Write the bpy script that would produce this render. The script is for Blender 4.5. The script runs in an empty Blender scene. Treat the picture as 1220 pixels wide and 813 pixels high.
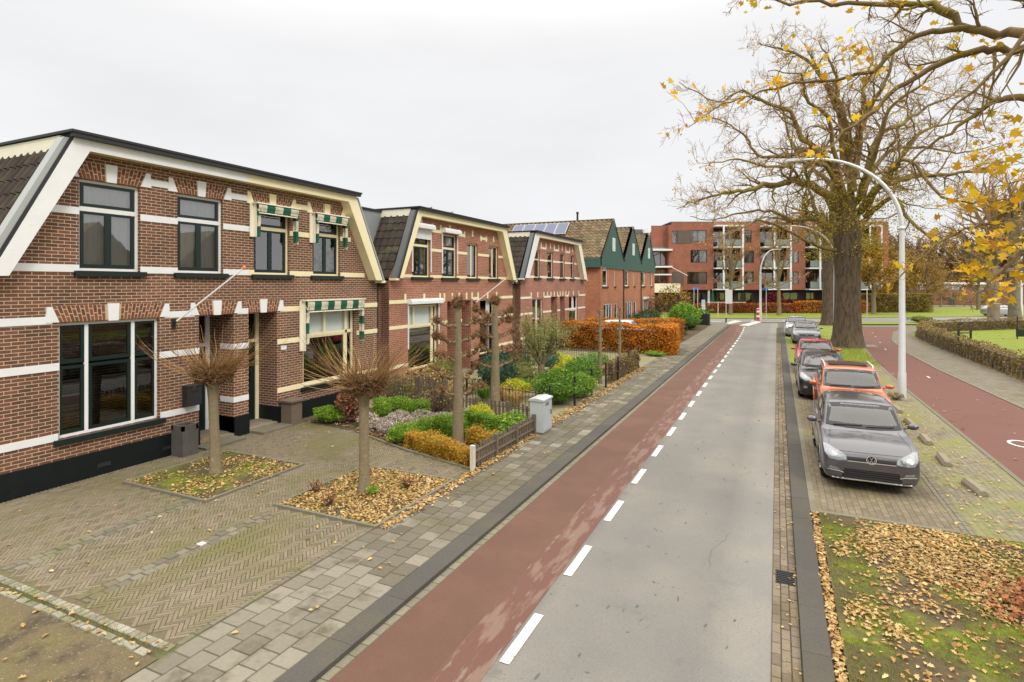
import bpy, math, random
import numpy as np
from mathutils import Vector, Matrix, noise
from mathutils.geometry import tessellate_polygon, delaunay_2d_cdt
from mathutils.bvhtree import BVHTree
PI = math.pi
rnd = random.Random(7)
NP = np.random.RandomState(11)
SC = bpy.context.scene
COL = SC.collection
EYE = 4.0
FPX, CX, HY = 680.0, 610.0, 340.0           # focal length, principal column and horizon row of the survey photo
TH = math.atan((926 - CX) / FPX); SN, CS = math.sin(TH), math.cos(TH)

def loc(l, d, z=0.0):
    """l metres right of and d metres ahead of the viewing point -> world"""
    return Vector((-SN * d + CS * l, CS * d + SN * l, z))
def pt(px, py, d):
    return loc((px - CX) / FPX * d, d, EYE - (py - HY) * d / FPX)

# ---------------------------------------------------------------- objects
WO = {}
def tag(o, label=None, cat=None, group=None, kind=None):
    if label: o['label'] = label
    if cat: o['category'] = cat
    if group: o['group'] = group
    if kind: o['kind'] = kind
    return o
def thing(name, label, cat, at=(0, 0, 0), rz=0.0, group=None):
    o = bpy.data.objects.new(name, None); COL.objects.link(o)
    o.empty_display_size = 0.2
    o.location = at; o.rotation_euler = (0, 0, rz)
    WO[o] = Vector(at)
    return tag(o, label, cat, group)
def link_mesh(name, me, mat, parent=None, smooth=False, local=False):
    o = bpy.data.objects.new(name, me); COL.objects.link(o)
    for m in (mat if isinstance(mat, (list, tuple)) else [mat]): me.materials.append(m)
    if smooth: me.polygons.foreach_set('use_smooth', [True] * len(me.polygons))
    WO[o] = Vector((0, 0, 0))
    if parent is not None:
        o.parent = parent
        if not local: o.location = -WO[parent]
        else: WO[o] = WO[parent]
    return o
class MB:
    def __init__(s): s.v = []; s.f = []
    def add(s, vs, fs):
        n = len(s.v); s.v += [tuple(v) for v in vs]; s.f += [tuple(i + n for i in f) for f in fs]; return s
    def box(s, x0, x1, y0, y1, z0, z1):
        return s.add([(x0, y0, z0), (x1, y0, z0), (x1, y1, z0), (x0, y1, z0), (x0, y0, z1), (x1, y0, z1), (x1, y1, z1), (x0, y1, z1)],
              [(3, 2, 1, 0), (4, 5, 6, 7), (0, 1, 5, 4), (1, 2, 6, 5), (2, 3, 7, 6), (3, 0, 4, 7)])
    def obox(s, c, hx, hy, hz, M=None):
        M = M or Matrix.Identity(3); c = Vector(c); vs = []
        for z in (-hz, hz):
            for x, y in ((-hx, -hy), (hx, -hy), (hx, hy), (-hx, hy)): vs.append(c + M @ Vector((x, y, z)))
        return s.add(vs, [(3, 2, 1, 0), (4, 5, 6, 7), (0, 1, 5, 4), (1, 2, 6, 5), (2, 3, 7, 6), (3, 0, 4, 7)])
    def bar(s, a, b, w, h=None):
        """rectangular bar from a to b"""
        a = Vector(a); b = Vector(b); d = b - a; L = d.length
        if L < 1e-6: return s
        q = d.to_track_quat('Z', 'Y').to_matrix()
        return s.obox((a + b) / 2, w / 2, (h or w) / 2, L / 2, q)
    def prism(s, poly, fn, d0, d1):
        """poly 2D extruded: fn(u,v,d)->point"""
        n = len(poly)
        vs = [fn(u, v, d0) for u, v in poly] + [fn(u, v, d1) for u, v in poly]
        fs = [tuple(range(n))[::-1], tuple(range(n, 2 * n))]
        fs += [(i, (i + 1) % n, n + (i + 1) % n, n + i) for i in range(n)]
        return s.add(vs, fs)
    def tube(s, pts, rad, n=6, cap=True):
        pts = [Vector(p) for p in pts]; m = len(pts)
        if not isinstance(rad, (list, tuple)): rad = [rad] * m
        b = len(s.v); ref = None
        for i, p in enumerate(pts):
            t = (pts[min(i + 1, m - 1)] - pts[max(i - 1, 0)])
            if t.length < 1e-9: t = Vector((0, 0, 1))
            t.normalize()
            if ref is None: ref = t.orthogonal().normalized()
            ref = (ref - t * ref.dot(t))
            if ref.length < 1e-6: ref = t.orthogonal()
            ref.normalize(); o2 = t.cross(ref)
            for k in range(n):
                a = 2 * PI * k / n
                q = p + (ref * math.cos(a) + o2 * math.sin(a)) * rad[i]
                s.v.append((q.x, q.y, q.z))
        for i in range(m - 1):
            for k in range(n):
                k2 = (k + 1) % n
                s.f.append((b + i * n + k, b + i * n + k2, b + (i + 1) * n + k2, b + (i + 1) * n + k))
        if cap and n > 2:
            s.f.append(tuple(b + k for k in range(n))[::-1]); s.f.append(tuple(b + (m - 1) * n + k for k in range(n)))
        return s
    def lathe(s, c, prof, n=16):
        b = len(s.v); c = Vector(c)
        for r, z in prof:
            for k in range(n):
                a = 2 * PI * k / n; s.v.append((c.x + r * math.cos(a), c.y + r * math.sin(a), c.z + z))
        m = len(prof)
        for i in range(m - 1):
            for k in range(n):
                k2 = (k + 1) % n; s.f.append((b + i * n + k, b + i * n + k2, b + (i + 1) * n + k2, b + (i + 1) * n + k))
        s.f.append(tuple(b + k for k in range(n))[::-1]); s.f.append(tuple(b + (m - 1) * n + k for k in range(n)))
        return s
    def ball(s, c, rx, ry, rz, n=10, m=6, jit=0.0):
        prof = []; b = len(s.v)
        for i in range(m + 1):
            t = -PI / 2 + PI * i / m
            for k in range(n):
                a = 2 * PI * k / n; j = 1 + rnd.uniform(-jit, jit)
                s.v.append((c[0] + rx * j * math.cos(t) * math.cos(a), c[1] + ry * j * math.cos(t) * math.sin(a), c[2] + rz * j * math.sin(t)))
        for i in range(m):
            for k in range(n):
                k2 = (k + 1) % n; s.f.append((b + i * n + k, b + i * n + k2, b + (i + 1) * n + k2, b + (i + 1) * n + k))
        return s
    def grid(s, fn, nu, nv):
        b = len(s.v)
        for j in range(nv + 1):
            for i in range(nu + 1): s.v.append(tuple(fn(i / nu, j / nv)))
        for j in range(nv):
            for i in range(nu):
                a = b + j * (nu + 1) + i; s.f.append((a, a + 1, a + nu + 2, a + nu + 1))
        return s
    def sheet(s, poly, z):
        vs = [(x, y, z) for x, y in poly]
        area = sum(poly[i][0] * poly[(i + 1) % len(poly)][1] - poly[(i + 1) % len(poly)][0] * poly[i][1] for i in range(len(poly)))
        tris = tessellate_polygon([[Vector(v) for v in vs]])
        out = []
        for t in tris:
            a, b, c = [Vector(vs[i]) for i in t]
            out.append(tuple(t) if (b - a).cross(c - a).z > 0 else tuple(t)[::-1])
        return s.add(vs, out)
    def build(s, name, mat, parent=None, smooth=False, local=False):
        me = bpy.data.meshes.new(name); me.from_pydata(s.v, [], s.f); me.update()
        return link_mesh(name, me, mat, parent, smooth, local)
def np_mesh(name, V, F, k, mat, parent=None, local=False):
    """V (n,3), F (m,k) numpy -> fast mesh"""
    me = bpy.data.meshes.new(name); me.vertices.add(len(V)); me.vertices.foreach_set('co', V.astype(np.float32).ravel())
    m = len(F); me.loops.add(m * k); me.loops.foreach_set('vertex_index', F.astype(np.int32).ravel())
    me.polygons.add(m); me.polygons.foreach_set('loop_start', np.arange(0, m * k, k, dtype=np.int32)); me.polygons.foreach_set('loop_total', np.full(m, k, dtype=np.int32))
    me.update(calc_edges=True); me.validate()
    return link_mesh(name, me, mat, parent, False, local)
# leaf templates: (verts, triangles)
T_LEAF = (np.array([(-.5, 0, 0), (0, .32, .12), (.55, 0, -.03), (0, -.32, .12)]), np.array([(0, 2, 1), (0, 3, 2)]))
T_OAK = (np.array([(-.55, 0, 0), (-.3, .12, .03), (-.12, .3, .1), (.0, .17, .05), (.2, .36, .12), (.3, .17, .04), (.55, .05, -.06),
                   (.3, -.2, .03), (.18, -.36, .13), (0, -.16, .04), (-.14, -.3, .1), (-.3, -.1, .02)]),
         np.array([(0, 11, 1), (1, 11, 10), (1, 10, 9), (1, 9, 3), (1, 3, 2), (3, 9, 5), (3, 5, 4), (9, 7, 5), (9, 8, 7), (5, 7, 6)]))
T_BLADE = (np.array([(-.04, 0, 0), (.04, 0, 0), (.02, .12, .6), (0, .35, 1.0)]), np.array([(0, 1, 2), (0, 2, 3)]))
T_MAPLE = (np.array([(-.5, 0, 0), (-.2, .45, .05), (.0, .2, 0), (.25, .45, .1), (.25, .12, 0), (.6, 0, -.08), (.25, -.12, 0), (.25, -.45, .1), (0, -.2, 0), (-.2, -.45, .05)]),
           np.array([(0, 2, 1), (0, 8, 2), (0, 9, 8), (2, 4, 3), (2, 8, 4), (8, 6, 4), (8, 7, 6), (4, 6, 5)]))
def rots(n, tilt=PI):
    """random yaw, then tilt up to 'tilt' about a random horizontal axis"""
    a = NP.uniform(0, 2 * PI, n); b = NP.uniform(-tilt, tilt, n); c = NP.uniform(0, 2 * PI, n)
    ca, sa, cb, sb, cc, sc = np.cos(a), np.sin(a), np.cos(b), np.sin(b), np.cos(c), np.sin(c)
    R = np.zeros((n, 3, 3))
    Z = np.zeros((n, 3, 3)); Z[:, 0, 0] = ca; Z[:, 0, 1] = -sa; Z[:, 1, 0] = sa; Z[:, 1, 1] = ca; Z[:, 2, 2] = 1
    X = np.zeros((n, 3, 3)); X[:, 0, 0] = 1; X[:, 1, 1] = cb; X[:, 1, 2] = -sb; X[:, 2, 1] = sb; X[:, 2, 2] = cb
    C = np.zeros((n, 3, 3)); C[:, 0, 0] = cc; C[:, 0, 1] = -sc; C[:, 1, 0] = sc; C[:, 1, 1] = cc; C[:, 2, 2] = 1
    return C @ X @ Z
def cards(name, P, size, mat, parent=None, tpl=T_LEAF, tilt=PI, local=False, zscale=None):
    P = np.asarray(P, dtype=float); n = len(P)
    S = NP.uniform(size[0], size[1], n) if isinstance(size, tuple) else np.full(n, size)
    tv, tf = tpl; R = rots(n, tilt)
    V = np.einsum('nij,kj->nki', R, tv) * S[:, None, None]
    if zscale is not None: V[:, :, 2] *= zscale
    V = V + P[:, None, :]
    F = tf[None] + (np.arange(n) * len(tv))[:, None, None]
    return np_mesh(name, V.reshape(-1, 3), F.reshape(-1, 3), 3, mat, parent, local)

# ---------------------------------------------------------------- materials
def srgb(r, g, b):
    f = lambda c: (c / 255 / 12.92) if c <= 10 else ((c / 255 + .055) / 1.055) ** 2.4
    return (f(r), f(g), f(b))
def mat_base(name):
    m = bpy.data.materials.new(name); m.use_nodes = True; nt = m.node_tree; nt.nodes.clear()
    o = nt.nodes.new('ShaderNodeOutputMaterial'); b = nt.nodes.new('ShaderNodeBsdfPrincipled'); nt.links.new(b.outputs[0], o.inputs[0])
    return m, nt, b, o
def nd(nt, typ, **k):
    n = nt.nodes.new('ShaderNode' + typ)
    for a, v in k.items(): setattr(n, a, v)
    return n
def mixc(nt, fac, a, b, mode='MIX'):
    n = nd(nt, 'Mix', data_type='RGBA', blend_type=mode)
    for i, v in ((0, fac), (6, a), (7, b)):
        if hasattr(v, 'links') or hasattr(v, 'is_linked'): nt.links.new(v, n.inputs[i])
        elif i == 0: n.inputs[i].default_value = v
        else: n.inputs[i].default_value = (*v, 1)
    return n.outputs[2]
def noise_fac(nt, co, scale, lo, hi, detail=4, rough=.6, dist=0):
    n = nd(nt, 'TexNoise'); n.inputs['Scale'].default_value = scale; n.inputs['Detail'].default_value = detail
    n.inputs['Roughness'].default_value = rough; n.inputs['Distortion'].default_value = dist
    nt.links.new(co, n.inputs['Vector'])
    r = nd(nt, 'MapRange'); nt.links.new(n.outputs[0], r.inputs[0]); r.inputs[1].default_value = lo; r.inputs[2].default_value = hi
    return r.outputs[0]
def scale_col(nt, col, f):
    n = nd(nt, 'VectorMath', operation='SCALE'); nt.links.new(col, n.inputs[0]); nt.links.new(f, n.inputs[3]); return n.outputs[0]
def value_var(nt, src, lo, hi):
    r = nd(nt, 'MapRange'); nt.links.new(src, r.inputs[0]); r.inputs[3].default_value = lo; r.inputs[4].default_value = hi; return r.outputs[0]
def MAT(name, col, rough=.8, metal=0., mixes=(), var=None, island=None, ramp=None, bump=None, coat=0., spec=None, trans=0., stretch=None):
    """col base; mixes: (colour, scale, lo, hi[, detail]) patches; var (scale, amount) value noise; island amount; ramp colours picked per loose piece"""
    m, nt, b, o = mat_base(name)
    tc = nd(nt, 'TexCoord'); co = tc.outputs['Object']
    if stretch:
        mp = nd(nt, 'Mapping'); mp.inputs['Scale'].default_value = stretch; nt.links.new(co, mp.inputs[0]); co = mp.outputs[0]
    rgb = nd(nt, 'RGB'); rgb.outputs[0].default_value = (*col, 1); c = rgb.outputs[0]
    if ramp or island:
        g = nd(nt, 'NewGeometry')
        isl = g.outputs['Random Per Island']
    if ramp:
        r = nd(nt, 'ValToRGB'); r.color_ramp.interpolation = 'LINEAR'
        e = r.color_ramp.elements
        while len(e) < len(ramp): e.new(.5)
        for i, rc in enumerate(ramp): e[i].position = i / (len(ramp) - 1); e[i].color = (*rc, 1)
        nt.links.new(isl, r.inputs[0]); c = r.outputs[0]
    for mx in mixes:
        f = noise_fac(nt, co, mx[1], mx[2], mx[3], mx[4] if len(mx) > 4 else 5)
        c = mixc(nt, f, c, mx[0])
    if var:
        f = noise_fac(nt, co, var[0], .25, .75, 5, .65); c = scale_col(nt, c, value_var(nt, f, 1 - var[1], 1 + var[1]))
    if island:
        w = nd(nt, 'TexWhiteNoise', noise_dimensions='1D'); nt.links.new(isl, w.inputs['W'])
        c = scale_col(nt, c, value_var(nt, w.outputs[0], 1 - island, 1 + island))
    nt.links.new(c, b.inputs['Base Color'])
    b.inputs['Roughness'].default_value = rough; b.inputs['Metallic'].default_value = metal
    if spec is not None: b.inputs['Specular IOR Level'].default_value = spec
    if coat: b.inputs['Coat Weight'].default_value = coat; b.inputs['Coat Roughness'].default_value = .04
    if bump:
        n = nd(nt, 'TexNoise'); n.inputs['Scale'].default_value = bump[0]; n.inputs['Detail'].default_value = 6; nt.links.new(co, n.inputs['Vector'])
        bp = nd(nt, 'Bump'); bp.inputs['Strength'].default_value = bump[1]; bp.inputs['Distance'].default_value = bump[2] if len(bump) > 2 else .01
        nt.links.new(n.outputs[0], bp.inputs['Height']); nt.links.new(bp.outputs[0], b.inputs['Normal'])
    if trans:
        t = nd(nt, 'BsdfTranslucent'); nt.links.new(c, t.inputs[0]); mx = nd(nt, 'MixShader'); mx.inputs[0].default_value = trans
        nt.links.new(b.outputs[0], mx.inputs[1]); nt.links.new(t.outputs[0], mx.inputs[2]); nt.links.new(mx.outputs[0], o.inputs[0])
    return m
def BRICK(name, c1, c2, mortar, bw=.22, bh=.07, ms=.009, dirt=None, flat=False, offset=.5, rough=.85, bump=.6, stain=.16):
    """bricks in object space; u = x+y runs along any axis-aligned wall, v = z (flat: u=x, v=y)"""
    m, nt, b, o = mat_base(name)
    tc = nd(nt, 'TexCoord'); sp = nd(nt, 'SeparateXYZ'); nt.links.new(tc.outputs['Object'], sp.inputs[0])
    cb = nd(nt, 'CombineXYZ')
    if flat: nt.links.new(sp.outputs[1], cb.inputs[0]); nt.links.new(sp.outputs[0], cb.inputs[1])
    else:
        ad = nd(nt, 'Math', operation='ADD'); nt.links.new(sp.outputs[0], ad.inputs[0]); nt.links.new(sp.outputs[1], ad.inputs[1])
        nt.links.new(ad.outputs[0], cb.inputs[0]); nt.links.new(sp.outputs[2], cb.inputs[1])
    # slight waviness so the courses are not ruler straight
    t = nd(nt, 'TexBrick'); t.offset = offset
    nz = nd(nt, 'TexNoise'); nz.inputs['Scale'].default_value = 2.3; nz.inputs['Detail'].default_value = 2; nt.links.new(tc.outputs['Object'], nz.inputs['Vector'])
    s1 = nd(nt, 'VectorMath', operation='SCALE'); s1.inputs[3].default_value = .012; nt.links.new(nz.outputs[1], s1.inputs[0])
    s2 = nd(nt, 'VectorMath', operation='ADD'); nt.links.new(cb.outputs[0], s2.inputs[0]); nt.links.new(s1.outputs[0], s2.inputs[1])
    nt.links.new(s2.outputs[0], t.inputs['Vector'])
    t.inputs['Scale'].default_value = 1; t.inputs['Brick Width'].default_value = bw; t.inputs['Row Height'].default_value = bh
    t.inputs['Mortar Size'].default_value = ms; t.inputs['Mortar Smooth'].default_value = .25; t.inputs['Bias'].default_value = -.1
    t.inputs['Color1'].default_value = (*c1, 1); t.inputs['Color2'].default_value = (*c2, 1); t.inputs['Mortar'].default_value = (*mortar, 1)
    c = t.outputs[0]
    f = noise_fac(nt, tc.outputs['Object'], 9, .3, .7, 4); c = scale_col(nt, c, value_var(nt, f, .86, 1.14))
    f = noise_fac(nt, tc.outputs['Object'], .7, .3, .7, 5); c = scale_col(nt, c, value_var(nt, f, 1 - stain, 1 + stain))
    for d in (dirt or ()):
        f = noise_fac(nt, tc.outputs['Object'], d[1], d[2], d[3], 6); c = mixc(nt, f, c, d[0])
    nt.links.new(c, b.inputs['Base Color']); b.inputs['Roughness'].default_value = rough
    bp = nd(nt, 'Bump', invert=True); bp.inputs['Strength'].default_value = bump; bp.inputs['Distance'].default_value = .008
    nt.links.new(t.outputs[1], bp.inputs['Height']); nt.links.new(bp.outputs[0], b.inputs['Normal'])
    return m
def GLASS(name, tint=(.8, .85, .85), refl=1.0, base=.03):
    m, nt, b, o = mat_base(name); nt.nodes.remove(b)
    fr = nd(nt, 'Fresnel'); fr.inputs[0].default_value = 1.55
    mu = nd(nt, 'Math', operation='MULTIPLY_ADD', use_clamp=True); nt.links.new(fr.outputs[0], mu.inputs[0]); mu.inputs[1].default_value = 1.3 * refl; mu.inputs[2].default_value = base
    g = nd(nt, 'BsdfGlossy'); g.inputs['Roughness'].default_value = .015
    nz = nd(nt, 'TexNoise'); nz.inputs['Scale'].default_value = 1.6; tc = nd(nt, 'TexCoord'); nt.links.new(tc.outputs['Object'], nz.inputs['Vector'])
    bp = nd(nt, 'Bump'); bp.inputs['Strength'].default_value = .05; bp.inputs['Distance'].default_value = .02; nt.links.new(nz.outputs[0], bp.inputs['Height']); nt.links.new(bp.outputs[0], g.inputs['Normal'])
    t = nd(nt, 'BsdfTransparent'); t.inputs[0].default_value = (*tint, 1)
    mx = nd(nt, 'MixShader'); nt.links.new(mu.outputs[0], mx.inputs[0]); nt.links.new(t.outputs[0], mx.inputs[1]); nt.links.new(g.outputs[0], mx.inputs[2]); nt.links.new(mx.outputs[0], o.inputs[0])
    return m
MORT = srgb(186, 164, 136)
m_brick1 = BRICK('brick_brown', srgb(115, 74, 57), srgb(82, 57, 46), MORT, ms=.0078)
m_brick2 = BRICK('brick_red', srgb(160, 94, 76), srgb(130, 78, 64), MORT, ms=.0075)
m_brick3 = BRICK('brick_red_lighter', srgb(162, 98, 82), srgb(134, 82, 70), srgb(178, 160, 138), ms=.0075)
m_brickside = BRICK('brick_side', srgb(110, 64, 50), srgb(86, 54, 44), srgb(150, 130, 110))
m_brick4 = BRICK('brick_orange', srgb(186, 122, 86), srgb(164, 104, 74), srgb(150, 120, 96), ms=.006)
m_brickapt = BRICK('brick_apartment', srgb(152, 92, 72), srgb(130, 74, 58), srgb(146, 108, 92), ms=.006, bump=.2)
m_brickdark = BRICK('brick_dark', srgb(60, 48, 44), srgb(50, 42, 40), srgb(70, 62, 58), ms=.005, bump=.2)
m_brickschool = BRICK('brick_school', srgb(132, 82, 62), srgb(112, 70, 56), srgb(130, 110, 92), bump=.2)
m_archbrick = MAT('arch_brick', srgb(136, 72, 46), rough=.85, ramp=[srgb(98, 58, 42), srgb(116, 68, 48), srgb(130, 78, 54)], bump=(60, .3))
m_archbrick2 = MAT('arch_brick_red', srgb(150, 80, 60), rough=.85, ramp=[srgb(120, 62, 50), srgb(150, 80, 60), srgb(160, 90, 66)], bump=(60, .3))
m_mortar = MAT('mortar', MORT, rough=.9)
m_white = MAT('white_paint', srgb(224, 225, 226), rough=.45, var=(3, .05), mixes=[(srgb(190, 184, 172), 6, .62, .9)])
m_cream = MAT('cream_paint', srgb(232, 221, 182), rough=.45, var=(3, .05), mixes=[(srgb(200, 188, 146), 5, .62, .9)])
m_pale = MAT('pale_cream_paint', srgb(230, 224, 204), rough=.5, var=(3, .05))
m_green = MAT('dark_green_paint', srgb(20, 36, 34), rough=.35, var=(4, .15))
m_plinth = MAT('plinth_paint', srgb(14, 20, 22), rough=.6, spec=.3, var=(5, .25), mixes=[(srgb(60, 62, 56), 7, .66, .9)])
m_plinth2 = MAT('plinth_blue_grey', srgb(62, 72, 84), rough=.6, var=(5, .2))
m_black = MAT('black_trim', srgb(38, 38, 40), rough=.55, var=(6, .2))
m_zinc = MAT('zinc', srgb(134, 140, 142), rough=.6, metal=.1, var=(2, .12), stretch=(1, 1, .3))
m_bitumen = MAT('roof_felt', srgb(60, 60, 62), rough=.9, var=(2, .2))
m_slate = MAT('slate_grey_paint', srgb(84, 88, 90), rough=.6, var=(4, .1))
m_tile = MAT('roof_tile_dark', srgb(58, 50, 44), rough=.8, spec=.25, island=.22, mixes=[(srgb(84, 84, 60), 1.6, .52, .8), (srgb(96, 92, 86), 14, .62, .85)], var=(8, .2))
m_tile_b = MAT('roof_tile_brown', srgb(112, 94, 74), rough=.85, spec=.2, island=.3, mixes=[(srgb(122, 118, 84), 1.4, .45, .75), (srgb(74, 64, 54), 5, .55, .8)], var=(9, .2))
m_glass = GLASS('window_glass', (.95, .97, .97), 1.3, .2)
m_glass_dark = GLASS('window_glass_dim', (.5, .55, .55), 1.0, .05)
m_curtain = MAT('net_curtain', srgb(236, 236, 238), rough=.9, trans=.3)
m_blind = MAT('blind_fabric', srgb(196, 206, 202), rough=.9)
m_slat = MAT('venetian_slat', srgb(168, 170, 164), rough=.5)
m_room = MAT('room_surface', srgb(120, 110, 98), rough=.9, var=(1.2, .4))
m_awn_g = MAT('awning_green', srgb(18, 86, 62), rough=.8, var=(20, .1))
m_awn_w = MAT('awning_white', srgb(204, 198, 178), rough=.85, var=(12, .12), mixes=[(srgb(160, 156, 132), 5, .5, .75)])
m_metal = MAT('galvanised', srgb(206, 208, 208), rough=.4, metal=.15, var=(5, .06))
m_iron = MAT('black_iron', srgb(30, 32, 32), rough=.5)
m_stone = MAT('concrete_pale', srgb(136, 128, 110), rough=.9, var=(9, .15), mixes=[(srgb(120, 118, 84), 3, .5, .75)], bump=(40, .3))
m_wood = MAT('weathered_wood', srgb(112, 98, 84), rough=.85, island=.25, var=(12, .2), mixes=[(srgb(82, 88, 60), 3, .55, .8)])
m_woodp = MAT('post_paint_worn', srgb(196, 190, 174), rough=.8, var=(14, .2))
# ground
m_ground = MAT('grass_ground', srgb(104, 116, 44), rough=.95, mixes=[(srgb(92, 82, 54), .6, .5, .72), (srgb(134, 140, 52), 2.2, .5, .75)], var=(14, .25), bump=(30, .6, .03))
m_park = MAT('park_grass', srgb(116, 130, 34), rough=.95, mixes=[(srgb(128, 120, 46), .35, .5, .75), (srgb(96, 112, 32), 1.2, .5, .8)], var=(11, .2), bump=(26, .5, .03))
m_soil = MAT('soil', srgb(76, 62, 46), rough=.98, mixes=[(srgb(86, 92, 42), 1.3, .52, .72), (srgb(112, 92, 62), 7, .5, .75)], var=(16, .3), bump=(26, .8, .03))
m_lawn = MAT('worn_lawn', srgb(86, 74, 50), rough=.98, mixes=[(srgb(106, 116, 26), 1.1, .46, .60), (srgb(84, 68, 50), 5, .5, .75)], var=(18, .3), bump=(30, .8, .03))
m_gravel = MAT('garden_gravel', srgb(150, 138, 112), rough=.95, mixes=[(srgb(112, 112, 62), .9, .45, .65)], var=(22, .3), bump=(40, .6, .02))
m_asphalt = MAT('asphalt', srgb(112, 110, 106), rough=.85, mixes=[(srgb(126, 121, 113), .5, .42, .7), (srgb(102, 99, 94), 1.6, .62, .74, 8), (srgb(76, 74, 72), 6, .69, .74, 3), (srgb(102, 100, 96), 34, .58, .68, 3), (srgb(130, 127, 121), 46, .62, .70, 2)], var=(90, .15), bump=(120, .45, .008))
def road_wear(m):
    nt = m.node_tree; b = [n for n in nt.nodes if n.type == 'BSDF_PRINCIPLED'][0]; src = b.inputs['Base Color'].links[0].from_socket
    tc = nd(nt, 'TexCoord'); sp = nd(nt, 'SeparateXYZ'); nt.links.new(tc.outputs['Object'], sp.inputs[0])
    mp = nd(nt, 'Mapping'); mp.inputs['Scale'].default_value = (5, 3, 1); nt.links.new(tc.outputs['Object'], mp.inputs[0])
    nz = nd(nt, 'TexNoise'); nz.inputs['Scale'].default_value = 2; nz.inputs['Detail'].default_value = 7; nz.inputs['Roughness'].default_value = .7; nt.links.new(mp.outputs[0], nz.inputs['Vector'])
    ad = nd(nt, 'Math', operation='MULTIPLY_ADD'); nt.links.new(nz.outputs[0], ad.inputs[0]); ad.inputs[1].default_value = .34; nt.links.new(sp.outputs[0], ad.inputs[2])
    r = nd(nt, 'ValToRGB'); mr = nd(nt, 'MapRange'); nt.links.new(ad.outputs[0], mr.inputs[0]); mr.inputs[1].default_value = -2.8; mr.inputs[2].default_value = .4
    e = r.color_ramp.elements; e[0].position = 0; e[0].color = (.86, .86, .86, 1); e[1].position = 1; e[1].color = (.62, .60, .57, 1)
    for p, v in ((.06, .86), (.12, 1.0), (.3, .94), (.5, 1.0), (.68, .93), (.80, 1.17), (.935, 1.2), (.955, .66)):
        q = e.new(p); q.color = (v, v * .995, v * .985, 1)
    nt.links.new(mr.outputs[0], r.inputs[0]); nt.links.new(mixc(nt, 1.0, src, r.outputs[0], 'MULTIPLY'), b.inputs['Base Color'])
road_wear(m_asphalt)
m_asphalt2 = MAT('asphalt_crossing', srgb(124, 122, 118), rough=.85, var=(3, .06))
m_red = MAT('red_asphalt', srgb(93, 65, 52), rough=.85, mixes=[(srgb(103, 73, 59), .8, .45, .7), (srgb(94, 60, 52), 2.5, .58, .75)], var=(60, .16), bump=(120, .35, .006))
m_redworn = MAT('red_asphalt_worn', srgb(118, 94, 82), rough=.85, mixes=[(srgb(100, 68, 57), 2.4, .42, .50, 8), (srgb(122, 108, 98), 6, .6, .7)], var=(40, .12), stretch=(2.2, .45, 1), bump=(120, .35, .006))
m_redpath = MAT('red_path_asphalt', srgb(104, 69, 58), rough=.85, mixes=[(srgb(100, 64, 56), .6, .5, .75)], var=(30, .12), bump=(120, .3, .006))
m_paint = MAT('road_paint', srgb(214, 211, 204), rough=.7, mixes=[(srgb(150, 144, 136), 22, .54, .68, 8), (srgb(178, 172, 164), 3, .5, .8)])
m_paintworn = MAT('road_paint_worn', srgb(206, 200, 190), rough=.7, mixes=[(srgb(150, 138, 126), 9, .5, .62)])
m_kerb = MAT('kerb_dark', srgb(74, 71, 66), rough=.9, var=(30, .2), island=.1, mixes=[(srgb(86, 80, 62), 1.2, .5, .8)], bump=(60, .4, .006))
m_kerbgrey = MAT('kerb_grey', srgb(116, 110, 94), rough=.9, var=(20, .18), island=.12, mixes=[(srgb(104, 104, 68), 2, .5, .75)])
m_clinker = MAT('clinker_paving', srgb(120, 108, 86), rough=.9, ramp=[srgb(100, 92, 74), srgb(116, 107, 87), srgb(126, 115, 94), srgb(114, 101, 83)], mixes=[(srgb(104, 100, 60), .55, .46, .66), (srgb(134, 124, 106), 2.1, .58, .8)], var=(30, .18), bump=(60, .5, .006))
m_joint = MAT('mossy_joint', srgb(78, 70, 50), rough=.98, mixes=[(srgb(88, 96, 42), 1.4, .56, .68)], var=(20, .3))
m_slab = MAT('pavement_slab', srgb(120, 112, 94), rough=.9, ramp=[srgb(88, 82, 68), srgb(96, 90, 76), srgb(102, 96, 82), srgb(104, 98, 84), srgb(136, 130, 114)], mixes=[(srgb(90, 84, 60), .8, .48, .7)], var=(18, .15), bump=(50, .4, .005))
m_slablight = MAT('pavement_slab_light', srgb(168, 160, 142), rough=.9, ramp=[srgb(108, 102, 88), srgb(120, 114, 100), srgb(132, 126, 112)], mixes=[(srgb(90, 84, 66), 2.2, .52, .68)], var=(18, .12), bump=(50, .4, .005))
m_cobble = MAT('setts', srgb(128, 126, 112), rough=.9, ramp=[srgb(94, 90, 78), srgb(110, 104, 90), srgb(122, 116, 100)], mixes=[(srgb(98, 98, 54), 1.3, .44, .62)], var=(20, .15))
m_concrete = MAT('old_concrete', srgb(98, 86, 62), rough=.95, mixes=[(srgb(102, 98, 48), .9, .46, .7), (srgb(66, 56, 44), 2.2, .50, .66, 8), (srgb(124, 112, 86), 22, .58, .68), (srgb(44, 38, 32), 3.5, .69, .73)], var=(60, .35), bump=(60, .7, .01))
m_gutter = MAT('gutter_brick', srgb(112, 100, 86), rough=.9, ramp=[srgb(96, 86, 74), srgb(116, 104, 88), srgb(128, 114, 96)], mixes=[(srgb(96, 84, 58), 1.2, .5, .7)], var=(24, .2))
m_parkbrick = BRICK('parking_brick', srgb(122, 110, 90), srgb(100, 90, 74), srgb(84, 78, 50), bw=.21, bh=.105, ms=.007, flat=True, dirt=[(srgb(112, 110, 56), .8, .5, .72)], bump=.5, stain=.2)
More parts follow.
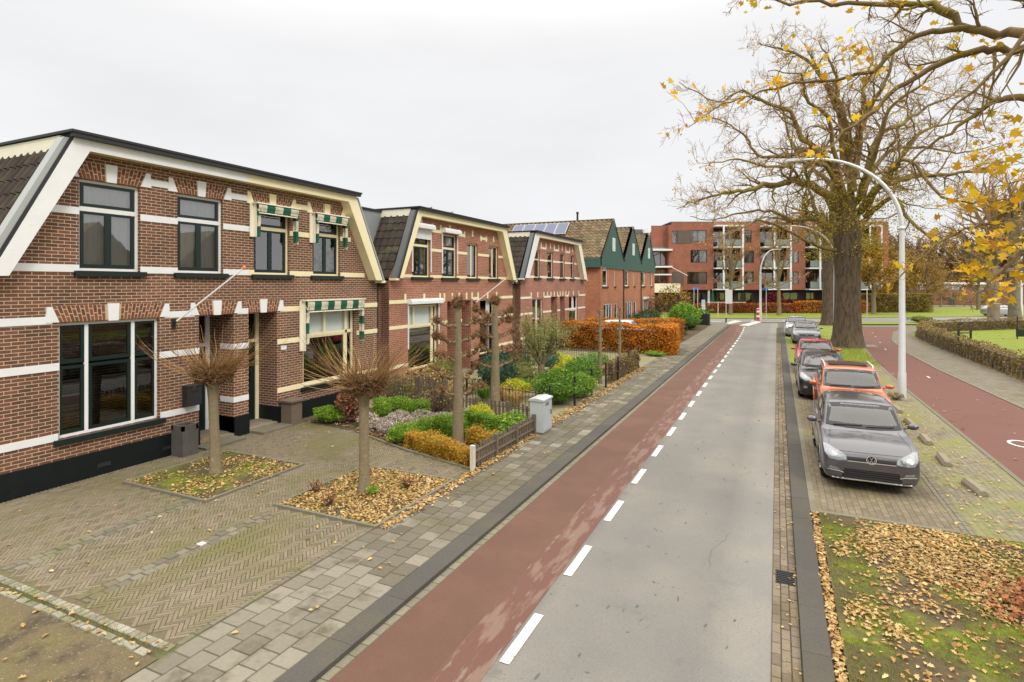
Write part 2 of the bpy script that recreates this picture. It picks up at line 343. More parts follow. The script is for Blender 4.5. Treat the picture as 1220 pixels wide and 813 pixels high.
m_walkbrick = BRICK('walk_brick', srgb(130, 122, 102), srgb(112, 106, 88), srgb(92, 88, 52), bw=.21, bh=.105, ms=.007, flat=True, dirt=[(srgb(116, 118, 56), .7, .45, .66), (srgb(150, 142, 122), 3, .6, .8)], bump=.5, stain=.2)
m_walkslab = BRICK('walk_slabs', srgb(122, 114, 98), srgb(106, 100, 86), srgb(84, 78, 58), bw=.3, bh=.3, ms=.008, flat=True, dirt=[(srgb(98, 90, 62), .7, .5, .7)], bump=.5, stain=.2)
# plants
def LEAFM(name, *cols, trans=.3, rough=.6): return MAT(name, cols[0], rough=rough, ramp=list(cols), island=.25, trans=trans)
m_bark = MAT('oak_bark', srgb(98, 83, 65), rough=.95, mixes=[(srgb(94, 92, 50), .8, .56, .78), (srgb(62, 52, 44), 7, .48, .62)], var=(14, .3), bump=(14, 1., .06), stretch=(1, 1, .3))
m_bark_up = MAT('oak_limb_bark', srgb(114, 94, 60), rough=.95, mixes=[(srgb(128, 118, 50), 1.7, .46, .62)], var=(10, .25), bump=(20, .8, .02))
m_twig = MAT('oak_twig', srgb(142, 112, 74), rough=.9, island=.2)
m_bark_g = MAT('grey_bark', srgb(124, 110, 86), rough=.95, mixes=[(srgb(106, 104, 62), 2.5, .55, .78), (srgb(150, 142, 126), 11, .6, .75)], var=(14, .2), bump=(26, .8, .02))
m_bark_pale = MAT('pale_bark', srgb(134, 124, 108), rough=.95, mixes=[(srgb(104, 100, 70), 2, .5, .7)], var=(10, .2), bump=(14, .8, .04))
m_shoot = MAT('willow_shoot', srgb(150, 116, 66), rough=.7, ramp=[srgb(96, 66, 40), srgb(144, 108, 62), srgb(166, 134, 84)])
m_knot = MAT('pollard_knot', srgb(92, 66, 40), rough=.95, var=(14, .4), bump=(20, 1., .03))
m_twigbrown = MAT('knot_twig', srgb(120, 90, 56), rough=.8, ramp=[srgb(92, 70, 44), srgb(128, 94, 58), srgb(146, 112, 70)])
m_lf_yellow = LEAFM('leaf_yellow', srgb(226, 190, 32), srgb(236, 204, 40), srgb(206, 146, 38), srgb(186, 164, 44), srgb(226, 178, 36), trans=.4)
m_lf_oak = LEAFM('leaf_oak_autumn', srgb(150, 122, 34), srgb(198, 152, 34), srgb(138, 128, 44), srgb(170, 110, 40), trans=.4)
m_lf_moss = LEAFM('leaf_epicormic', srgb(150, 146, 44), srgb(196, 170, 46), srgb(128, 122, 44), srgb(170, 136, 50), trans=.5)
m_lf_bg = LEAFM('leaf_background', srgb(150, 126, 44), srgb(170, 132, 40), srgb(140, 110, 52), trans=.35)
m_lf_bgbrown = LEAFM('leaf_background_brown', srgb(128, 100, 66), srgb(142, 108, 64), srgb(112, 92, 66), trans=.3)
m_lf_beech = LEAFM('leaf_beech_orange', srgb(204, 122, 32), srgb(220, 150, 38), srgb(176, 92, 30), srgb(224, 168, 46), srgb(150, 84, 36), trans=.3)
m_lf_beech2 = LEAFM('leaf_beech_rust', srgb(176, 88, 36), srgb(190, 106, 42), srgb(150, 72, 34), trans=.25)
m_lf_hedgey = LEAFM('leaf_hedge_yellow', srgb(140, 122, 36), srgb(122, 112, 40), srgb(156, 128, 40), trans=.25)
m_lf_hedgeb = LEAFM('leaf_hedge_brown', srgb(144, 118, 70), srgb(122, 114, 58), srgb(158, 132, 76), srgb(110, 96, 64), trans=.2)
m_lf_green = LEAFM('leaf_green', srgb(92, 136, 34), srgb(72, 114, 30), srgb(124, 154, 42), trans=.25)
m_lf_box = LEAFM('leaf_box_green', srgb(122, 160, 36), srgb(92, 134, 32), srgb(156, 176, 46), trans=.25)
m_lf_dark = LEAFM('leaf_dark_green', srgb(58, 86, 34), srgb(48, 74, 36), srgb(76, 98, 40), trans=.2)
m_lf_rust = LEAFM('leaf_box_rust', srgb(190, 144, 38), srgb(204, 140, 42), srgb(168, 146, 40), srgb(134, 136, 40), trans=.25)
m_lf_lime = LEAFM('leaf_lime', srgb(196, 196, 34), srgb(168, 176, 34), srgb(212, 200, 50), trans=.3)
m_lf_lav = LEAFM('leaf_lavender_grey', srgb(182, 172, 156), srgb(150, 130, 110), srgb(206, 198, 188), srgb(134, 112, 86), trans=.15)
m_lf_hyd = LEAFM('leaf_hydrangea', srgb(134, 84, 62), srgb(142, 100, 66), srgb(112, 104, 50), trans=.2)
m_fl_pink = LEAFM('flower_pink', srgb(196, 78, 84), srgb(208, 104, 98), srgb(170, 70, 70), trans=.2)
m_lf_straw = LEAFM('leaf_straw', srgb(188, 158, 98), srgb(160, 130, 76), srgb(206, 178, 120), trans=.2)
m_lf_teal = LEAFM('leaf_blue_green', srgb(52, 86, 66), srgb(66, 100, 72), trans=.2)
m_lf_wil = LEAFM('leaf_willow_grey_green', srgb(150, 150, 84), srgb(132, 138, 78), srgb(166, 160, 100), trans=.4)
m_lf_olive = LEAFM('leaf_olive', srgb(124, 124, 50), srgb(106, 112, 46), srgb(146, 136, 60), trans=.3)
m_lf_redbush = LEAFM('leaf_dark_red', srgb(128, 40, 40), srgb(108, 34, 38), trans=.2)
m_litter = MAT('fallen_leaf', srgb(182, 140, 96), rough=.75, ramp=[srgb(110, 76, 40), srgb(172, 136, 78), srgb(188, 162, 108), srgb(146, 104, 52), srgb(168, 130, 66), srgb(200, 178, 128)], island=.15)
m_litter2 = MAT('fallen_leaf_brown', srgb(150, 96, 58), rough=.75, ramp=[srgb(112, 66, 38), srgb(160, 98, 56), srgb(190, 134, 88)], island=.2)
m_grass = LEAFM('grass_blade', srgb(118, 140, 22), srgb(134, 148, 28), srgb(98, 122, 24), srgb(142, 136, 44), trans=.25)
m_twigplant = MAT('plant_stem', srgb(86, 68, 48), rough=.9, island=.2)
SKY_LO, SKY_HI, EXPO = .97, 3.3, 0.0
# ================================================================ GROUND
def S(o, name=None): return tag(o, kind='structure')
def sheet(name, poly, z, mat):
    return S(MB().sheet(poly, z).build(name, mat))
def R4(x0, x1, y0, y1): return [(x0, y0), (x1, y0), (x1, y1), (x0, y1)]
def LP(pts): return [tuple(loc(l, d)[:2]) for l, d in pts]
S(MB().sheet([(-420, -120), (420, -120), (420, 520), (-420, 520)], -.11).build('ground', m_ground))
# paved / planted areas left of the street
sheet('pavement', R4(-6.02, -4.6, -8, 64), -.012, m_joint)
sheet('clinker_paving', [(-13.2, 4.18), (-6.02, 4.18), (-6.02, 10.85), (-8.3, 11.5), (-10.6, 12.4), (-13.2, 12.7)], -.012, MAT('clinker_joint', srgb(98, 88, 66), rough=.98, mixes=[(srgb(100, 98, 54), .9, .52, .68)], var=(20, .25)))
sheet('concrete_driveway', R4(-16, -6.02, -8, 3.95), -.006, m_concrete)
sheet('driveway_edge', R4(-16, -6.02, 3.95, 4.18), -.012, m_joint)
sheet('garden_soil', [(-13.2, 12.7), (-10.6, 12.4), (-8.3, 11.5), (-6.02, 10.85), (-6.02, 15.0), (-13.2, 15.0)], -.010, m_soil)
sheet('garden_gravel', R4(-14.2, -6.02, 15.0, 27.8), -.011, m_gravel)
sheet('side_driveway', R4(-14.2, -6.02, 27.8, 33.2), -.011, BRICK('drive_brick', srgb(140, 132, 106), srgb(122, 116, 94), srgb(96, 96, 56), bw=.21, bh=.105, ms=.007, flat=True, dirt=[(srgb(124, 124, 66), .8, .45, .7)]))
sheet('far_gardens', [(-14.2, 33.2), (-6.02, 33.2), (-6.02, 57), (-6.6, 62), (-8.5, 67), (-40, 52), (-40, 33.2)], -.011, m_soil)
sheet('backland', R4(-40, -14.2, -8, 33.2), -.02, m_soil)
sheet('house_side_strip', R4(-24, -13.2, 3.95, 5.6), -.013, m_joint)
# tiles of the pavement, one by one close to the camera
def tiles(mb, x0, x1, y0, y1, w, l, gap, off, z, jit=.0015, skip=None):
    nx = max(1, int(round((x1 - x0) / w))); w = (x1 - x0) / nx
    for i in range(nx):
        y = y0 - (off * l if i % 2 else 0); xa = x0 + i * w
        while y < y1:
            a, b = max(y, y0) + gap / 2, min(y + l, y1) - gap / 2
            if b - a > .02 and not (skip and skip(xa + w / 2, (a + b) / 2)):
                t = rnd.uniform(-jit, jit); u = rnd.uniform(-jit, jit); h = z + rnd.uniform(-jit, jit)
                xs, xe = xa + gap / 2, xa + w - gap / 2; e = .004
                mb.add([(xs + e, a + e, h + t), (xe - e, a + e, h + u), (xe - e, b - e, h - t), (xs + e, b - e, h - u),
                        (xs, a, z - .012), (xe, a, z - .012), (xe, b, z - .012), (xs, b, z - .012)],
                       [(0, 1, 2, 3), (4, 5, 1, 0), (5, 6, 2, 1), (6, 7, 3, 2), (7, 4, 0, 3)])
            y += l
pale_slab = lambda x, y: y < 7.2 - (x + 6) * .9  # near stretch of pavement laid with paler slabs
mb = MB(); tiles(mb, -6.0, -4.61, -4, 40, .278, .30, .011, .5, 0, skip=pale_slab); S(mb.build('pavement_slabs', m_slab))
mb = MB(); tiles(mb, -6.0, -4.61, -4, 40, .278, .30, .014, .5, 0, skip=lambda x, y: not pale_slab(x, y)); S(mb.build('pavement_slabs_light', m_slablight))
sheet('pavement_far', R4(-6.0, -4.6, 40, 64), -.002, m_walkslab)
# herringbone clinkers
beds = [(-11.95, -9.6, 7.2, 9.52), (-8.22, -6.04, 7.62, 10.05)]
bandpos = (-9.82, -8.03)
def inside_bed(x, y, g=.0): return any(a - g < x < b + g and c - g < y < d + g for a, b, c, d in beds)
def edge_y(x): return 10.85 + (-6.02 - x) * .285 if x > -8.3 else (11.5 + (-8.3 - x) * .39 if x > -10.6 else 12.4 + (-10.6 - x) * .115)
def herring():
    mb = MB(); W, K = .0525, 4; c45 = math.cos(PI / 4)
    for t in range(-240, 240):
        for m in range(-40, 40):
            for hv in (0, 1):
                if hv == 0: a, b, lw, lh = t + 2 * K * m, t, K, 1
                else: a, b, lw, lh = t - 1 + 2 * K * m, t, 1, K
                cx, cy = (a + lw / 2) * W, (b + lh / 2) * W
                wx, wy = (cx - cy) * c45 - 9.5, (cx + cy) * c45 + 8
                if not (-12.98 < wx < -6.12 and 4.24 < wy < edge_y(wx) - .06): continue
                if inside_bed(wx, wy, .09): continue
                if any(abs(wx - p) < .16 for p in bandpos) and wy < 7.3: continue
                hx, hy = lw * W / 2 - .0028, lh * W / 2 - .0028
                z = rnd.uniform(-.0015, .0015) + .006 * noise.noise(Vector((wx, wy, 0))); tx = rnd.uniform(-.002, .002)
                vs = []
                for sx, sy in ((-1, -1), (1, -1), (1, 1), (-1, 1)):
                    px, py = cx + sx * (hx - .003), cy + sy * (hy - .003); vs.append(((px - py) * c45 - 9.5, (px + py) * c45 + 8, z + tx * sx))
                for sx, sy in ((-1, -1), (1, -1), (1, 1), (-1, 1)):
                    px, py = cx + sx * hx, cy + sy * hy; vs.append(((px - py) * c45 - 9.5, (px + py) * c45 + 8, -.012))
                mb.add(vs, [(0, 1, 2, 3), (4, 5, 1, 0), (5, 6, 2, 1), (6, 7, 3, 2), (7, 4, 0, 3)])
    return mb
S(herring().build('herringbone_paving', m_clinker))
mb = MB()
for p in (-9.82, -8.03): tiles(mb, p - .16, p + .16, 4.25, 7.3, .16, .17, .022, .5, .0, jit=.006)
tiles(mb, -6.10, -6.02, 4.2, 7.6, .08, .2, .006, 0, .001)
S(mb.build('paving_bands', m_cobble))
mb = MB(); tiles(mb, -11, -6.04, 4.06, 4.18, .1, .12, .012, 0, .004, jit=.004); tiles(mb, -11, -6.2, 3.90, 4.02, .2, .12, .03, 0, .006, jit=.007)
tiles(mb, -14.5, -11, 4.06, 4.18, .1, .12, .012, 0, .004, jit=.004)
S(mb.build('driveway_setts', MAT('setts_pale', srgb(140, 136, 120), rough=.9, ramp=[srgb(116, 112, 96), srgb(138, 134, 118), srgb(152, 148, 134)], mixes=[(srgb(102, 104, 60), 2, .5, .7)], var=(20, .15))))
# planting beds with stone edging
mb = MB(); mbs = MB()
for a, b, c, d in beds:
    mb.box(a - .06, b + .06, c - .06, c, -.02, .035); mb.box(a - .06, b + .06, d, d + .06, -.02, .035)
    mb.box(a - .06, a, c, d, -.02, .035); mb.box(b, b + .06, c, d, -.02, .035)
    mbs.sheet(R4(a, b, c, d), .006)
S(mb.build('bed_edging', m_kerbgrey)); S(mbs.build('bed_soil', m_lawn))
mb = MB(); prev = None
for i in range(13):
    x = -6.05 - i * .36; y = edge_y(x)
    if prev: mb.bar((*prev, .0), (x, y, .0), .07, .07)
    prev = (x, y)
S(mb.build('garden_edging', m_kerbgrey))
# kerb, gutter, carriageway
mb = MB()
y = -8.0
while y < 62: mb.box(-4.6 + .004, -4.28, y, y + .996, -.1, .004 + rnd.uniform(-.002, .002)); y += 1
S(mb.build('kerb', m_kerb))
mb = MB(); tiles(mb, -4.28, -4.16, -6, 50, .12, .21, .008, 0, -.048); S(mb.build('gutter_bricks', m_kerbgrey))
RZ = -.062
sheet('road', [(-4.3, -12), (.26, -12), (.26, 40), (.3, 52), (1.2, 62), (4.5, 68), (-10, 66), (-5.4, 61), (-4.3, 55)], RZ, m_asphalt)
sheet('cycle_lane', [(-4.17, -12), (-3.25, -12), (-3.25, 50), (-3.5, 58), (-3.5, 63.5), (-4.9, 63), (-4.35, 56), (-4.17, 50)], RZ + .004, m_red)
sheet('cycle_lane_worn', [(-3.25, -12), (-2.76, -12), (-2.76, 50), (-2.95, 58), (-2.7, 63.8), (-3.5, 63.5), (-3.5, 58), (-3.25, 50)], RZ + .004, m_redworn)
mb = MB(); y = 3.45 - 2.03 * 3
while y < 60:
    o = 0 if y < 45 else -(y - 45) ** 2 * .0012
    mb.sheet([(-2.72 + o, y), (-2.6 + o, y), (-2.6 + o, y + 1.0), (-2.72 + o, y + 1.0)], RZ + .008); y += 2.04
S(mb.build('lane_dashes', m_paint))
mb = MB(); tiles(mb, -.06, .24, -8, 44, .1, .21, .009, .5, -.045, jit=.002); S(mb.build('gutter_bricks', m_gutter))
sheet('gutter_bed', R4(-.06, .26, -8, 60), -.056, m_joint)
mb = MB(); y = -8.0
while y < 60: mb.box(.245, .53, y, y + .996, -.1, .004 + rnd.uniform(-.002, .002)); y += 1
S(mb.build('kerb', m_kerb))
mb = MB(); y = 11.4
while y < 58: mb.box(.535, .64, y, y + .597, -.1, .002 + rnd.uniform(-.002, .002)); y += .6
S(mb.build('bay_edging', m_kerbgrey))
# parking bays, pavement and cycle path right of the street
sheet('parking_bays', R4(.64, 2.72, 11.4, 58), -.008, m_parkbrick)
mb = MB(); tiles(mb, 2.72, 2.9, 11.4, 34, .09, .2, .006, 0, -.002)
for yy in (11.42, 17.0, 22.4, 27.9): 
    mb.box(.66, 2.7, yy, yy + .1, -.05, -.002)
S(mb.build('bay_lines', m_kerbgrey))
sheet('footway', [(2.9, 11.4), (4.44, 11.4), (4.44, 27), (4.6, 33), (2.9, 33)], -.006, m_walkbrick)
sheet('verge', [(2.72, 33), (4.62, 33), (4.75, 38), (5.2, 45), (6.1, 53), (7.1, 61), (6.6, 64.5), (3.0, 63), (2.72, 58)], -.004, m_park)
sheet('verge_strip', R4(.64, .98, 33, 58), -.003, m_park)
sheet('leaf_strewn_lawn', [(.66, -8), (4.4, -8), (4.4, 11.36), (.66, 11.36)], .0, m_lawn)
sheet('kerb_trench', R4(.53, .66, -8, 11.36), -.03, m_soil)
mb = MB()
for a, b in (((4.5, -8), (4.5, 27)), ((4.5, 27), (4.66, 35)), ((4.66, 35), (5.2, 45)), ((5.2, 45), (6.2, 53)), ((6.2, 53), (7.2, 62))):
    mb.bar((*a, -.02), (*b, -.02), .1, .05)
S(mb.build('path_kerb', m_kerbgrey))
sheet('cycle_path', [(4.5, -8), (7.3, -8), (7.25, 24), (6.9, 33), (6.9, 40), (7.5, 49), (9, 58), (11.5, 66.5), (7.2, 64.6), (7.2, 62), (6.2, 53), (5.2, 45), (4.66, 35), (4.5, 27)], -.014, m_redpath)
mb = MB()
for a, b in (((7.33, -8), (7.28, 24)), ((7.28, 24), (6.95, 33)), ((6.95, 33), (6.95, 40)), ((6.95, 40), (7.55, 49)), ((7.55, 49), (9.05, 58)), ((9.05, 58), (11.6, 66.5))):
    mb.bar((*a, -.02), (*b, -.02), .12, .06)
S(mb.build('path_kerb', m_kerbgrey))
sheet('park_footway', [(7.38, -8), (9.4, -8), (9.45, 46), (9.7, 55), (12.2, 64.5), (11.6, 66.5), (9.1, 58), (7.6, 49), (7.0, 40), (7.0, 33), (7.33, 24)], -.01, m_walkslab)
sheet('park_lawn', [(9.4, -8), (120, -8), (160, 60), (150, 190), (12.2, 64.5), (9.7, 55), (9.45, 46)], -.012, m_park)
# cross street, far verge
sheet('cross_street', LP([(-60, 61), (-2, 61), (18.5, 62.3), (34, 62.5), (44, 62.5), (150, 62.5), (150, 73), (60, 73), (36, 69), (10, 68.3), (-60, 68.3)]), -.050, m_asphalt2)
sheet('cross_street_verge', LP([(33, 58.6), (47, 58.6), (150, 58.6), (150, 62.5), (34, 62.5)]), -.008, m_park)
mbk = MB(); P_ = LP([(-60, 68.4), (10, 68.4), (36, 69.1), (60, 73.1), (150, 73.1)])
for a, b in zip(P_, P_[1:]): mbk.bar((*a, -.05), (*b, -.05), .14, .14)
S(mbk.build('kerb', m_kerbgrey))
sheet('far_verge', LP([(-60, 68.4), (10, 68.4), (36, 69.1), (60, 73.1), (150, 73.1), (170, 104), (60, 104), (44, 84), (-60, 84)]), -.006, m_park)
sheet('school_forecourt', LP([(60, 104), (170, 104), (170, 116), (60, 116)]), -.004, m_walkslab)
sheet('park_path', LP([(27.5, 56.4), (34, 54.6), (41, 54.2), (75, 54.2), (75, 57), (40, 57)]), -.006, m_kerbgrey)
# markings at the junction
mb = MB()
for poly in ([(-3.5, 61.6), (-2.6, 61.2), (-1.5, 68.5), (-2.2, 69.2)], [(-5.2, 63.2), (-4.6, 62.6), (-3.6, 69), (-4.4, 70.4)], [(-1, 68.4), (3, 69.8), (3, 70.1), (-1.1, 68.8)], [(-2.7, 69), (-1.9, 69), (-1.9, 70.6), (-2.7, 70.6)], [(-7.4, 68.0), (-5.6, 66.2), (-5.4, 66.5), (-7.2, 68.3)]):
    mb.sheet(poly, -.040)
S(mb.build('crossing_marks', m_paintworn))
# part of a bicycle symbol and small dashes on the cycle path
mb = MB()
ring = lambda cx, cy, r, w: [mb.add([(cx + (r) * math.cos(a) * .75, cy + r * math.sin(a), -.009), (cx + (r + w) * math.cos(a) * .75, cy + (r + w) * math.sin(a), -.009), (cx + (r + w) * math.cos(b) * .75, cy + (r + w) * math.sin(b), -.009), (cx + r * math.cos(b) * .75, cy + r * math.sin(b), -.009)], [(0, 1, 2, 3)]) for a, b in [(2 * PI * i / 20, 2 * PI * (i + 1) / 20) for i in range(20)]]
ring(5.62, 18.5, .3, .1); ring(6.4, 18.5, .3, .1)
mb.sheet([(5.62, 18.45), (6.0, 18.9), (6.05, 18.85), (5.68, 18.4)], -.008); mb.sheet([(6.0, 18.95), (6.4, 18.5), (6.35, 18.45), (5.95, 18.9)], -.0085); mb.sheet([(5.8, 18.86), (6.2, 18.86), (6.2, 18.94), (5.8, 18.94)], -.0075)
for y in (30, 36, 42, 47, 52, 56): mb.sheet(R4(5.95 + max(0, y - 40) * .08, 6.02 + max(0, y - 40) * .08, y, y + .5), -.008)
S(mb.build('path_markings', m_paint))
mb = MB(); mb.sheet([(5.0, 43.2), (6.0, 43.6), (5.9, 45.2), (4.95, 44.6)], -.0075); S(mb.build('path_repair_patch', m_kerbgrey))
mb = MB(); rr_ = random.Random(77)
for i in range(150):
    x, y = rr_.uniform(-2.4, -.15), rr_.uniform(3, 40) ** 1.0; a = rr_.gauss(0, .35); L_ = rr_.uniform(.02, .09); w_ = rr_.uniform(.008, .022)
    if noise.noise(Vector((x * 1.2, y * .4, 3))) < -.15: continue
    mb.sheet([(x + L_ * math.sin(a + t) * .9 * rr_.uniform(.8, 1.2) * (w_ / L_ + abs(math.cos(t)) * .0) - math.sin(a) * L_ * math.cos(t), y + L_ * math.cos(t) + w_ * math.sin(t)) for t in [k * PI / 4 for k in range(8)]], RZ + .003)
S(mb.build('road_scuffs', MAT('tar_mark', srgb(88, 86, 83), rough=.9)))
def crack(x, y, n, st, dx):
    m = MB(); p = (x, y); h_ = 0
    for i in range(n):
        h_ = h_ * .7 + rr_.gauss(0, .5); q = (p[0] + st * dx + math.sin(h_) * st * .5, p[1] + st * math.cos(h_) * .9); w_ = rr_.uniform(.002, .0045)
        m.add([(p[0] - w_, p[1], RZ + .0025), (p[0] + w_, p[1], RZ + .0025), (q[0] + w_, q[1], RZ + .0025), (q[0] - w_, q[1], RZ + .0025)], [(0, 1, 2, 3)]); p = q
    return m
m_crack = MAT('crack', srgb(86, 84, 81), rough=.95); cm_ = MB()
for a in ((-.9, 8.6, 14, .12, .1), (-.7, 13, 20, .14, -.12), (-.5, 24, 30, .2, -.1)):
    k = crack(*a); cm_.add(k.v, k.f)
S(cm_.build('road_cracks', m_crack))
# grate in the right gutter
gr = MB()
gr.box(-.02, .22, 8.55, 8.95, -.05, -.04)
for i in range(7): gr.box(-.01, .21, 8.58 + i * .052, 8.60 + i * .052, -.04, -.032)
tag(gr.build('gutter_grate', m_iron), 'small iron gutter grate between the road and the leaf strewn lawn', 'grate')
# ================================================================ HOUSES
FX = -13.0
def orient(mb): pass
def plate(outline, holes, fn, back=None):
    """flat plate with holes; outline/holes lists of (u,v); fn(u,v,d)->point; back: depth of the reveals"""
    mb = MB(); loops = [[Vector((u, v, 0)) for u, v in outline]] + [[Vector((u, v, 0)) for u, v in h] for h in holes]
    flat = [p for l in loops for p in l]; tris = tessellate_polygon(loops)
    mb.add([fn(p.x, p.y, 0) for p in flat], [tuple(t) for t in tris])
    for h in holes:
        n = len(h)
        for i in range(n):
            a, b = h[i], h[(i + 1) % n]; dd = back
            mb.add([fn(*a, 0), fn(*b, 0), fn(*b, dd), fn(*a, dd)], [(0, 1, 2, 3)])
    return mb
def rect(y0, y1, z0, z1): return [(y0, z0), (y1, z0), (y1, z1), (y0, z1)]
def fx(y, z, d): return (FX - d, y, z)
def frame_rect(mb, x0, x1, y0, y1, z0, z1, w, wb=None):
    wb = wb or w
    mb.box(x0, x1, y0, y0 + w, z0, z1); mb.box(x0, x1, y1 - w, y1, z0, z1)
    mb.box(x0 + .001, x1 - .001, y0 + w, y1 - w, z0, z0 + wb); mb.box(x0 + .001, x1 - .001, y0 + w, y1 - w, z1 - w, z1)
def wavy(y0, y1, z0, z1, x, amp=.02, per=.12):
    n = max(6, int((y1 - y0) / per * 6))
    return MB().grid(lambda u, v: (x + amp * math.sin((y0 + u * (y1 - y0)) / per * 2 * PI + 1.3 * math.sin(u * 9)) * (1 - .3 * v), y0 + u * (y1 - y0), z0 + v * (z1 - z0)), n, 1)
def window(par, y0, y1, z0, z1, rects, fm, sm, inset=.09, fw=.055, bars=(), curtain=None, sill=True, sash=.065, x=None, glass=None, sill_mat=None, name='window'):
    """outer frame fm; rects: sashes (y0,y1,z0,z1) relative 0..1; bars: frame-coloured bars in 0..1 rects"""
    X = (FX if x is None else x) - inset; W, H = y1 - y0, z1 - z0
    mb = MB(); frame_rect(mb, X - .06, X, y0, y1, z0, z1, fw)
    for b in bars: mb.box(X - .055, X + .004, y0 + b[0] * W, y0 + b[1] * W, z0 + b[2] * H, z0 + b[3] * H)
    w = mb.build(name, fm, par)
    ms = MB(); mp = MB()
    for r in rects:
        a, b, c, d = y0 + r[0] * W, y0 + r[1] * W, z0 + r[2] * H, z0 + r[3] * H
        frame_rect(ms, X - .05, X - .008, a, b, c, d, sash, sash * 1.25)
        mp.add([(X - .03, a + sash * .8, c + sash * .8), (X - .03, b - sash * .8, c + sash * .8), (X - .03, b - sash * .8, d - sash * .8), (X - .03, a + sash * .8, d - sash * .8)], [(0, 1, 2, 3)])
    ms.build('sash', sm, w); mp.build('pane', glass or m_glass, w)
    if curtain == 'net': wavy(y0 + .05, y1 - .05, z0 + .05, z1 - .05, X - .12, .028, .13).build('curtain', m_curtain, w)
    elif curtain == 'side':
        m = wavy(y0 + .06, y0 + .06 + W * .24, z0 + .05, z1 - .05, X - .2, .02, .09); m2 = wavy(y1 - .06 - W * .24, y1 - .06, z0 + .05, z1 - .05, X - .2, .02, .09)
        m.add(m2.v, m2.f); m.build('curtain', m_curtain, w)
    elif curtain == 'sidewhite':
        wavy(y1 - .06 - W * .3, y1 - .06, z0 + .05, z1 - .05, X - .2, .02, .09).build('curtain', m_curtain, w)
    elif curtain == 'blind': MB().box(X - .16, X - .15, y0 + .06, y1 - .06, z0 + .3 * H, z1 - .05).build('blind', m_blind, w)
    elif curtain == 'topblind': MB().box(X - .12, X - .11, y0 + .06, y1 - .06, z0 + .58 * H, z1 - .05).build('blind', m_blind, w)
    elif curtain == 'venetian':
        m = MB(); z = z0 + .1
        while z < z1 - .08: m.add([(X - .14, y0 + .06, z + .012), (X - .14, y1 - .06, z + .012), (X - .18, y1 - .06, z - .012), (X - .18, y0 + .06, z - .012)], [(0, 1, 2, 3)]); z += .06
        m.build('blind', m_slat, w)
    if sill: MB().box(X + .0, (FX if x is None else x) + .09, y0 - .1, y1 + .1, z0 - .11, z0 - .003).build('sill', sill_mat or m_green, w)
    return w
def arch(par, y0, y1, z0, h, bm, km, key=True, spread=.13, posts=(True, True), x=None, n=None):
    """flat brick arch of fanned bricks with keystone and spring stones"""
    X = (FX if x is None else x); yc = (y0 + y1) / 2; W = y1 - y0
    def yy(t, k): return yc + (t - .5) * (W + 2 * spread * k)
    f = lambda u, v, d: (X + d, u, v)
    mb = MB(); mb.prism([(yy(0, 0), z0), (yy(1, 0), z0), (yy(1, 1), z0 + h), (yy(0, 1), z0 + h)], f, .001, .009); mb.build('arch_joint', m_mortar, par)
    mb = MB(); n = n or max(5, int(W / .072)); kw = .10 if key else 0
    for i in range(n):
        a, b = i / n, (i + 1) / n; g = .0085 / W
        if key and abs((a + b) / 2 - .5) < kw / W * 1.0 + .3 / n: continue
        for (k0, k1) in (((0, .48), (.52, 1)) if i % 2 else ((0, .30), (.34, .76), (.80, 1))):
            mb.prism([(yy(a + g, k0), z0 + h * k0 + .004), (yy(b - g, k0), z0 + h * k0 + .004), (yy(b - g, k1), z0 + h * k1 - .004), (yy(a + g, k1), z0 + h * k1 - .004)], f, .003, .0125)
    mb.build('brick_arch', bm, par)
    mb = MB()
    if key: mb.prism([(yc - .10, z0 - .02), (yc + .10, z0 - .02), (yc + .12, z0 + h + .02), (yc - .12, z0 + h + .02)], f, .0, .03)
    if posts[0]: mb.prism([(y0 - .24, z0 + .0), (y0 - .005, z0 + .0), (y0 - spread, z0 + h - .02), (y0 - spread - .09, z0 + h - .02)], f, .0, .026)
    if posts[1]: mb.prism([(y1 + .005, z0 + .0), (y1 + .24, z0 + .0), (y1 + spread + .09, z0 + h - .02), (y1 + spread, z0 + h - .02)], f, .0, .026)
    mb.build('keystone', km, par)
def bands(par, rows, mat, x=None, d=.016):
    X = (FX if x is None else x); mb = MB()
    for y0, y1, z0, z1 in rows: mb.box(X + .0, X + d, y0, y1, z0, z1)
    return mb.build('painted_band', mat, par)
def tile_slope(par, x0, x1, ye, ze, yt, zt, mat, per=.30, row=.34, name='roof_tiles', amp=1.0):
    """pantiles: from eave (ye,ze) up to (yt,zt), running x0..x1"""
    mb = MB(); L = math.hypot(yt - ye, zt - ze); nr = max(2, int(round(L / row))); uy, uz = (yt - ye) / L, (zt - ze) / L
    ny, nz_ = -uz, uy
    if nz_ < 0: ny, nz_ = -ny, -nz_
    nc = int(abs(x1 - x0) / per); prof = [(0, .0), (.10, .038), (.28, .056), (.46, .040), (.58, .002), (.8, -.012), (1, 0)]
    for r in range(nr):
        s0, s1 = r * L / nr - .015, (r + 1) * L / nr + .02
        for c in range(nc):
            jx = rnd.uniform(-.004, .004); jz = rnd.uniform(0, .006); vs = []
            for (s, lift) in ((s0, .028), (s1, 0)):
                for t, hh in prof:
                    k = (hh + lift) * amp + jz; vs.append((x0 + (c + t) * per + jx, ye + uy * s + ny * k, ze + uz * s + nz_ * k))
            for t, hh in prof:
                k = hh + .008; vs.append((x0 + (c + t) * per + jx, ye + uy * s0 + ny * (k - .002), ze + uz * s0 + nz_ * (k - .002)))
            m = len(prof); fs = [(i, i + 1, m + i + 1, m + i) for i in range(m - 1)] + [(2 * m + i, 2 * m + i + 1, i + 1, i) for i in range(m - 1)]
            mb.add(vs, fs)
    return mb.build(name, mat, par)
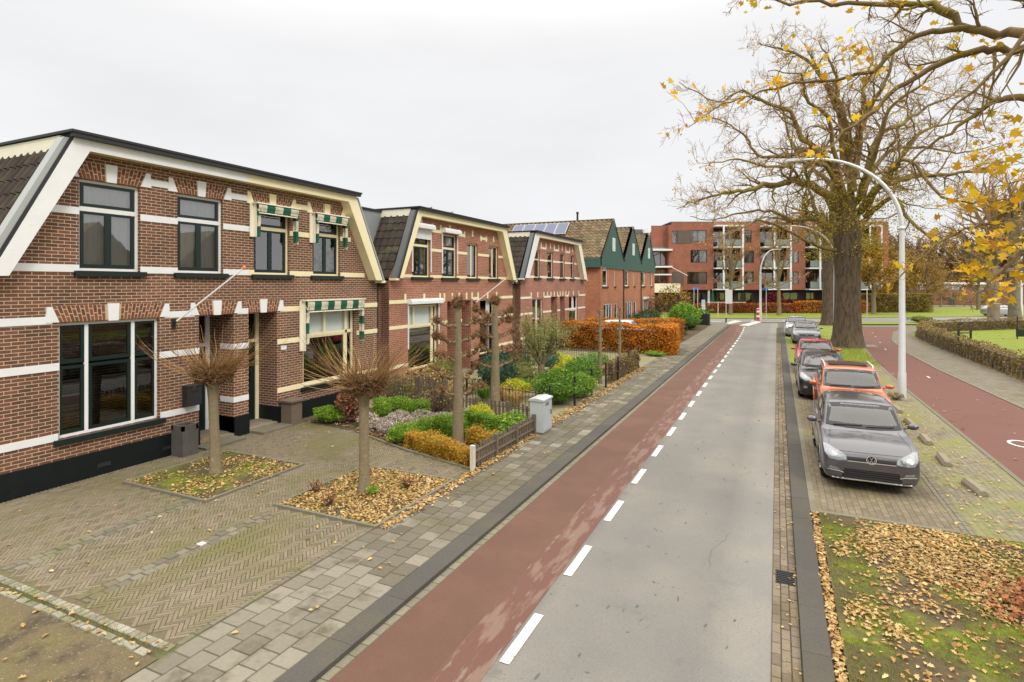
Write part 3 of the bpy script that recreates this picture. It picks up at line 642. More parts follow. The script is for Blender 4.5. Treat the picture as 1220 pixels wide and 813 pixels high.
def mansard(name, label, y0, y1, ze, zt, brick, holes, li, lo, ri, ro, trimL, trimR, ysplit, tiles_mat, depth=10.0, tiles_right=True, verge_mat=None, per=.30):
    """li/lo: inner/outer rake line ((y_eave,y_top)); facade in plane x=FX"""
    h = thing(name, label, 'house', (FX, (y0 + y1) / 2, 0))
    out = [(y0, 0), (y1, 0), (y1, ze), (ri[1] - .1, zt), (li[1] + .1, zt), (y0, ze)]
    plate(out, [rect(*q) for q in holes], fx, .16).build('facade_wall', brick, h)
    mb = MB(); xb = FX - depth
    for ya, yb in ((y0, y0 + .25), (y1 - .25, y1)): mb.box(xb, FX - .003, ya, yb, 0, ze)
    mb.box(xb - .2, xb, y0, y1, 0, zt - .2)
    mb.build('side_wall', m_brickside, h)
    # inner shell of the rooms
    mb = MB(); mb.box(xb + .1, FX - .2, y0 + .3, y1 - .3, 3.55, 3.75); mb.box(FX - 4.2, FX - 4.1, y0 + .3, y1 - .3, .1, 3.5); mb.box(FX - 4.2, FX - 4.1, y0 + 1.5, y1 - 1.5, 3.8, zt - .35); mb.box(xb + .1, FX - .2, y0 + .3, y1 - .3, .0, .12)
    mb.box(FX - 4, FX - .25, (y0 + y1) / 2 - .05, (y0 + y1) / 2 + .05, 3.75, zt - .35)
    mb.build('room_shell', m_room, h)
    # roof
    XO = FX + .35
    tile_slope(h, xb, FX + .18, lo[0] - .02, ze + .03, lo[1] - .02, zt - .27, tiles_mat, per=per)
    if tiles_right: tile_slope(h, xb, FX + .18, ro[0] + .02, ze + .03, ro[1] + .02, zt - .27, tiles_mat, per=.6)
    mb = MB(); mb.box(xb - .3, XO - .03, lo[1] - .02, ro[1] + .02, zt - .16, zt + .0)
    f = lambda u, v, d: (d, u, v)
    mb.prism([(lo[0] + .12, ze), (ro[0] - .12, ze), (ro[1] - .12, zt - .2), (lo[1] + .12, zt - .2)], f, xb - .1, xb)
    mb.build('flat_roof', m_bitumen, h)
    mb = MB(); mb.box(xb - .3, XO + .14, lo[1] - .12, ro[1] + .14, zt, zt + .05); mb.box(XO + .0, XO + .12, lo[1] - .08, ro[1] + .1, zt - .085, zt - .001)
    mb.build('gutter', m_black, h)
    # side fascia under the flat roof (faces left)
    mb = MB(); mb.box(xb, FX + .0, lo[1] - .075, lo[1] - .022, zt - .30, zt - .02); mb.build('side_fascia', m_pale, h)
    # boards
    F = lambda u, v, d: (d, u, v)
    def brd(poly, m, nm): MB().prism(poly, F, XO - .045, XO).build(nm, m, h)
    brd([(lo[0], ze), (li[0], ze), (li[1], zt - .3), (lo[1], zt - .085)], trimL, 'rake_board')
    brd([(ri[0], ze), (ro[0], ze), (ro[1], zt - .085), (ri[1], zt - .3)], trimR, 'rake_board')
    if ysplit:
        brd([(li[1], zt - .3), (ysplit, zt - .3), (ysplit, zt - .085), (lo[1], zt - .085)], trimL, 'fascia_board')
        brd([(ysplit, zt - .3), (ri[1], zt - .3), (ro[1], zt - .085), (ysplit, zt - .085)], trimR, 'fascia_board')
    else: brd([(li[1], zt - .3), (ri[1], zt - .3), (ro[1], zt - .085), (lo[1], zt - .085)], trimR, 'fascia_board')
    # soffits: closing the overhang between boards and brickwork
    def sof(a, b, m, t=.03):
        (ya, za), (yb, zb) = a, b; dy, dz = yb - ya, zb - za; L = math.hypot(dy, dz); n = (-dz / L * t, dy / L * t)
        MB().prism([(ya, za), (yb, zb), (yb + n[0], zb + n[1]), (ya + n[0], za + n[1])], F, FX + .002, XO - .047).build('soffit', m, h)
    sof((li[1], zt - .28), (li[0] - .02, ze), trimL, -.03); sof((ri[1], zt - .28), (ri[0] + .02, ze), trimR, .03); sof((li[1], zt - .28), (ri[1], zt - .28), trimR)
    # verge strip outside the left rake board: dark channel and grey edge
    def verge(o, s):
        MB().prism([(o[0] + s * .0, ze), (o[0] + s * .07, ze), (o[1] + s * .07, zt - .1), (o[1] + s * .0, zt - .1)], F, XO - .10, XO - .02).build('verge_channel', m_black, h)
        MB().prism([(o[0] + s * .072, ze - .01), (o[0] + s * .19, ze - .01), (o[1] + s * .17, zt - .1), (o[1] + s * .072, zt - .1)], F, FX + .06, XO - .05).build('verge_board', verge_mat or m_slate, h)
    verge(lo, -1); verge(ro, 1)
    # eave returns
    for yy, s, m in ((lo[0], -1, trimL), (ro[0], 1, trimR)):
        MB().box(FX - depth, XO - .05, min(yy, yy + s * .22), max(yy, yy + s * .22), ze - .09, ze - .012).build('eave_board', m, h)
    return h
CASE = [(.06, .5, .03, .66), (.5, .94, .03, .66), (.06, .94, .70, .97)]
def upper(par, y0, y1, z0, z1, fm, cur='net', glass=None, **k):
    return window(par, y0, y1, z0, z1, CASE, fm, m_green, bars=[(.04, .96, .655, .705)], curtain=cur, glass=glass, **k)
# ---------------------------------------------------------------- first house
H1h = [(6.88, 8.12, 4.3, 6.2), (9.0, 10.24, 4.3, 6.2), (11.2, 12.46, 4.3, 6.2), (13.38, 14.6, 4.3, 6.2), (6.52, 8.56, .92, 3.24), (9.56, 10.56, 0, 3.24), (11.02, 12.0, 0, 3.24), (12.98, 15.3, .92, 3.42)]
h1 = mansard('brick_house', 'nearest brick double house, trim half white, half cream, with green striped awnings', 5.45, 16.5, 4.17, 7.02, m_brick1, H1h,
             (5.55, 6.9), (5.27, 6.62), (16.02, 14.62), (16.38, 14.98), m_white, m_cream, 10.7, m_tile, verge_mat=MAT('light_grey_paint', srgb(160, 164, 164), rough=.6), per=.25)
upper(h1, 6.88, 8.12, 4.3, 6.2, m_white); upper(h1, 9.0, 10.24, 4.3, 6.2, m_white)
upper(h1, 11.2, 12.46, 4.3, 6.2, m_cream, None); upper(h1, 13.38, 14.6, 4.3, 6.2, m_cream, None)
window(h1, 6.52, 8.56, .92, 3.24, [(.02, .25, .02, .62), (.02, .25, .64, .98), (.29, .71, .02, .62), (.29, .71, .64, .98), (.75, .98, .02, .62), (.75, .98, .64, .98)], m_white, m_green,
       bars=[(.25, .285, 0, 1), (.715, .75, 0, 1)], curtain='venetian', glass=m_glass_dark)
window(h1, 12.98, 15.3, .92, 3.42, [(.03, .84, .02, .6)], m_cream, m_cream, bars=[(.0, 1, .6, .64), (.84, .88, 0, 1), (.42, .45, .64, 1)], curtain='topblind', sill_mat=m_green, sash=.05)
for (a, b) in ((6.88, 8.12), (9.0, 10.24)): arch(h1, a, b, 6.22, .34, m_archbrick, m_white, posts=(True, True))
for (a, b) in ((11.2, 12.46), (13.38, 14.6)): arch(h1, a, b, 6.22, .34, m_archbrick, m_cream)
arch(h1, 6.52, 8.56, 3.26, .33, m_archbrick, m_white); arch(h1, 9.56, 10.56, 3.26, .33, m_archbrick, m_white, posts=(True, True)); arch(h1, 11.02, 12.0, 3.26, .33, m_archbrick, m_white, posts=(False, True), spread=.1)
def rowsegs(lo_, hi_, cuts, z0, z1):
    out = []; a = lo_
    for c0, c1 in cuts:
        if c0 > a: out.append((a, c0, z0, z1))
        a = c1
    if hi_ > a: out.append((a, hi_, z0, z1))
    return out
def split(rows, ys):
    L, R = [], []
    for a, b, c, d in rows:
        if a < ys: L.append((a, min(b, ys), c, d))
        if b > ys: R.append((max(a, ys), b, c, d))
    return L, R
U = [(6.88, 8.12), (9.0, 10.24), (11.2, 12.46), (13.38, 14.6)]
rows = rowsegs(6.75, 14.7, [(a - .12, b + .12) for a, b in U], 6.27, 6.42) + rowsegs(6.3, 15.1, U, 5.45, 5.6) + rowsegs(5.7, 15.8, U, 4.27, 4.42)
rows += rowsegs(5.45, 16.5, [(6.4, 8.68), (9.44, 10.66), (11.0, 12.1), (12.9, 15.5)], 3.23, 3.38)
rows += rowsegs(5.45, 16.5, [(6.52, 8.56), (9.56, 10.56), (11.02, 12.0), (12.98, 15.4)], 2.30, 2.45) + rowsegs(5.45, 16.5, [(6.5, 8.58), (9.56, 10.56), (11.02, 12.0), (12.98, 15.4)], .9, 1.04)
L, R = split(rows, 11.02)
bands(h1, L, m_white); bands(h1, R, m_cream)
mb = MB()
for a, b in ((5.45, 9.56), (12.0, 16.5)): mb.box(FX, FX + .05, a, b, -.02, .5)
mb.box(FX - .9, FX + .05, 10.56, 11.02, -.02, .52)
mb.box(FX - .9, FX - .0, 11.99, 12.02, -.02, .52)
mb.build('plinth', m_plinth, h1)
mb = MB()
for y in (7.2, 8.6): mb.box(FX + .05, FX + .062, y, y + .26, .16, .24)
mb.build('air_brick', m_black, h1)
# recessed porches
def porch(h, y0, y1, z1, D, brick, fm, dm, post=.5):
    mb = MB()
    mb.box(FX - D, FX - .161, y0 - .12, y0, 0, z1); mb.box(FX - D, FX - .161, y1, y1 + .12, 0, z1); mb.box(FX - D, FX - .161, y0, y1, z1, z1 + .1)
    mb.build('porch_wall', brick, h)
    MB().box(FX - D, FX + .03, y0 + .01, y1 - .01, -.02, .1).build('doorstep', m_stone, h)
    d = MB().box(FX - D - .05, FX - D, y0 + .05, y1 - .12, .1, 2.35).build('front_door', dm, h)
    MB().add([(FX - D + .003, y0 + .2, 1.2), (FX - D + .003, y1 - .27, 1.2), (FX - D + .003, y1 - .27, 2.2), (FX - D + .003, y0 + .2, 2.2)], [(0, 1, 2, 3)]).build('pane', m_glass_dark, d)
    MB().box(FX - D + .0, FX - D + .05, y0 + .1, y0 + .13, 1.05, 1.2).build('handle', m_metal, d)
    mb = MB(); mb.box(FX - D - .04, FX - D + .03, y1 - .12, y1 - .005, .1, z1); mb.box(FX - D - .04, FX - D + .03, y0, y0 + .05, .1, z1); mb.box(FX - D - .04, FX - D + .03, y0 + .05, y1 - .12, 2.36, 2.45); mb.box(FX - D - .04, FX - D + .03, y0 + .05, y1 - .12, z1 - .06, z1)
    mb.build('door_frame', fm, h)
    MB().add([(FX - D - .01, y0 + .05, 2.45), (FX - D - .01, y1 - .12, 2.45), (FX - D - .01, y1 - .12, z1 - .06), (FX - D - .01, y0 + .05, z1 - .06)], [(0, 1, 2, 3)]).build('fanlight', m_glass_dark, h)
porch(h1, 9.56, 10.56, 3.24, .95, m_brick1, m_white, m_green); porch(h1, 11.02, 12.0, 3.24, .75, m_brick1, m_cream, m_green)
bands(h1, [], m_white) if False else None
mb = MB(); mb.box(FX - .5, FX + .014, 10.545, 10.56, .9, 1.04); mb.box(FX - .5, FX + .014, 10.545, 10.56, 2.30, 2.45); mb.build('painted_band', m_white, h1)
MB().box(FX + .016, FX + .03, 12.12, 12.32, 2.13, 2.25).build('number_plate', m_white, h1)
MB().box(FX + .0, FX + .19, 9.12, 9.5, 1.08, 1.55).obox((FX + .1, 9.31, 1.565), .11, .2, .014).build('letterbox', m_black, h1)
MB().box(FX + .192, FX + .2, 9.2, 9.42, 1.42, 1.45).build('letterbox_flap', m_iron, h1)
MB().box(FX - .6, FX - .1, 9.75, 10.3, .1, .112).build('doormat', srgb and MAT('coir_mat', srgb(170, 120, 60), rough=.95, var=(20, .2)), h1)
# awnings rolled up over three windows
def awning(name_, label, y0, y1, zt, hv, drop, sl=.9, board=None):
    drop *= 1.1
    t = thing('window_awning', label, 'awning', (FX, (y0 + y1) / 2, zt), group='striped window awnings')
    pr = .25
    MB().box(FX + .017, FX + pr + .03, y0 - .06, y1 + .06, zt, zt + .035).build('hood_board', m_pale, t)
    MB().box(FX + .03, FX + .15, y0, y0 + .03, zt - sl, zt - .002).box(FX + .03, FX + .06, y0 - .11, y0, zt - sl, zt - .002).build('side_board', m_pale, t)
    g, w = MB(), MB(); n = max(5, int(round((y1 - y0) / .28))) | 1; st = (y1 - y0) / n
    for i in range(n):
        a, b = y0 + i * st, y0 + (i + 1) * st; m = g if i % 2 else w
        sag = .03 * math.sin(i * 2.1)
        m.grid(lambda u, v, a=a, b=b, sag=sag: (FX + pr + .015 * math.sin(v * 5) , a + u * (b - a), zt - .01 - v * (hv + sag * .3 * u)), 3, 4)
        m.grid(lambda u, v, a=a, b=b: (FX + .06 + v * (pr - .07), a + u * (b - a), zt - .07 - hv * .75 * v), 1, 3)
    # hanging side pieces, striped top to bottom
    for yy, dr in ((y0 + .05, drop), (y1 - .02, drop * 1.05)):
        k = max(3, int(dr / .26)); 
        for i in range(k):
            m = g if i % 2 == 0 else w; z0_, z1_ = zt - .03 - dr * i / k, zt - .03 - dr * (i + 1) / k
            m.grid(lambda u, v, z0_=z0_, z1_=z1_, yy=yy: (FX + .05 + u * .2, yy + .025 * math.sin(u * 7) + .012 * math.sin(v * 4), z0_ + (z1_ - z0_) * v), 6, 2)
    g.build('green_stripe', m_awn_g, t); w.build('white_stripe', m_awn_w, t)
    MB().tube([(FX + .235, y0 + .04, zt - .06 - hv), (FX + .235, y1 - .04, zt - .06 - hv)], .018, 8).build('front_rail', m_pale, t)
    MB().box(FX + .19, FX + .22, y1 + .0, y1 + .02, zt - drop - .15, zt - .05).tube([(FX + .04, y1 + .01, zt - drop - .15), (FX + .2, y1 + .01, zt - drop - .1)], .012, 6).build('awning_arm', m_pale, t)
awning('a', 'rolled up striped awning over the third upper window of the nearest house', 11.14, 12.56, 6.22, .19, .8)
awning('b', 'rolled up green and white awning over the rightmost upper window of the nearest house', 13.32, 14.68, 6.2, .19, .8)
awning('c', 'wide green and white awning over the ground floor window of the nearest house', 12.92, 15.5, 3.52, .27, 1.15, sl=1.5)
# flagpoles
def pole(label, a, b):
    t = thing('flagpole', label, 'flagpole', a, group='slanting flagpoles')
    MB().tube([a, b], [.022, .016], 8).build('pole', m_white, t)
    MB().tube([(FX, a[1], a[2] - .12), (FX + .1, a[1], a[2]), a], .02, 6).box(FX, FX + .02, a[1] - .05, a[1] + .05, a[2] - .2, a[2] + .05).build('wall_bracket', m_iron, t)
    MB().ball(b, .045, .045, .055).build('finial', MAT('orange_knob', srgb(232, 122, 84), rough=.5), t)
pole('white flagpole with an orange knob slanting from the nearest house above its door', (FX + .12, 8.9, 3.15), (FX + 1.35, 9.75, 4.42))
pole('white flagpole slanting from the middle house above its doors', (FX + .12, 23.7, 3.2), (FX + 1.3, 24.6, 4.35))
# ---------------------------------------------------------------- link walls between houses
def downpipe(label, x, y, z): 
    return tag(MB().tube([(x, y, 0), (x, y, z)], .045, 8).box(x - .08, x + .02, y - .06, y + .06, 1.0, 1.04).box(x - .08, x + .02, y - .06, y + .06, 2.7, 2.74).tube([(x, y, z), (x + .1, y, z + .1), (x + .2, y, z + .14)], .05, 8).build('downpipe', m_iron), label, 'downpipe', 'downpipes between the houses')
def linkwall(label, y0, y1):
    t = thing('link_wall', label, 'wall', (FX - .4, y0, 0)); MB().box(FX - .7, FX - .35, y0, y1, 0, 4.1).build('brickwork', m_brickside, t); MB().box(FX - 9, FX - .1, y0 - .02, y1 + .02, 4.1, 4.16).build('valley_gutter', m_zinc, t)
linkwall('narrow shaded brick wall filling the gap between the nearest and the middle house', 16.5, 17.2)
linkwall('narrow shaded brick wall filling the gap between the middle and the third house', 28.05, 29.1)
downpipe('black downpipe in the gap beside the nearest house', FX - .22, 16.78, 3.95)
downpipe('black downpipe in the gap between the middle and the third house', FX - .22, 28.5, 4.0)
# ---------------------------------------------------------------- second house
H2h = [(18.68, 19.95, 4.33, 6.2), (20.88, 22.1, 4.33, 6.2), (23.05, 24.1, 4.33, 5.95), (25.25, 26.3, 4.33, 5.95), (18.4, 20.55, .66, 3.2), (21.3, 22.05, 0, 3.3), (22.55, 23.4, 0, 3.3), (24.3, 25.9, .66, 3.3)]
h2 = mansard('brick_house', 'middle brick double house with cream trim, white roller shutters and a zinc dormer', 17.2, 28.05, 4.27, 7.02, m_brick2, H2h,
             (17.62, 18.84), (17.42, 18.62), (27.42, 26.12), (27.82, 26.55), m_cream, m_cream, None, m_tile)
upper(h2, 18.68, 19.95, 4.33, 6.2, m_cream, 'side', x=FX); upper(h2, 20.88, 22.1, 4.33, 6.2, m_cream, 'sidewhite')
for a, b in ((23.05, 24.1), (25.25, 26.3)):
    window(h2, a, b, 4.33, 5.95, [(.08, .92, .04, .97)], m_cream, m_green, bars=[(.46, .54, .05, .95)])
def shutterbox(label, y0, y1, z, drop=0):
    t = thing('roller_shutter', label, 'roller shutter', (FX, (y0 + y1) / 2, z), group='white roller shutter boxes')
    F_ = lambda u, v, d: (FX + u, d, z + v)
    MB().prism([(.017, 0), (.24, 0), (.24, .12), (.18, .2), (.017, .2)], F_, y0 - .08, y1 + .08).build('shutter_box', m_white, t)
    MB().box(FX + .017, FX + .05, y0 - .06, y0, z - 1.75 if drop < 2 else z - 2.4, z).box(FX + .017, FX + .05, y1, y1 + .05, z - 1.75 if drop < 2 else z - 2.4, z).build('guide_rail', m_white, t)
    if drop:
        m = MB(); n = int(drop / .05)
        for i in range(n): m.box(FX + .022, FX + .034, y0, y1, z - (i + 1) * drop / n + .004, z - i * drop / n)
        m.build('shutter_slats', m_white, t)
shutterbox('roller shutter half down over the leftmost upper window of the middle house', 18.68, 19.95, 6.28, .42)
shutterbox('roller shutter box over the second upper window of the middle house', 20.88, 22.1, 6.25)
shutterbox('wide roller shutter box over the plant filled window of the middle house', 18.4, 20.55, 3.26)
window(h2, 18.4, 20.55, .66, 3.2, [(.02, .83, .01, .66)], m_cream, m_cream, bars=[(0, 1, .66, .70), (.83, .88, 0, 1), (.22, .25, .7, 1)], curtain='topblind', fw=.07, sash=.04)
window(h2, 24.3, 25.9, .66, 3.3, [(.1, .8, .02, .66)], m_cream, m_green, bars=[(0, 1, .66, .70)], curtain='side')
porch(h2, 21.3, 22.05, 3.3, .7, m_brick2, m_cream, m_green); porch(h2, 22.55, 23.4, 3.3, .7, m_brick2, m_cream, m_green)
rows = []
U2 = [(18.68, 19.95), (20.88, 22.1), (23.05, 24.1), (25.25, 26.3)]
rows += rowsegs(18.5, 26.6, [(18.6, 20.05), (20.8, 22.2), (22.85, 24.3), (25.05, 26.5)], 6.2, 6.33) + rowsegs(18.2, 27.0, U2, 5.4, 5.52) + rowsegs(17.5, 27.6, U2, 4.3, 4.42)
rows += rowsegs(17.2, 28.05, [(18.35, 20.6), (21.1, 22.2), (22.4, 23.6), (24.2, 26.0)], 3.3, 3.44) + rowsegs(17.2, 28.05, [(18.4, 20.55), (21.3, 22.05), (22.55, 23.4), (24.3, 25.9)], 2.34, 2.47) + rowsegs(17.2, 28.05, [(18.4, 20.55), (21.3, 22.05), (22.55, 23.4), (24.3, 25.9)], .86, .99)
bands(h2, rows, m_cream)
mb = MB()
for y, z in ((18.55, 6.55), (19.3, 6.6), (20.1, 6.5), (20.75, 6.5), (21.5, 6.55), (22.3, 6.45), (22.78, 6.4), (23.55, 6.5), (24.4, 6.35), (24.95, 6.35), (25.75, 6.4), (26.55, 6.3)): mb.box(FX, FX + .02, y - .06, y + .06, z - .22, z + .06)
for y in (18.2, 19.5, 20.7, 21.05, 21.7, 22.3, 22.98, 23.5, 24.1, 25.1, 26.1): mb.box(FX, FX + .02, y - .06, y + .06, 3.35, 3.66)
mb.build('white_stone', m_cream, h2)
MB().box(FX, FX + .045, 17.2, 21.3, -.02, .46).box(FX, FX + .045, 23.4, 28.05, -.02, .46).build('plinth', m_plinth, h2)
# zinc dormer on the left slope
MB().box(FX - 8, FX - 1.42, 17.0, 18.66, 4.35, 6.93).build('dormer', m_zinc, h2)
MB().box(FX - 8, FX - 1.36, 16.9, 18.7, 6.93, 7.0).build('dormer_cap', m_black, h2)
for i, yy in enumerate((20.2, 22.0)):
    t = thing('tilted_roof_panel', ['grey tilted panel box on the flat roof of the middle house, the left one', 'grey tilted panel box on the flat roof of the middle house, the right one'][i], 'roof panel', (FX - 1.4, yy, 7.07), group='tilted panels on the flat roof')
    MB().prism([(0, 0), (1.3, 0), (1.3, .42)], lambda u, v, d, yy=yy: (FX - d, yy + u, 7.072 + v), .9, 2.4).build('panel_frame', m_zinc, t)
MB_ = MB().box(FX - 2.2, FX - 1.6, 25.9, 26.6, 7.06, 7.36).box(FX - 2.3, FX - 1.5, 25.8, 26.7, 7.36, 7.42); tag(MB_.build('chimney', m_brickside), 'low dark chimney on the flat roof of the middle house', 'chimney')
for i, (yy, hh) in enumerate(((18.85, .42), (19.15, .52))):
    k = thing('potted_plant', ['left leafy plant in a pale pot behind the window of the middle house', 'right leafy plant in a pale pot behind the window of the middle house'][i], 'plant', (FX - .45, yy, .75))
    MB().lathe((FX - .27, yy, .74), [(.09, 0), (.12, .36), (.11, .36)], 12).build('pot', m_stone, k)
    cards('foliage', [(FX - .27 + NP.normal(0, .05), yy + NP.normal(0, .13), 1.15 + abs(NP.normal(0, .25)) * hh * 2) for _ in range(70)], (.14, .26), m_lf_green, k)
# ---------------------------------------------------------------- third house
H3h = [(31.1, 31.95, 4.45, 6.1), (33.2, 34.2, 4.45, 6.1), (35.45, 36.4, 4.45, 6.1), (37.6, 38.4, 4.45, 6.1), (30.8, 32.45, .95, 3.2), (33.85, 34.95, 0, 3.25), (35.5, 36.45, 0, 3.25), (37.3, 39.2, .95, 3.25)]
h3 = mansard('brick_house', 'third brick double house with a white left rake board, behind the small willow', 29.1, 40.9, 4.4, 7.12, m_brick3, H3h,
             (29.55, 31.1), (29.0, 30.5), (39.7, 38.3), (40.4, 38.85), m_white, m_pale, None, m_tile)
for i, (a, b, c, d) in enumerate(H3h[:4]):
    window(h3, a, b, c, d, [(.08, .92, .02, .64), (.08, .92, .68, .97)], m_pale, m_green, bars=[(0, 1, .64, .68)], curtain=[None, None, 'net', 'topblind'][i])
window(h3, *H3h[4], [(.06, .5, .03, .97), (.5, .94, .03, .97)], m_pale, m_green, bars=[(.46, .54, 0, 1)], curtain='side')
window(h3, *H3h[7], [(.08, .92, .03, .58)], m_pale, m_pale, bars=[(0, 1, .58, .63), (.46, .54, .63, 1)], curtain='side')
porch(h3, 33.85, 34.95, 3.25, .8, m_brick3, m_pale, m_plinth2); porch(h3, 35.5, 36.45, 3.25, .8, m_brick3, m_pale, m_plinth2)
U3 = [(31.1, 31.95), (33.2, 34.2), (35.45, 36.4), (37.6, 38.4)]
rows = rowsegs(30.6, 38.9, U3, 5.45, 5.57) + rowsegs(29.6, 39.8, U3, 4.42, 4.56) + rowsegs(29.1, 40.9, [(30.7, 32.6), (33.7, 35.1), (35.3, 36.6), (37.1, 39.4)], 3.22, 3.34) + rowsegs(29.1, 40.9, H3h and [(30.8, 32.45), (33.85, 34.95), (35.5, 36.45), (37.3, 39.2)], 2.3, 2.42) + rowsegs(29.1, 40.9, [(30.8, 32.45), (33.85, 34.95), (35.5, 36.45), (37.3, 39.2)], .95, 1.06)
for yc in (32.55, 34.8, 37.0): rows += [(yc - .45, yc + .45, 6.2, 6.32)]
bands(h3, rows, m_pale)
mb = MB()
for y in (31.5, 32.15, 32.95, 33.7, 34.4, 35.2, 35.9, 36.6, 37.4, 38.0): mb.box(FX, FX + .02, y - .06, y + .06, 6.3, 6.62)
for y in (30.6, 31.6, 32.6, 33.2, 33.8, 34.4, 35.0, 35.5, 36.0, 36.6, 37.2, 38.2, 39.4): mb.box(FX, FX + .02, y - .06, y + .06, 3.28, 3.58)
mb.build('white_stone', m_pale, h3)
MB().box(FX, FX + .045, 29.1, 33.85, -.02, .6).box(FX, FX + .045, 36.45, 40.9, -.02, .6).build('plinth', m_plinth2, h3)
# ---------------------------------------------------------------- row with green gables
h4 = thing('gabled_house_row', 'orange brick row house with three dark green boarded gables and mossy brown tiles', 'house row', (FX, 56, 0))
Y0, GW, ZB, ZV, ZA, D4 = 45.0, 7.5, 5.45, 6.25, 9.68, 17.0
holes4 = []
for i in range(3):
    y = Y0 + i * GW
    holes4 += [(y + .6, y + 2.1, 3.9, 5.44 - .02), (y + 4.4, y + 4.75, 3.9, 5.42)] if i < 2 else [(y + .5, y + 2.2, 3.9, 5.42), (y + 5.2, y + 6.2, 3.9, 5.42)]
    holes4 += [(y + 1.0, y + 3.6, .5, 2.45), (y + 4.4, y + 5.5, .02, 2.4)]
plate([(Y0, 0), (Y0 + 22.5, 0), (Y0 + 22.5, ZB), (Y0, ZB)], [rect(*q) for q in holes4], fx, .12).build('facade_wall', m_brick4, h4)
MB().box(FX - D4, FX - .003, Y0, Y0 + .3, 0, ZB).box(FX - D4, FX - .003, Y0 + 22.2, Y0 + 22.5, 0, ZB).box(FX - D4 - .2, FX - D4, Y0, Y0 + 22.5, 0, ZB).build('side_wall', m_brick4, h4)
MB().box(FX - 4, FX - 3.9, Y0 + .3, Y0 + 22.2, 0, 5.3).box(FX - 4, FX - .2, Y0 + .3, Y0 + 22.2, 2.8, 2.95).box(FX - D4, FX - .2, Y0 + .3, Y0 + 22.2, 5.3, 5.44).build('room_shell', m_room, h4)
for i, q in enumerate(holes4):
    w = q[1] - q[0]; big = w > 2
    window(h4, *q, [(.03, .97, .02, .98)] if not big else [(.02, .35, .02, .98), (.35, .67, .02, .98), (.67, .98, .02, .98)], m_white, m_white, inset=.05, fw=.1, sash=.06,
           curtain='side' if w > 1.2 else 'net', sill=q[2] > .3, sill_mat=m_brickdark, bars=[(.33, .36, 0, 1), (.65, .68, 0, 1)] if big else ())
MB().box(FX + .03, FX + .12, Y0 + 15.9, Y0 + 18.8, 2.5, 2.75).box(FX + .02, FX + .2, Y0 + 20.5, Y0 + 21.6, 2.45, 2.6).build('roller_box', m_white, h4)
m_boards = MAT('green_boarding', srgb(58, 92, 84), rough=.7, var=(3, .12), mixes=[(srgb(70, 104, 94), 6, .6, .8)])
gb = MB()
for i in range(3):
    y = Y0 + i * GW; n = 30
    for k in range(n):
        za, zb = ZB + (ZA - ZB) * k / n, ZB + (ZA - ZB) * (k + 1) / n
        def hw(z): return GW / 2 if z <= ZV else GW / 2 * (ZA - z) / (ZA - ZV)
        if k == n - 1: zb = ZA - .03
        wa, wb = hw(za), hw(zb); yc = y + GW / 2
        gb.add([(FX + .1, yc - wa, za), (FX + .1, yc + wa, za), (FX + .075, yc + wb, zb), (FX + .075, yc - wb, zb), (FX + .07, yc - wa, za), (FX + .07, yc + wa, za)], [(0, 1, 2, 3), (4, 5, 1, 0)])
gb.build('gable_boarding', m_boards, h4)
MB().box(FX - 12, FX + .09, Y0 - .35, Y0 - .3, ZB, ZV).box(FX - 12, FX + .06, Y0 - .3, Y0, ZB, ZB + .05).build('eave_boarding', m_boards, h4)
for i in range(3):
    y = Y0 + i * GW; yc = y + GW / 2
    w = MB(); w.box(FX + .09, FX + .14, yc - .42, yc + .42, 6.95, 8.1); w = w.build('gable_window', m_white, h4)
    MB().add([(FX + .143, yc - .3, 7.05), (FX + .143, yc + .3, 7.05), (FX + .143, yc + .3, 8.0), (FX + .143, yc - .3, 8.0)], [(0, 1, 2, 3)]).build('blind', m_blind, w)
    tile_slope(h4, FX - D4 - (0 if i else 4), FX + .14, y - (.3 if i == 0 else 0), ZV - (.25 if i == 0 else 0), yc, ZA + .02, m_tile_b, per=.42, row=.40, amp=1.7)
    tile_slope(h4, FX - D4, FX + .14, y + GW, ZV, yc, ZA + .02, m_tile_b, per=1.0, row=.5)
    mb = MB(); mb.bar((FX + .13, y, ZV + .0), (FX + .13, yc, ZA + .05), .05, .1); mb.bar((FX + .13, y + GW, ZV), (FX + .13, yc, ZA + .05), .05, .1); mb.build('verge_trim', m_black, h4)
    MB().box(FX - D4 - 4, FX + .12, yc - .09, yc + .09, ZA + .03, ZA + .12).build('ridge_tiles', m_tile_b, h4)
MB().box(FX - D4 - .1, FX - D4, Y0, Y0 + 22.5, ZB, ZV).build('back_gable', m_boards, h4)
for i in (1, 2): MB().tube([(FX + .07, Y0 + i * GW, 0), (FX + .07, Y0 + i * GW, ZB)], .05, 8).build('downpipe', m_iron, h4)
MB().tube([(FX - 3.2, Y0 + 3.75, ZA), (FX - 3.2, Y0 + 3.75, ZA + .75)], .09, 10).lathe((FX - 3.2, Y0 + 3.75, ZA + .7), [(.1, 0), (.13, .05), (.13, .14), (.05, .18)], 10).build('flue_pipe', m_iron, h4)
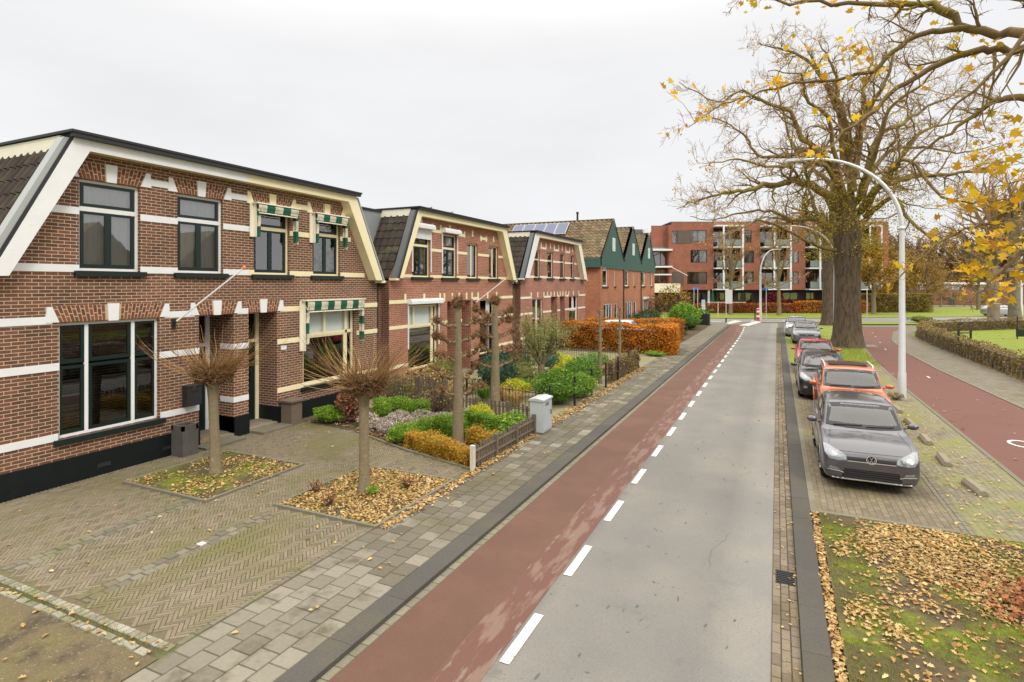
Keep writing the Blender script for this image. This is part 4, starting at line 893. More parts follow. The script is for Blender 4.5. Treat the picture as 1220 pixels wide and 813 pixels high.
# solar panels near the ridge of the first slope
m_solar = MAT('solar_cell', srgb(52, 66, 104), rough=.15, var=(.8, .1), coat=.5)
for i in range(5):
    x1 = FX - 3.8 - i * 1.08; t = thing('solar_panel', ['first', 'second', 'third', 'fourth', 'fifth'][i] + ' blue solar panel from the right, high on the mossy tiled roof', 'solar panel', (x1, 48, 8.9), group='solar panels on the tiled roof')
    uy, uz = 4.05 / math.hypot(4.05, 3.7), 3.7 / math.hypot(4.05, 3.7); yb, zb = 48.75 - .35 - uy * 1.6, 9.7 - .2 - uz * 1.6
    f = lambda u, v, d, yb=yb, zb=zb: (u, yb + uy * v - uz * d, zb + uz * v + uy * d)
    MB().prism([(x1 - 1.02, 0), (x1, 0), (x1, 1.6), (x1 - 1.02, 1.6)], f, .08, .12).build('panel_frame', m_metal, t)
    MB().prism([(x1 - .99, .03), (x1 - .03, .03), (x1 - .03, 1.57), (x1 - .99, 1.57)], f, .12, .125).build('cells', m_solar, t)
# ================================================================ FAR BUILDINGS (built in their own turned frame)
def far_thing(name, label, cat, d):
    o = thing(name, label, cat, tuple(loc(0, d)), TH); return o      # local x = right, local y = away
DA = 86.0
ap = far_thing('apartment_building', 'four storey red brick apartment block with white framed balconies across the junction', 'apartment building', DA)
def lb(m, x0, x1, y0, y1, z0, z1): return m.box(x0, x1, y0, y1, z0, z1)
F3 = [3.45, 6.6, 9.75]; TOP = 13.5
f2 = lambda u, v, d: (u, d, v)
wins = [(26.4, 29.4, 4.15, 6.0), (26.9, 29.4, 7.4, 9.3), (24.1, 26.4, 10.3, 12.2), (26.8, 29.3, 10.5, 12.3)]
for a in (34.6, 41.7, 48.9): wins += [(a, a + 1.85 if a < 40 else a + 1.5, 4.25, 6.05), (a, a + 1.85 if a < 40 else a + 1.5, 7.35, 9.2), (a + .5, a + 1.5, 10.4, 12.3)]
bays = [(30.35, 34.35), (37.4, 41.45), (44.2, 48.2), (51.6, 54.9)]
hol = [rect(*w) for w in wins] + [rect(a, b, 3.3, TOP - .8) for a, b in bays]
plate([(24.0, 3.3), (56.5, 3.3), (56.5, TOP), (24.0, TOP)], hol, f2, .15).build('brick_wall', m_brickapt, ap, local=True)
MB().box(21.3, 24.0, 1.2, 1.4, 9.4, 13.1).box(21.3, 24.2, 1.3, 12, 3, 9.4).box(24, 56.5, 12, 12.2, 3.3, TOP).box(23.7, 24.0, .01, 12, 3.0, TOP - .4).box(56.5, 56.7, 0, 12, 0, TOP).build('side_wall', m_brickapt, ap, local=True)
MB().box(23.95, 56.75, -.03, 12.2, TOP, TOP + .1).box(21.0, 24.0, .8, 12, 9.3, 9.7).build('roof_edge', m_zinc, ap, local=True)
MB().box(24.2, 56.4, 4, 4.1, 0, TOP).box(24.2, 56.4, .2, 12, 3.3, 3.4).box(24.2, 56.4, .2, 4, 6.5, 6.6).box(24.2, 56.4, .2, 4, 9.7, 9.8).box(24.2, 56.4, .2, 12, TOP - .2, TOP - .05).build('room_shell', m_room, ap, local=True)
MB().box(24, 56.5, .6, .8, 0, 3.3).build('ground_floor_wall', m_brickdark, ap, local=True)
gfw = [(34.2, 36.4), (41, 43.3), (44.5, 46), (48.6, 51), (31, 33.5), (26, 29)]
def farwin(x0, x1, y, z0, z1, cur=1, n=2, par=ap, fm=None, pane=None):
    m = MB(); w_ = .07
    m.box(x0, x1, y, y + .06, z0, z0 + w_).box(x0, x1, y, y + .06, z1 - w_, z1).box(x0, x0 + w_, y, y + .06, z0, z1).box(x1 - w_, x1, y, y + .06, z0, z1)
    for i in range(1, n): m.box(x0 + (x1 - x0) * i / n - .04, x0 + (x1 - x0) * i / n + .04, y, y + .06, z0, z1)
    w = m.build('window', fm or m_black, par, local=True)
    MB().add([(x0, y + .03, z0), (x1, y + .03, z0), (x1, y + .03, z1), (x0, y + .03, z1)], [(0, 1, 2, 3)]).build('pane', pane or m_glass, w, local=True)
    if cur:
        a = x0 + (x1 - x0) * (.62 if cur == 1 else .05); b = x1 - .05 if cur == 1 else x0 + (x1 - x0) * .42 if cur == 2 else x1 - .05
        MB().grid(lambda u, v: (a + u * (b - a), y + .25 + .04 * math.sin(u * 30), z0 + (z1 - z0) * v), 24, 1).build('curtain', m_curtain, w, local=True)
    return w
for i, w in enumerate(wins): farwin(w[0], w[1], .12, w[2], w[3], [1, 1, 2, 0][i % 4] if i != 3 else 3)
MB().box(24.1, 25.9, -.05, .0, 4.15, 6.0).box(24.9, 27.0, -.045, .0, 10.3, 12.3).build('panel_cladding', MAT('dark_cladding', srgb(94, 78, 74), rough=.7, var=(2, .2)), ap, local=True)
for i, (a, b) in enumerate(gfw): farwin(a, b, .5, .3, 2.9, [1, 2, 1, 3, 1, 2][i])
m_bglass = MAT('balcony_glass', srgb(122, 134, 130), rough=.15, var=(.6, .1), spec=.8)
bal = MB(); pan = MB(); post = MB()
for a, b in bays:
    for z in F3:
        bal.box(a - .05, b + .05, -1.3, 1.5, z - .16, z + .02)
        pan.box(a + .1, b - .1, -1.27, -1.24, z + .12, z + 1.05)
    bal.box(a - .05, b + .05, -1.3, 1.5, 12.75, 12.95)
    for x in ((a + 1.05, b - .1) if a < 35 else (a + 1.5, b - .1)): post.box(x - .12, x + .12, -1.42, -1.3, 3.3, 12.95)
    for z in F3: farwin(a + .3, b - .3, 1.55, z + .05, z + 2.5, 1, 3)
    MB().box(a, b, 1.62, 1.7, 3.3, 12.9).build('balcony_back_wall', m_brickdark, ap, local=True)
bal.build('balcony_slab', m_white, ap, local=True); pan.build('balcony_glass', m_bglass, ap, local=True); post.build('balcony_post', m_white, ap, local=True)
# stair tower, side balconies and the long pale parapet at the left end
MB().box(16.5, 21.3, 6, 14, 0, 13.0).build('tower', MAT('grey_render', srgb(104, 100, 98), rough=.9, var=(1.5, .1)), ap, local=True)
m = MB()
for i in range(3): m.box(21.0 + i * .35, 21.08 + i * .35, 5.4, 5.5, 9.3, 13.2)
for i in range(13): m.box(20.9, 21.85, 5.42, 5.5, 9.5 + i * .28, 9.56 + i * .28)
m.build('stair_frame', m_white, ap, local=True)
MB().box(20.4, 25.1, -.9, -.75, 3.0, 4.25).box(20.4, 20.6, -.75, 3, 3.0, 4.25).box(20.4, 25.1, -.9, 4, 2.9, 3.02).build('parapet', m_pale, ap, local=True)
MB().box(20.8, 24.1, -.3, 1.5, 6.66, 6.9).box(20.8, 24.1, -.3, 1.5, 9.2, 9.45).box(20.9, 24.0, -.25, -.15, 5.5, 5.7).build('balcony_slab', m_white, ap, local=True)
farwin(21.4, 24.0, 1.22, 7.0, 9.1, 1, 2); farwin(21.4, 24.0, 1.22, 4.4, 6.4, 1, 2)
m = MB(); m.bar((23.9, -.4, 6.75), (26.0, -1.6, 5.4), .08); m.build('awning_arm', m_white, ap, local=True)
MB().box(20.6, 20.9, .2, .5, 0, 3).box(29.6, 29.9, .2, .5, 0, 3.3).build('column', m_white, ap, local=True)
MB().box(21.5, 24, 3.0, 3.1, 0, 2.9).build('undercroft_wall', m_black, ap, local=True)
# houses across the street, beyond the right edge of the picture (seen in the windows)
for i_, (y0_, w_, hh_) in enumerate(((2, 9, 5.2), (13, 10, 5.6), (25, 9, 5.2), (36, 9, 5.4))):
    hs = thing('opposite_house', ['first', 'second', 'third', 'fourth'][i_] + ' brick house with a tiled gable roof on the other side of the cycle path', 'house', (27, y0_, 0), group='houses opposite')
    MB().box(27, 36, y0_, y0_ + w_, 0, hh_).build('wall', m_brick2, hs)
    MB().prism([(y0_ - .4, hh_ - .2), (y0_ + w_ + .4, hh_ - .2), (y0_ + w_ / 2, hh_ + 4.2)], lambda u, v, d: (d, u, v), 26.6, 36.4).build('roof', m_tile_b, hs)
    for yy in (y0_ + 1.2, y0_ + w_ - 2.8):
        for zz in (.9, 3.6):
            if zz + 1.4 < hh_: wn = MB().box(26.95, 27, yy, yy + 1.6, zz, zz + 1.4).build('window', m_white, hs); MB().add([(26.94, yy + .1, zz + .1), (26.94, yy + 1.5, zz + .1), (26.94, yy + 1.5, zz + 1.3), (26.94, yy + .1, zz + 1.3)], [(0, 1, 2, 3)]).build('pane', m_glass_dark, wn)
# school
DS = 118.0
sc = far_thing('school_building', 'low brick school building with a white flat roof edge beyond the park', 'school', DS)
MB().box(62, 106, 0, 12, 0, 4.15).build('brick_wall', m_brickschool, sc, local=True)
MB().box(61.6, 106.4, -.4, 12.4, 4.15, 4.6).build('roof_edge', m_white, sc, local=True)
for x0, x1 in ((66, 71), (76, 81), (84.3, 87.9), (88.9, 93.3), (96.5, 102)):
    farwin(x0, x1, -.08, 3.15, 3.9, 0, 4, sc, m_white)
for x0, x1, z1 in ((78, 83, 2.9), (84, 86.3, 2.6), (96, 99, 2.7)): farwin(x0, x1, -.06, .4, z1, 0, 3, sc, m_black)
MB().box(90.3, 91.4, -.1, 0, 0, 2.3).build('door', MAT('school_door', srgb(40, 74, 60), rough=.5), sc, local=True)
gb = far_thing('white_gabled_house', 'white gabled house half hidden behind the school roof and trees', 'house', 150)
MB().box(100, 112, 0, 9, 0, 5.5).prism([(100, 5.5), (112, 5.5), (106, 11)], lambda u, v, d: (u, d, v), 0, 9).build('wall', m_white, gb, local=True)
MB().prism([(99.5, 5.4), (106, 11.4), (106, 11.2), (100, 5.3)], lambda u, v, d: (u, d, v), -.3, 9.3).prism([(112.5, 5.4), (106, 11.4), (106, 11.2), (112, 5.3)], lambda u, v, d: (u, d, v), -.3, 9.3).build('roof', m_tile_b, gb, local=True)
for x in (103, 107.5): farwin(x, x + 1.5, -.08, 3, 5, 0, 2, gb, m_black)
gb = far_thing('dark_roofed_house', 'brick house with a steep dark tiled roof far behind the school', 'house', 160)
MB().box(118, 146, 0, 10, 0, 4).build('wall', m_brickschool, gb, local=True)
MB().prism([(0, 4), (10, 4), (5, 10.5)], lambda u, v, d: (d, u - 0, v), 117.5, 146.5).build('roof', MAT('far_dark_tile', srgb(92, 84, 82), rough=.9, var=(.6, .2)), gb, local=True)
for x in (121, 127, 133, 139): farwin(x, x + 2, -.08, 1, 2.8, 0, 2, gb, m_white)
# ================================================================ TREES
class Grow:
    def __init__(s, seed): s.r = random.Random(seed); s.big = MB(); s.mid = MB(); s.tw = MB(); s.tips = []; s.nodes = []
    def path(s, a, d, L, n, crook, lift=0.0, grav=0.0):
        pts = [Vector(a)]; d = Vector(d).normalized(); st = L / n
        for i in range(n):
            d = d + Vector((s.r.gauss(0, crook), s.r.gauss(0, crook), s.r.gauss(0, crook * .8) + lift - grav))
            d.normalize(); pts.append(pts[-1] + d * st)
        return pts
    def branch(s, a, d, L, r, lev, P):
        """lev counts down to 0 = twig"""
        n = max(3, int(P['seg'] * (1 + lev * .5)))
        pts = s.path(a, d, L, n, P['crook'] * (1 if lev else .8), P['lift'] if lev else P.get('tiplift', P['lift']))
        r1 = r * P.get('taper', .35)
        rad = [max(P['rmin'], r + (r1 - r) * i / n) for i in range(n + 1)]
        tgt = s.big if r > P.get('rbig', .09) else (s.mid if r > P.get('rmid', .025) else s.tw)
        tgt.tube(pts, rad, 9 if r > .15 else 6 if r > .05 else 4 if r > .02 else 3, cap=False)
        if lev <= 1: s.nodes += pts[1:]
        if lev == 0: s.tips.append(pts[-1]); return
        kids = P['kids'][lev - 1]
        for k in range(kids):
            t = P['t0'] + (1 - P['t0']) * (k + s.r.random() * .8) / kids
            f = min(.999, t) * n; i = int(f); p = pts[i].lerp(pts[i + 1], f - i)
            dr = (pts[i + 1] - pts[i]).normalized(); ax = dr.orthogonal().normalized(); ax.rotate(Matrix.Rotation(s.r.uniform(0, 2 * PI), 3, dr))
            ang = math.radians(s.r.uniform(*P['ang'])); nd_ = dr.copy(); nd_.rotate(Matrix.Rotation(ang, 3, ax))
            nd_.z += P.get('up', 0) * s.r.random()
            LL = L * P['ratio'] * (1.15 - .55 * t) * s.r.uniform(.7, 1.2)
            s.branch(p, nd_, LL, max(P['rmin'], min(rad[i] * .62, r * .6)), lev - 1, P)
        # continuing tip
        s.branch(pts[-1], (pts[-1] - pts[-2]), L * P['ratio'] * .8, max(P['rmin'], r1 * .9), lev - 1, P)
    def limb(s, pts, r0, r1, lev, P, kids, Lk, t0=.15):
        """explicit limb with generated side branches"""
        pts = [Vector(p) for p in pts]; q = []
        for i in range(len(pts) - 1):
            p0 = pts[max(i - 1, 0)]; p1 = pts[i]; p2 = pts[i + 1]; p3 = pts[min(i + 2, len(pts) - 1)]
            for k in range(4):
                t = k / 4
                q.append(.5 * ((2 * p1) + (-p0 + p2) * t + (2 * p0 - 5 * p1 + 4 * p2 - p3) * t * t + (-p0 + 3 * p1 - 3 * p2 + p3) * t ** 3))
        q.append(pts[-1]); n = len(q) - 1
        q = [p + Vector((s.r.gauss(0, 1), s.r.gauss(0, 1), s.r.gauss(0, 1))) * (r0 * .25 if 0 < i < n else 0) for i, p in enumerate(q)]
        rad = [r0 + (r1 - r0) * (i / n) ** .8 for i in range(n + 1)]
        (s.big if r0 > P.get('rbig', .09) else s.mid).tube(q, rad, 10 if r0 > .15 else 7, cap=False)
        for k in range(kids):
            t = t0 + (1 - t0) * (k + s.r.random()) / kids; f = min(.999, t) * n; i = int(f); p = q[i].lerp(q[i + 1], f - i)
            dr = (q[i + 1] - q[i]).normalized(); ax = dr.orthogonal().normalized(); ax.rotate(Matrix.Rotation(s.r.uniform(0, 2 * PI), 3, dr))
            nd_ = dr.copy(); nd_.rotate(Matrix.Rotation(math.radians(s.r.uniform(*P['ang'])), 3, ax)); nd_.z += P.get('up', 0) * s.r.random()
            s.branch(p, nd_, Lk * s.r.uniform(.6, 1.25) * (1.1 - .5 * t), max(rad[i] * .5, P['rmin']), lev, P)
        return q
def trunk_mesh(pts, rad, n=20, flare=1.25, seed=0, rough=.06):
    mb = MB(); pts = [Vector(p) for p in pts]; m = len(pts)
    rr = random.Random(seed); ph = rr.uniform(0, 9)
    for i, p in enumerate(pts):
        for k in range(n):
            a = 2 * PI * k / n; rd = rad[i] * (1 + rough * math.sin(a * 5 + ph) + rough * .7 * math.sin(a * 3 + i * .5) + rr.uniform(-rough, rough) * .4)
            mb.v.append((p.x + rd * math.cos(a), p.y + rd * math.sin(a), p.z))
    for i in range(m - 1):
        for k in range(n):
            k2 = (k + 1) % n; mb.f.append((i * n + k, i * n + k2, (i + 1) * n + k2, (i + 1) * n + k))
    return mb
def jitter(nodes, n, s, seed=1):
    r = random.Random(seed); out = []
    for _ in range(n):
        p = r.choice(nodes); out.append((p.x + r.gauss(0, s), p.y + r.gauss(0, s), p.z + r.gauss(0, s)))
    return out
# ---- the big oak
OP = dict(seg=4, crook=.21, lift=.03, tiplift=.06, rmin=.008, kids=[5, 5, 5], t0=.18, ang=(28, 68), ratio=.52, up=.22, rbig=.10, rmid=.03, taper=.4)
def big_oak(t, base, rb, hc, limbs, seed, P, leaves, mossn=0, lean=(0, 0), trunk_top=None):
    g = Grow(seed); b = Vector(base)
    zs = [-.1, .25, .8, 1.6, 3, 4.5, 6, hc * .85, hc]
    rd = [rb * 1.28, rb * 1.16, rb * 1.03, rb * .97, rb * .93, rb * .90, rb * .9, rb * .95, rb * .8]
    tp = [b + Vector((lean[0] * z / hc, lean[1] * z / hc, z)) for z in zs]
    tm = trunk_mesh(tp, rd, 26, seed=seed)
    top = tp[-1]
    for (az, el, L, r, z0, lev) in limbs:
        a = math.radians(az); e = math.radians(el); d = Vector((math.cos(a) * math.cos(e), math.sin(a) * math.cos(e), math.sin(e)))
        s0 = b + Vector((lean[0] * z0 / hc, lean[1] * z0 / hc, z0)); s0 = s0 + d * rb * .25
        g.branch(s0, d, L, r, lev, P)
    tm.add(g.big.v, g.big.f)
    tk = tm.build('trunk', m_bark, t, smooth=True)
    g.mid.add(g.tw.v, g.tw.f) if False else None
    g.mid.add(g.tw.v, g.tw.f); g.mid.build('crown', m_twig, t)
    if leaves: cards('leaves', jitter(g.nodes, leaves, .12, seed), (.10, .19), m_lf_yellow, t, T_LEAF)
    return g
oak = thing('oak_tree', 'huge bare oak with a mossy trunk and wide crooked limbs, right of the parked cars', 'tree', (4.15, 42.9, 0))
OD = -SN * 4.15 + CS * 42.9
OQ = dict(seg=4, crook=.26, lift=.02, tiplift=.05, rmin=.0085, kids=[5, 5], t0=.10, ang=(28, 78), ratio=.56, up=.2, rbig=.10, rmid=.032, taper=.3)
og = Grow(5)
tz = [-.1, .25, .8, 1.6, 3, 4.5, 6, 7.4, 8.6, 9.8]; tr = [1.12, .98, .87, .80, .76, .74, .8, .82, .62, .36]
tm = trunk_mesh([(4.15, 42.9, z) for z in tz], tr, 34, seed=5, rough=.035)
LIMBS = [([(1003, 236), (975, 224), (948, 216), (925, 219), (903, 222), (880, 230), (853, 232), (830, 241), (806, 249)], .36, -2, 16),
 ([(1000, 200), (986, 188), (956, 166), (941, 134), (911, 124), (884, 109), (854, 121), (809, 98)], .27, -1, 16),
 ([(1002, 215), (971, 178), (937, 186), (903, 185), (888, 162), (862, 147), (835, 135)], .22, 2, 14),
 ([(1005, 180), (1001, 140), (975, 87), (948, 64), (922, 57), (905, 52)], .24, 1, 14),
 ([(1000, 262), (972, 262), (944, 262), (924, 253), (904, 251), (877, 255), (850, 262), (822, 258)], .2, 3, 12),
 ([(998, 285), (972, 292), (948, 281), (913, 264), (891, 268), (868, 279), (842, 285)], .17, -4, 10),
 ([(1016, 215), (1012, 170), (1005, 135), (996, 100), (988, 72), (975, 48)], .34, 0, 16),
 ([(1020, 200), (1024, 154), (1040, 125), (1058, 92), (1066, 62), (1085, 40)], .3, -2, 16),
 ([(1026, 225), (1045, 165), (1077, 146), (1098, 131), (1133, 113), (1160, 88)], .26, 2, 16),
 ([(1030, 238), (1042, 226), (1068, 216), (1092, 210), (1122, 209), (1150, 206), (1180, 200), (1225, 186)], .32, -3, 16),
 ([(1028, 215), (1045, 195), (1068, 178), (1113, 178), (1150, 182), (1195, 170)], .22, 3, 14),
 ([(1030, 245), (1062, 236), (1083, 261), (1104, 281), (1122, 293), (1150, 318)], .2, -6, 9),
 ([(1015, 225), (1010, 190), (1030, 150), (1028, 105), (1040, 70), (1030, 45)], .26, 5, 14),
 ([(1010, 240), (985, 215), (965, 200), (940, 160), (925, 95), (940, 75)], .24, 6, 14),
 ([(1022, 240), (1060, 205), (1095, 160), (1120, 150), (1165, 140), (1205, 120)], .24, 6, 14),
 ([(1010, 240), (990, 205), (960, 190), (925, 200), (880, 190), (845, 195)], .22, -7, 13),
 ([(1025, 240), (1055, 215), (1080, 190), (1125, 235), (1170, 240), (1215, 232)], .22, -7, 13),
 ([(1012, 235), (1000, 210), (985, 140), (960, 120), (955, 90), (915, 85)], .22, -6, 12),
 ([(1018, 230), (1040, 190), (1060, 130), (1100, 100), (1120, 70)], .22, -6, 12)]
for pts_, r0, dd, kids in LIMBS:
    n_ = len(pts_) - 1
    og.limb([pt(px, py + (14 if i == 0 else 0), OD + dd * (i / n_) ** .8) for i, (px, py) in enumerate(pts_)], r0 * .86, .022, 2, OQ, kids + 2, 2.3, .12)
tm.build('trunk', m_bark, oak, smooth=True); og.big.add(og.mid.v, og.mid.f); og.big.build('limb_framework', m_bark_up, oak, smooth=True); og.tw.build('crown', m_twig, oak)
cards('leaves', jitter(og.nodes, 2800, .12, 5), (.09, .18), m_lf_yellow, oak, T_LEAF)
r_ = random.Random(3)
mp = []
for _ in range(15000):
    a = r_.uniform(0, 2 * PI); z = r_.uniform(6.2, 10.8); rr = r_.uniform(.7, 4.6) * (1 if z > 7 else .45); mp.append((4.15 + rr * math.cos(a), 42.9 + rr * math.sin(a), z + r_.gauss(0, .3)))
mp = [p for p in mp if noise.noise(Vector(p) * .8) > .02]
cards('shoot_leaves', mp, (.07, .15), m_lf_moss, oak)
oak2 = thing('oak_tree', 'second thick trunked oak standing just behind the huge oak, by the junction', 'tree', (4.9, 67.5, 0))
P2 = dict(OP, kids=[4, 4, 4], rmin=.014)
g = big_oak(oak2, (4.9, 67.0, 0), .74, 9.5, [(190, 20, 5.4, .3, 8.6, 3), (160, 45, 5.4, .3, 9, 3), (230, 40, 5.2, .3, 9, 3), (90, 60, 5.4, .3, 9.2, 3), (20, 30, 5.4, .3, 8.6, 3), (300, 50, 5.4, .3, 9, 3), (0, 65, 5.2, .3, 9.2, 3), (210, 70, 5.4, .3, 9.3, 3)], 9, P2, 700)
cards('shoot_leaves', [p for p in [(4.9 + r_.gauss(0, 1.3), 67 + r_.gauss(0, 1.3), r_.uniform(6.5, 11)) for _ in range(1400)]], (.12, .24), m_lf_moss, oak2)
# ---- overhanging tree at the right edge (trunk outside the frame)
nt_ = thing('overhanging_oak', 'close oak at the right edge with yellow leaved branches reaching over the street', 'tree', (3.75, 8.7, 0))
g = Grow(21); NPm = dict(seg=4, crook=.2, lift=.0, rmin=.0028, kids=[5, 5, 4], t0=.2, ang=(22, 58), ratio=.52, up=.1, rbig=.06, rmid=.014, taper=.3)
B = Vector((3.75, 8.7, 0)); tp = [B + Vector((0, 0, z)) for z in (-.1, .3, 1, 2.5, 4.5, 6, 8, 10)]
tm = trunk_mesh(tp, [.55, .48, .42, .38, .36, .34, .3, .2], 18, seed=4)
V_ = lambda px, py, d: pt(px, py, d)
T0 = lambda z: B + Vector((0, 0, z))
L1 = g.limb([T0(6.9), V_(1290, 62, 7.0), V_(1220, 42, 7.9), V_(1155, 36, 8.4), V_(1112, 4, 8.7), V_(1060, 5, 8.9), V_(990, 4, 9.1), V_(925, 4, 9.2), V_(880, -6, 9.2)], .10, .012, 2, NPm, 11, .75, .3)
L2 = g.limb([V_(1155, 34, 8.4), V_(1110, 38, 8.4), V_(1070, 55, 8.4), V_(1040, 84, 8.5), V_(1000, 94, 8.6), V_(945, 100, 8.8), V_(905, 110, 9.0), V_(862, 125, 9.2), V_(820, 152, 9.4)], .05, .006, 2, NPm, 13, .62, .15)
L3 = g.limb([T0(6.6), V_(1290, 70, 7.0), V_(1220, 60, 7.6), V_(1165, 60, 7.8), V_(1115, 76, 7.9), V_(1070, 104, 8.0), V_(1030, 140, 8.0), V_(985, 176, 8.1), V_(955, 204, 8.2)], .085, .008, 2, NPm, 11, .6, .3)
L4 = g.limb([T0(5.6), V_(1290, 130, 6.8), V_(1215, 116, 7.2), V_(1185, 122, 7.4), V_(1150, 146, 7.5), V_(1110, 172, 7.6), V_(1065, 208, 7.8)], .07, .008, 2, NPm, 9, .6, .3)
L5 = g.limb([T0(4.9), V_(1280, 190, 6.6), V_(1225, 215, 6.9), V_(1190, 262, 7.0), V_(1150, 272, 7.2), V_(1105, 300, 7.3), V_(1062, 338, 7.4)], .045, .005, 1, NPm, 11, .42, .3)
L6 = g.limb([T0(5.2), V_(1290, 240, 6.4), V_(1235, 285, 6.6), V_(1200, 318, 6.7), V_(1172, 345, 6.8), V_(1148, 366, 6.9)], .04, .004, 1, NPm, 9, .4, .3)
g.limb([T0(6.4), V_(1280, 10, 7.2), V_(1225, -10, 7.6), V_(1130, -30, 8.2), V_(1000, -40, 8.8), V_(940, -30, 9)], .09, .01, 2, NPm, 8, .8, .3)
# rest of the crown outside the picture, coarse
for az, el, z0 in ((-60, 35, 6.5), (-20, 30, 6), (20, 40, 7), (-100, 30, 7), (60, 45, 7.5), (-140, 55, 8), (120, 60, 8)):
    a, e = math.radians(az), math.radians(el); g.branch(T0(z0), Vector((math.cos(a) * math.cos(e), math.sin(a) * math.cos(e), math.sin(e))), 2.6, .12, 2, dict(NPm, rmin=.006))
lv = []; NODES = [p for L_ in (L1, L2, L3, L4, L5, L6) for p in L_]; extra = MB()
def cluster(q, n, s, twig=False):
    if twig:
        near = min(NODES, key=lambda p: (p - q).length + abs(p.z - q.z - .15) * .3); md = near.lerp(q, .5) + Vector((r_.gauss(0, .03), r_.gauss(0, .03), .08))
        extra.tube([near, near.lerp(md, .5) + Vector((0, 0, .02)), md, md.lerp(q, .5), q], [.007, .006, .0045, .0035, .002], 4, cap=False)
        for _ in range(max(2, n // 4)):
            e = q + Vector((r_.gauss(0, s), r_.gauss(0, s), r_.gauss(0, s))); extra.tube([md.lerp(q, r_.uniform(.2, .9)), e], [.003, .0018], 3, cap=False)
    for _ in range(n): lv.append((q.x + r_.gauss(0, s), q.y + r_.gauss(0, s), q.z + r_.gauss(0, s * .8)))
for pts_, n in ((L1, 5), (L2, 9), (L3, 3), (L4, 3)):
    for p in pts_[10:]:
        if r_.random() < .5: cluster(p, r_.randint(1, n), .11)
for px, py, d, n, s in ((1030, 60, 8.4, 16, .14), (1005, 55, 8.4, 10, .14), (970, 80, 8.6, 12, .13), (955, 60, 8.6, 8, .12), (920, 105, 9, 8, .1), (1075, 5, 8.8, 10, .12), (900, 5, 9.2, 6, .1), (805, 160, 9.4, 5, .12), (795, 110, 9.4, 5, .14), (842, 118, 9.2, 7, .16), (980, 150, 8.4, 8, .2),
                        (1200, 160, 6.9, 34, .15), (1212, 205, 6.8, 38, .16), (1175, 195, 7.1, 26, .12), (1160, 240, 7.1, 22, .14), (1190, 250, 6.9, 22, .15), (1135, 245, 7.4, 12, .12), (1210, 290, 6.7, 40, .16), (1180, 290, 6.9, 20, .12), (1165, 322, 7.0, 26, .1), (1190, 340, 6.8, 6, .08),
                        (1184, 363, 6.8, 5, .05), (1155, 355, 6.9, 3, .05), (1198, 362, 6.8, 3, .05), (1060, 345, 7.4, 4, .05), (1072, 318, 7.4, 4, .08), (1140, 290, 7.3, 8, .12), (1105, 278, 7.5, 7, .1), (1212, 330, 6.7, 12, .1), (1145, 50, 8.5, 6, .2), (1195, 90, 7.8, 5, .2), (1105, 100, 8.2, 6, .25), (1130, 10, 8.6, 7, .2)):
    cluster(V_(px, py, d), n, s, True)
tm.build('trunk', m_bark, nt_, smooth=True); g.big.add(g.mid.v, g.mid.f); g.big.build('limb_framework', m_bark_up, nt_, smooth=True); g.tw.add(extra.v, extra.f); g.tw.build('crown', m_twig, nt_)
cards('leaves', lv, (.07, .15), m_lf_yellow, nt_, T_MAPLE)
m_tangle = MAT('tangled_twig', srgb(104, 74, 44), rough=.85, ramp=[srgb(72, 50, 32), srgb(106, 76, 46), srgb(132, 98, 60)])
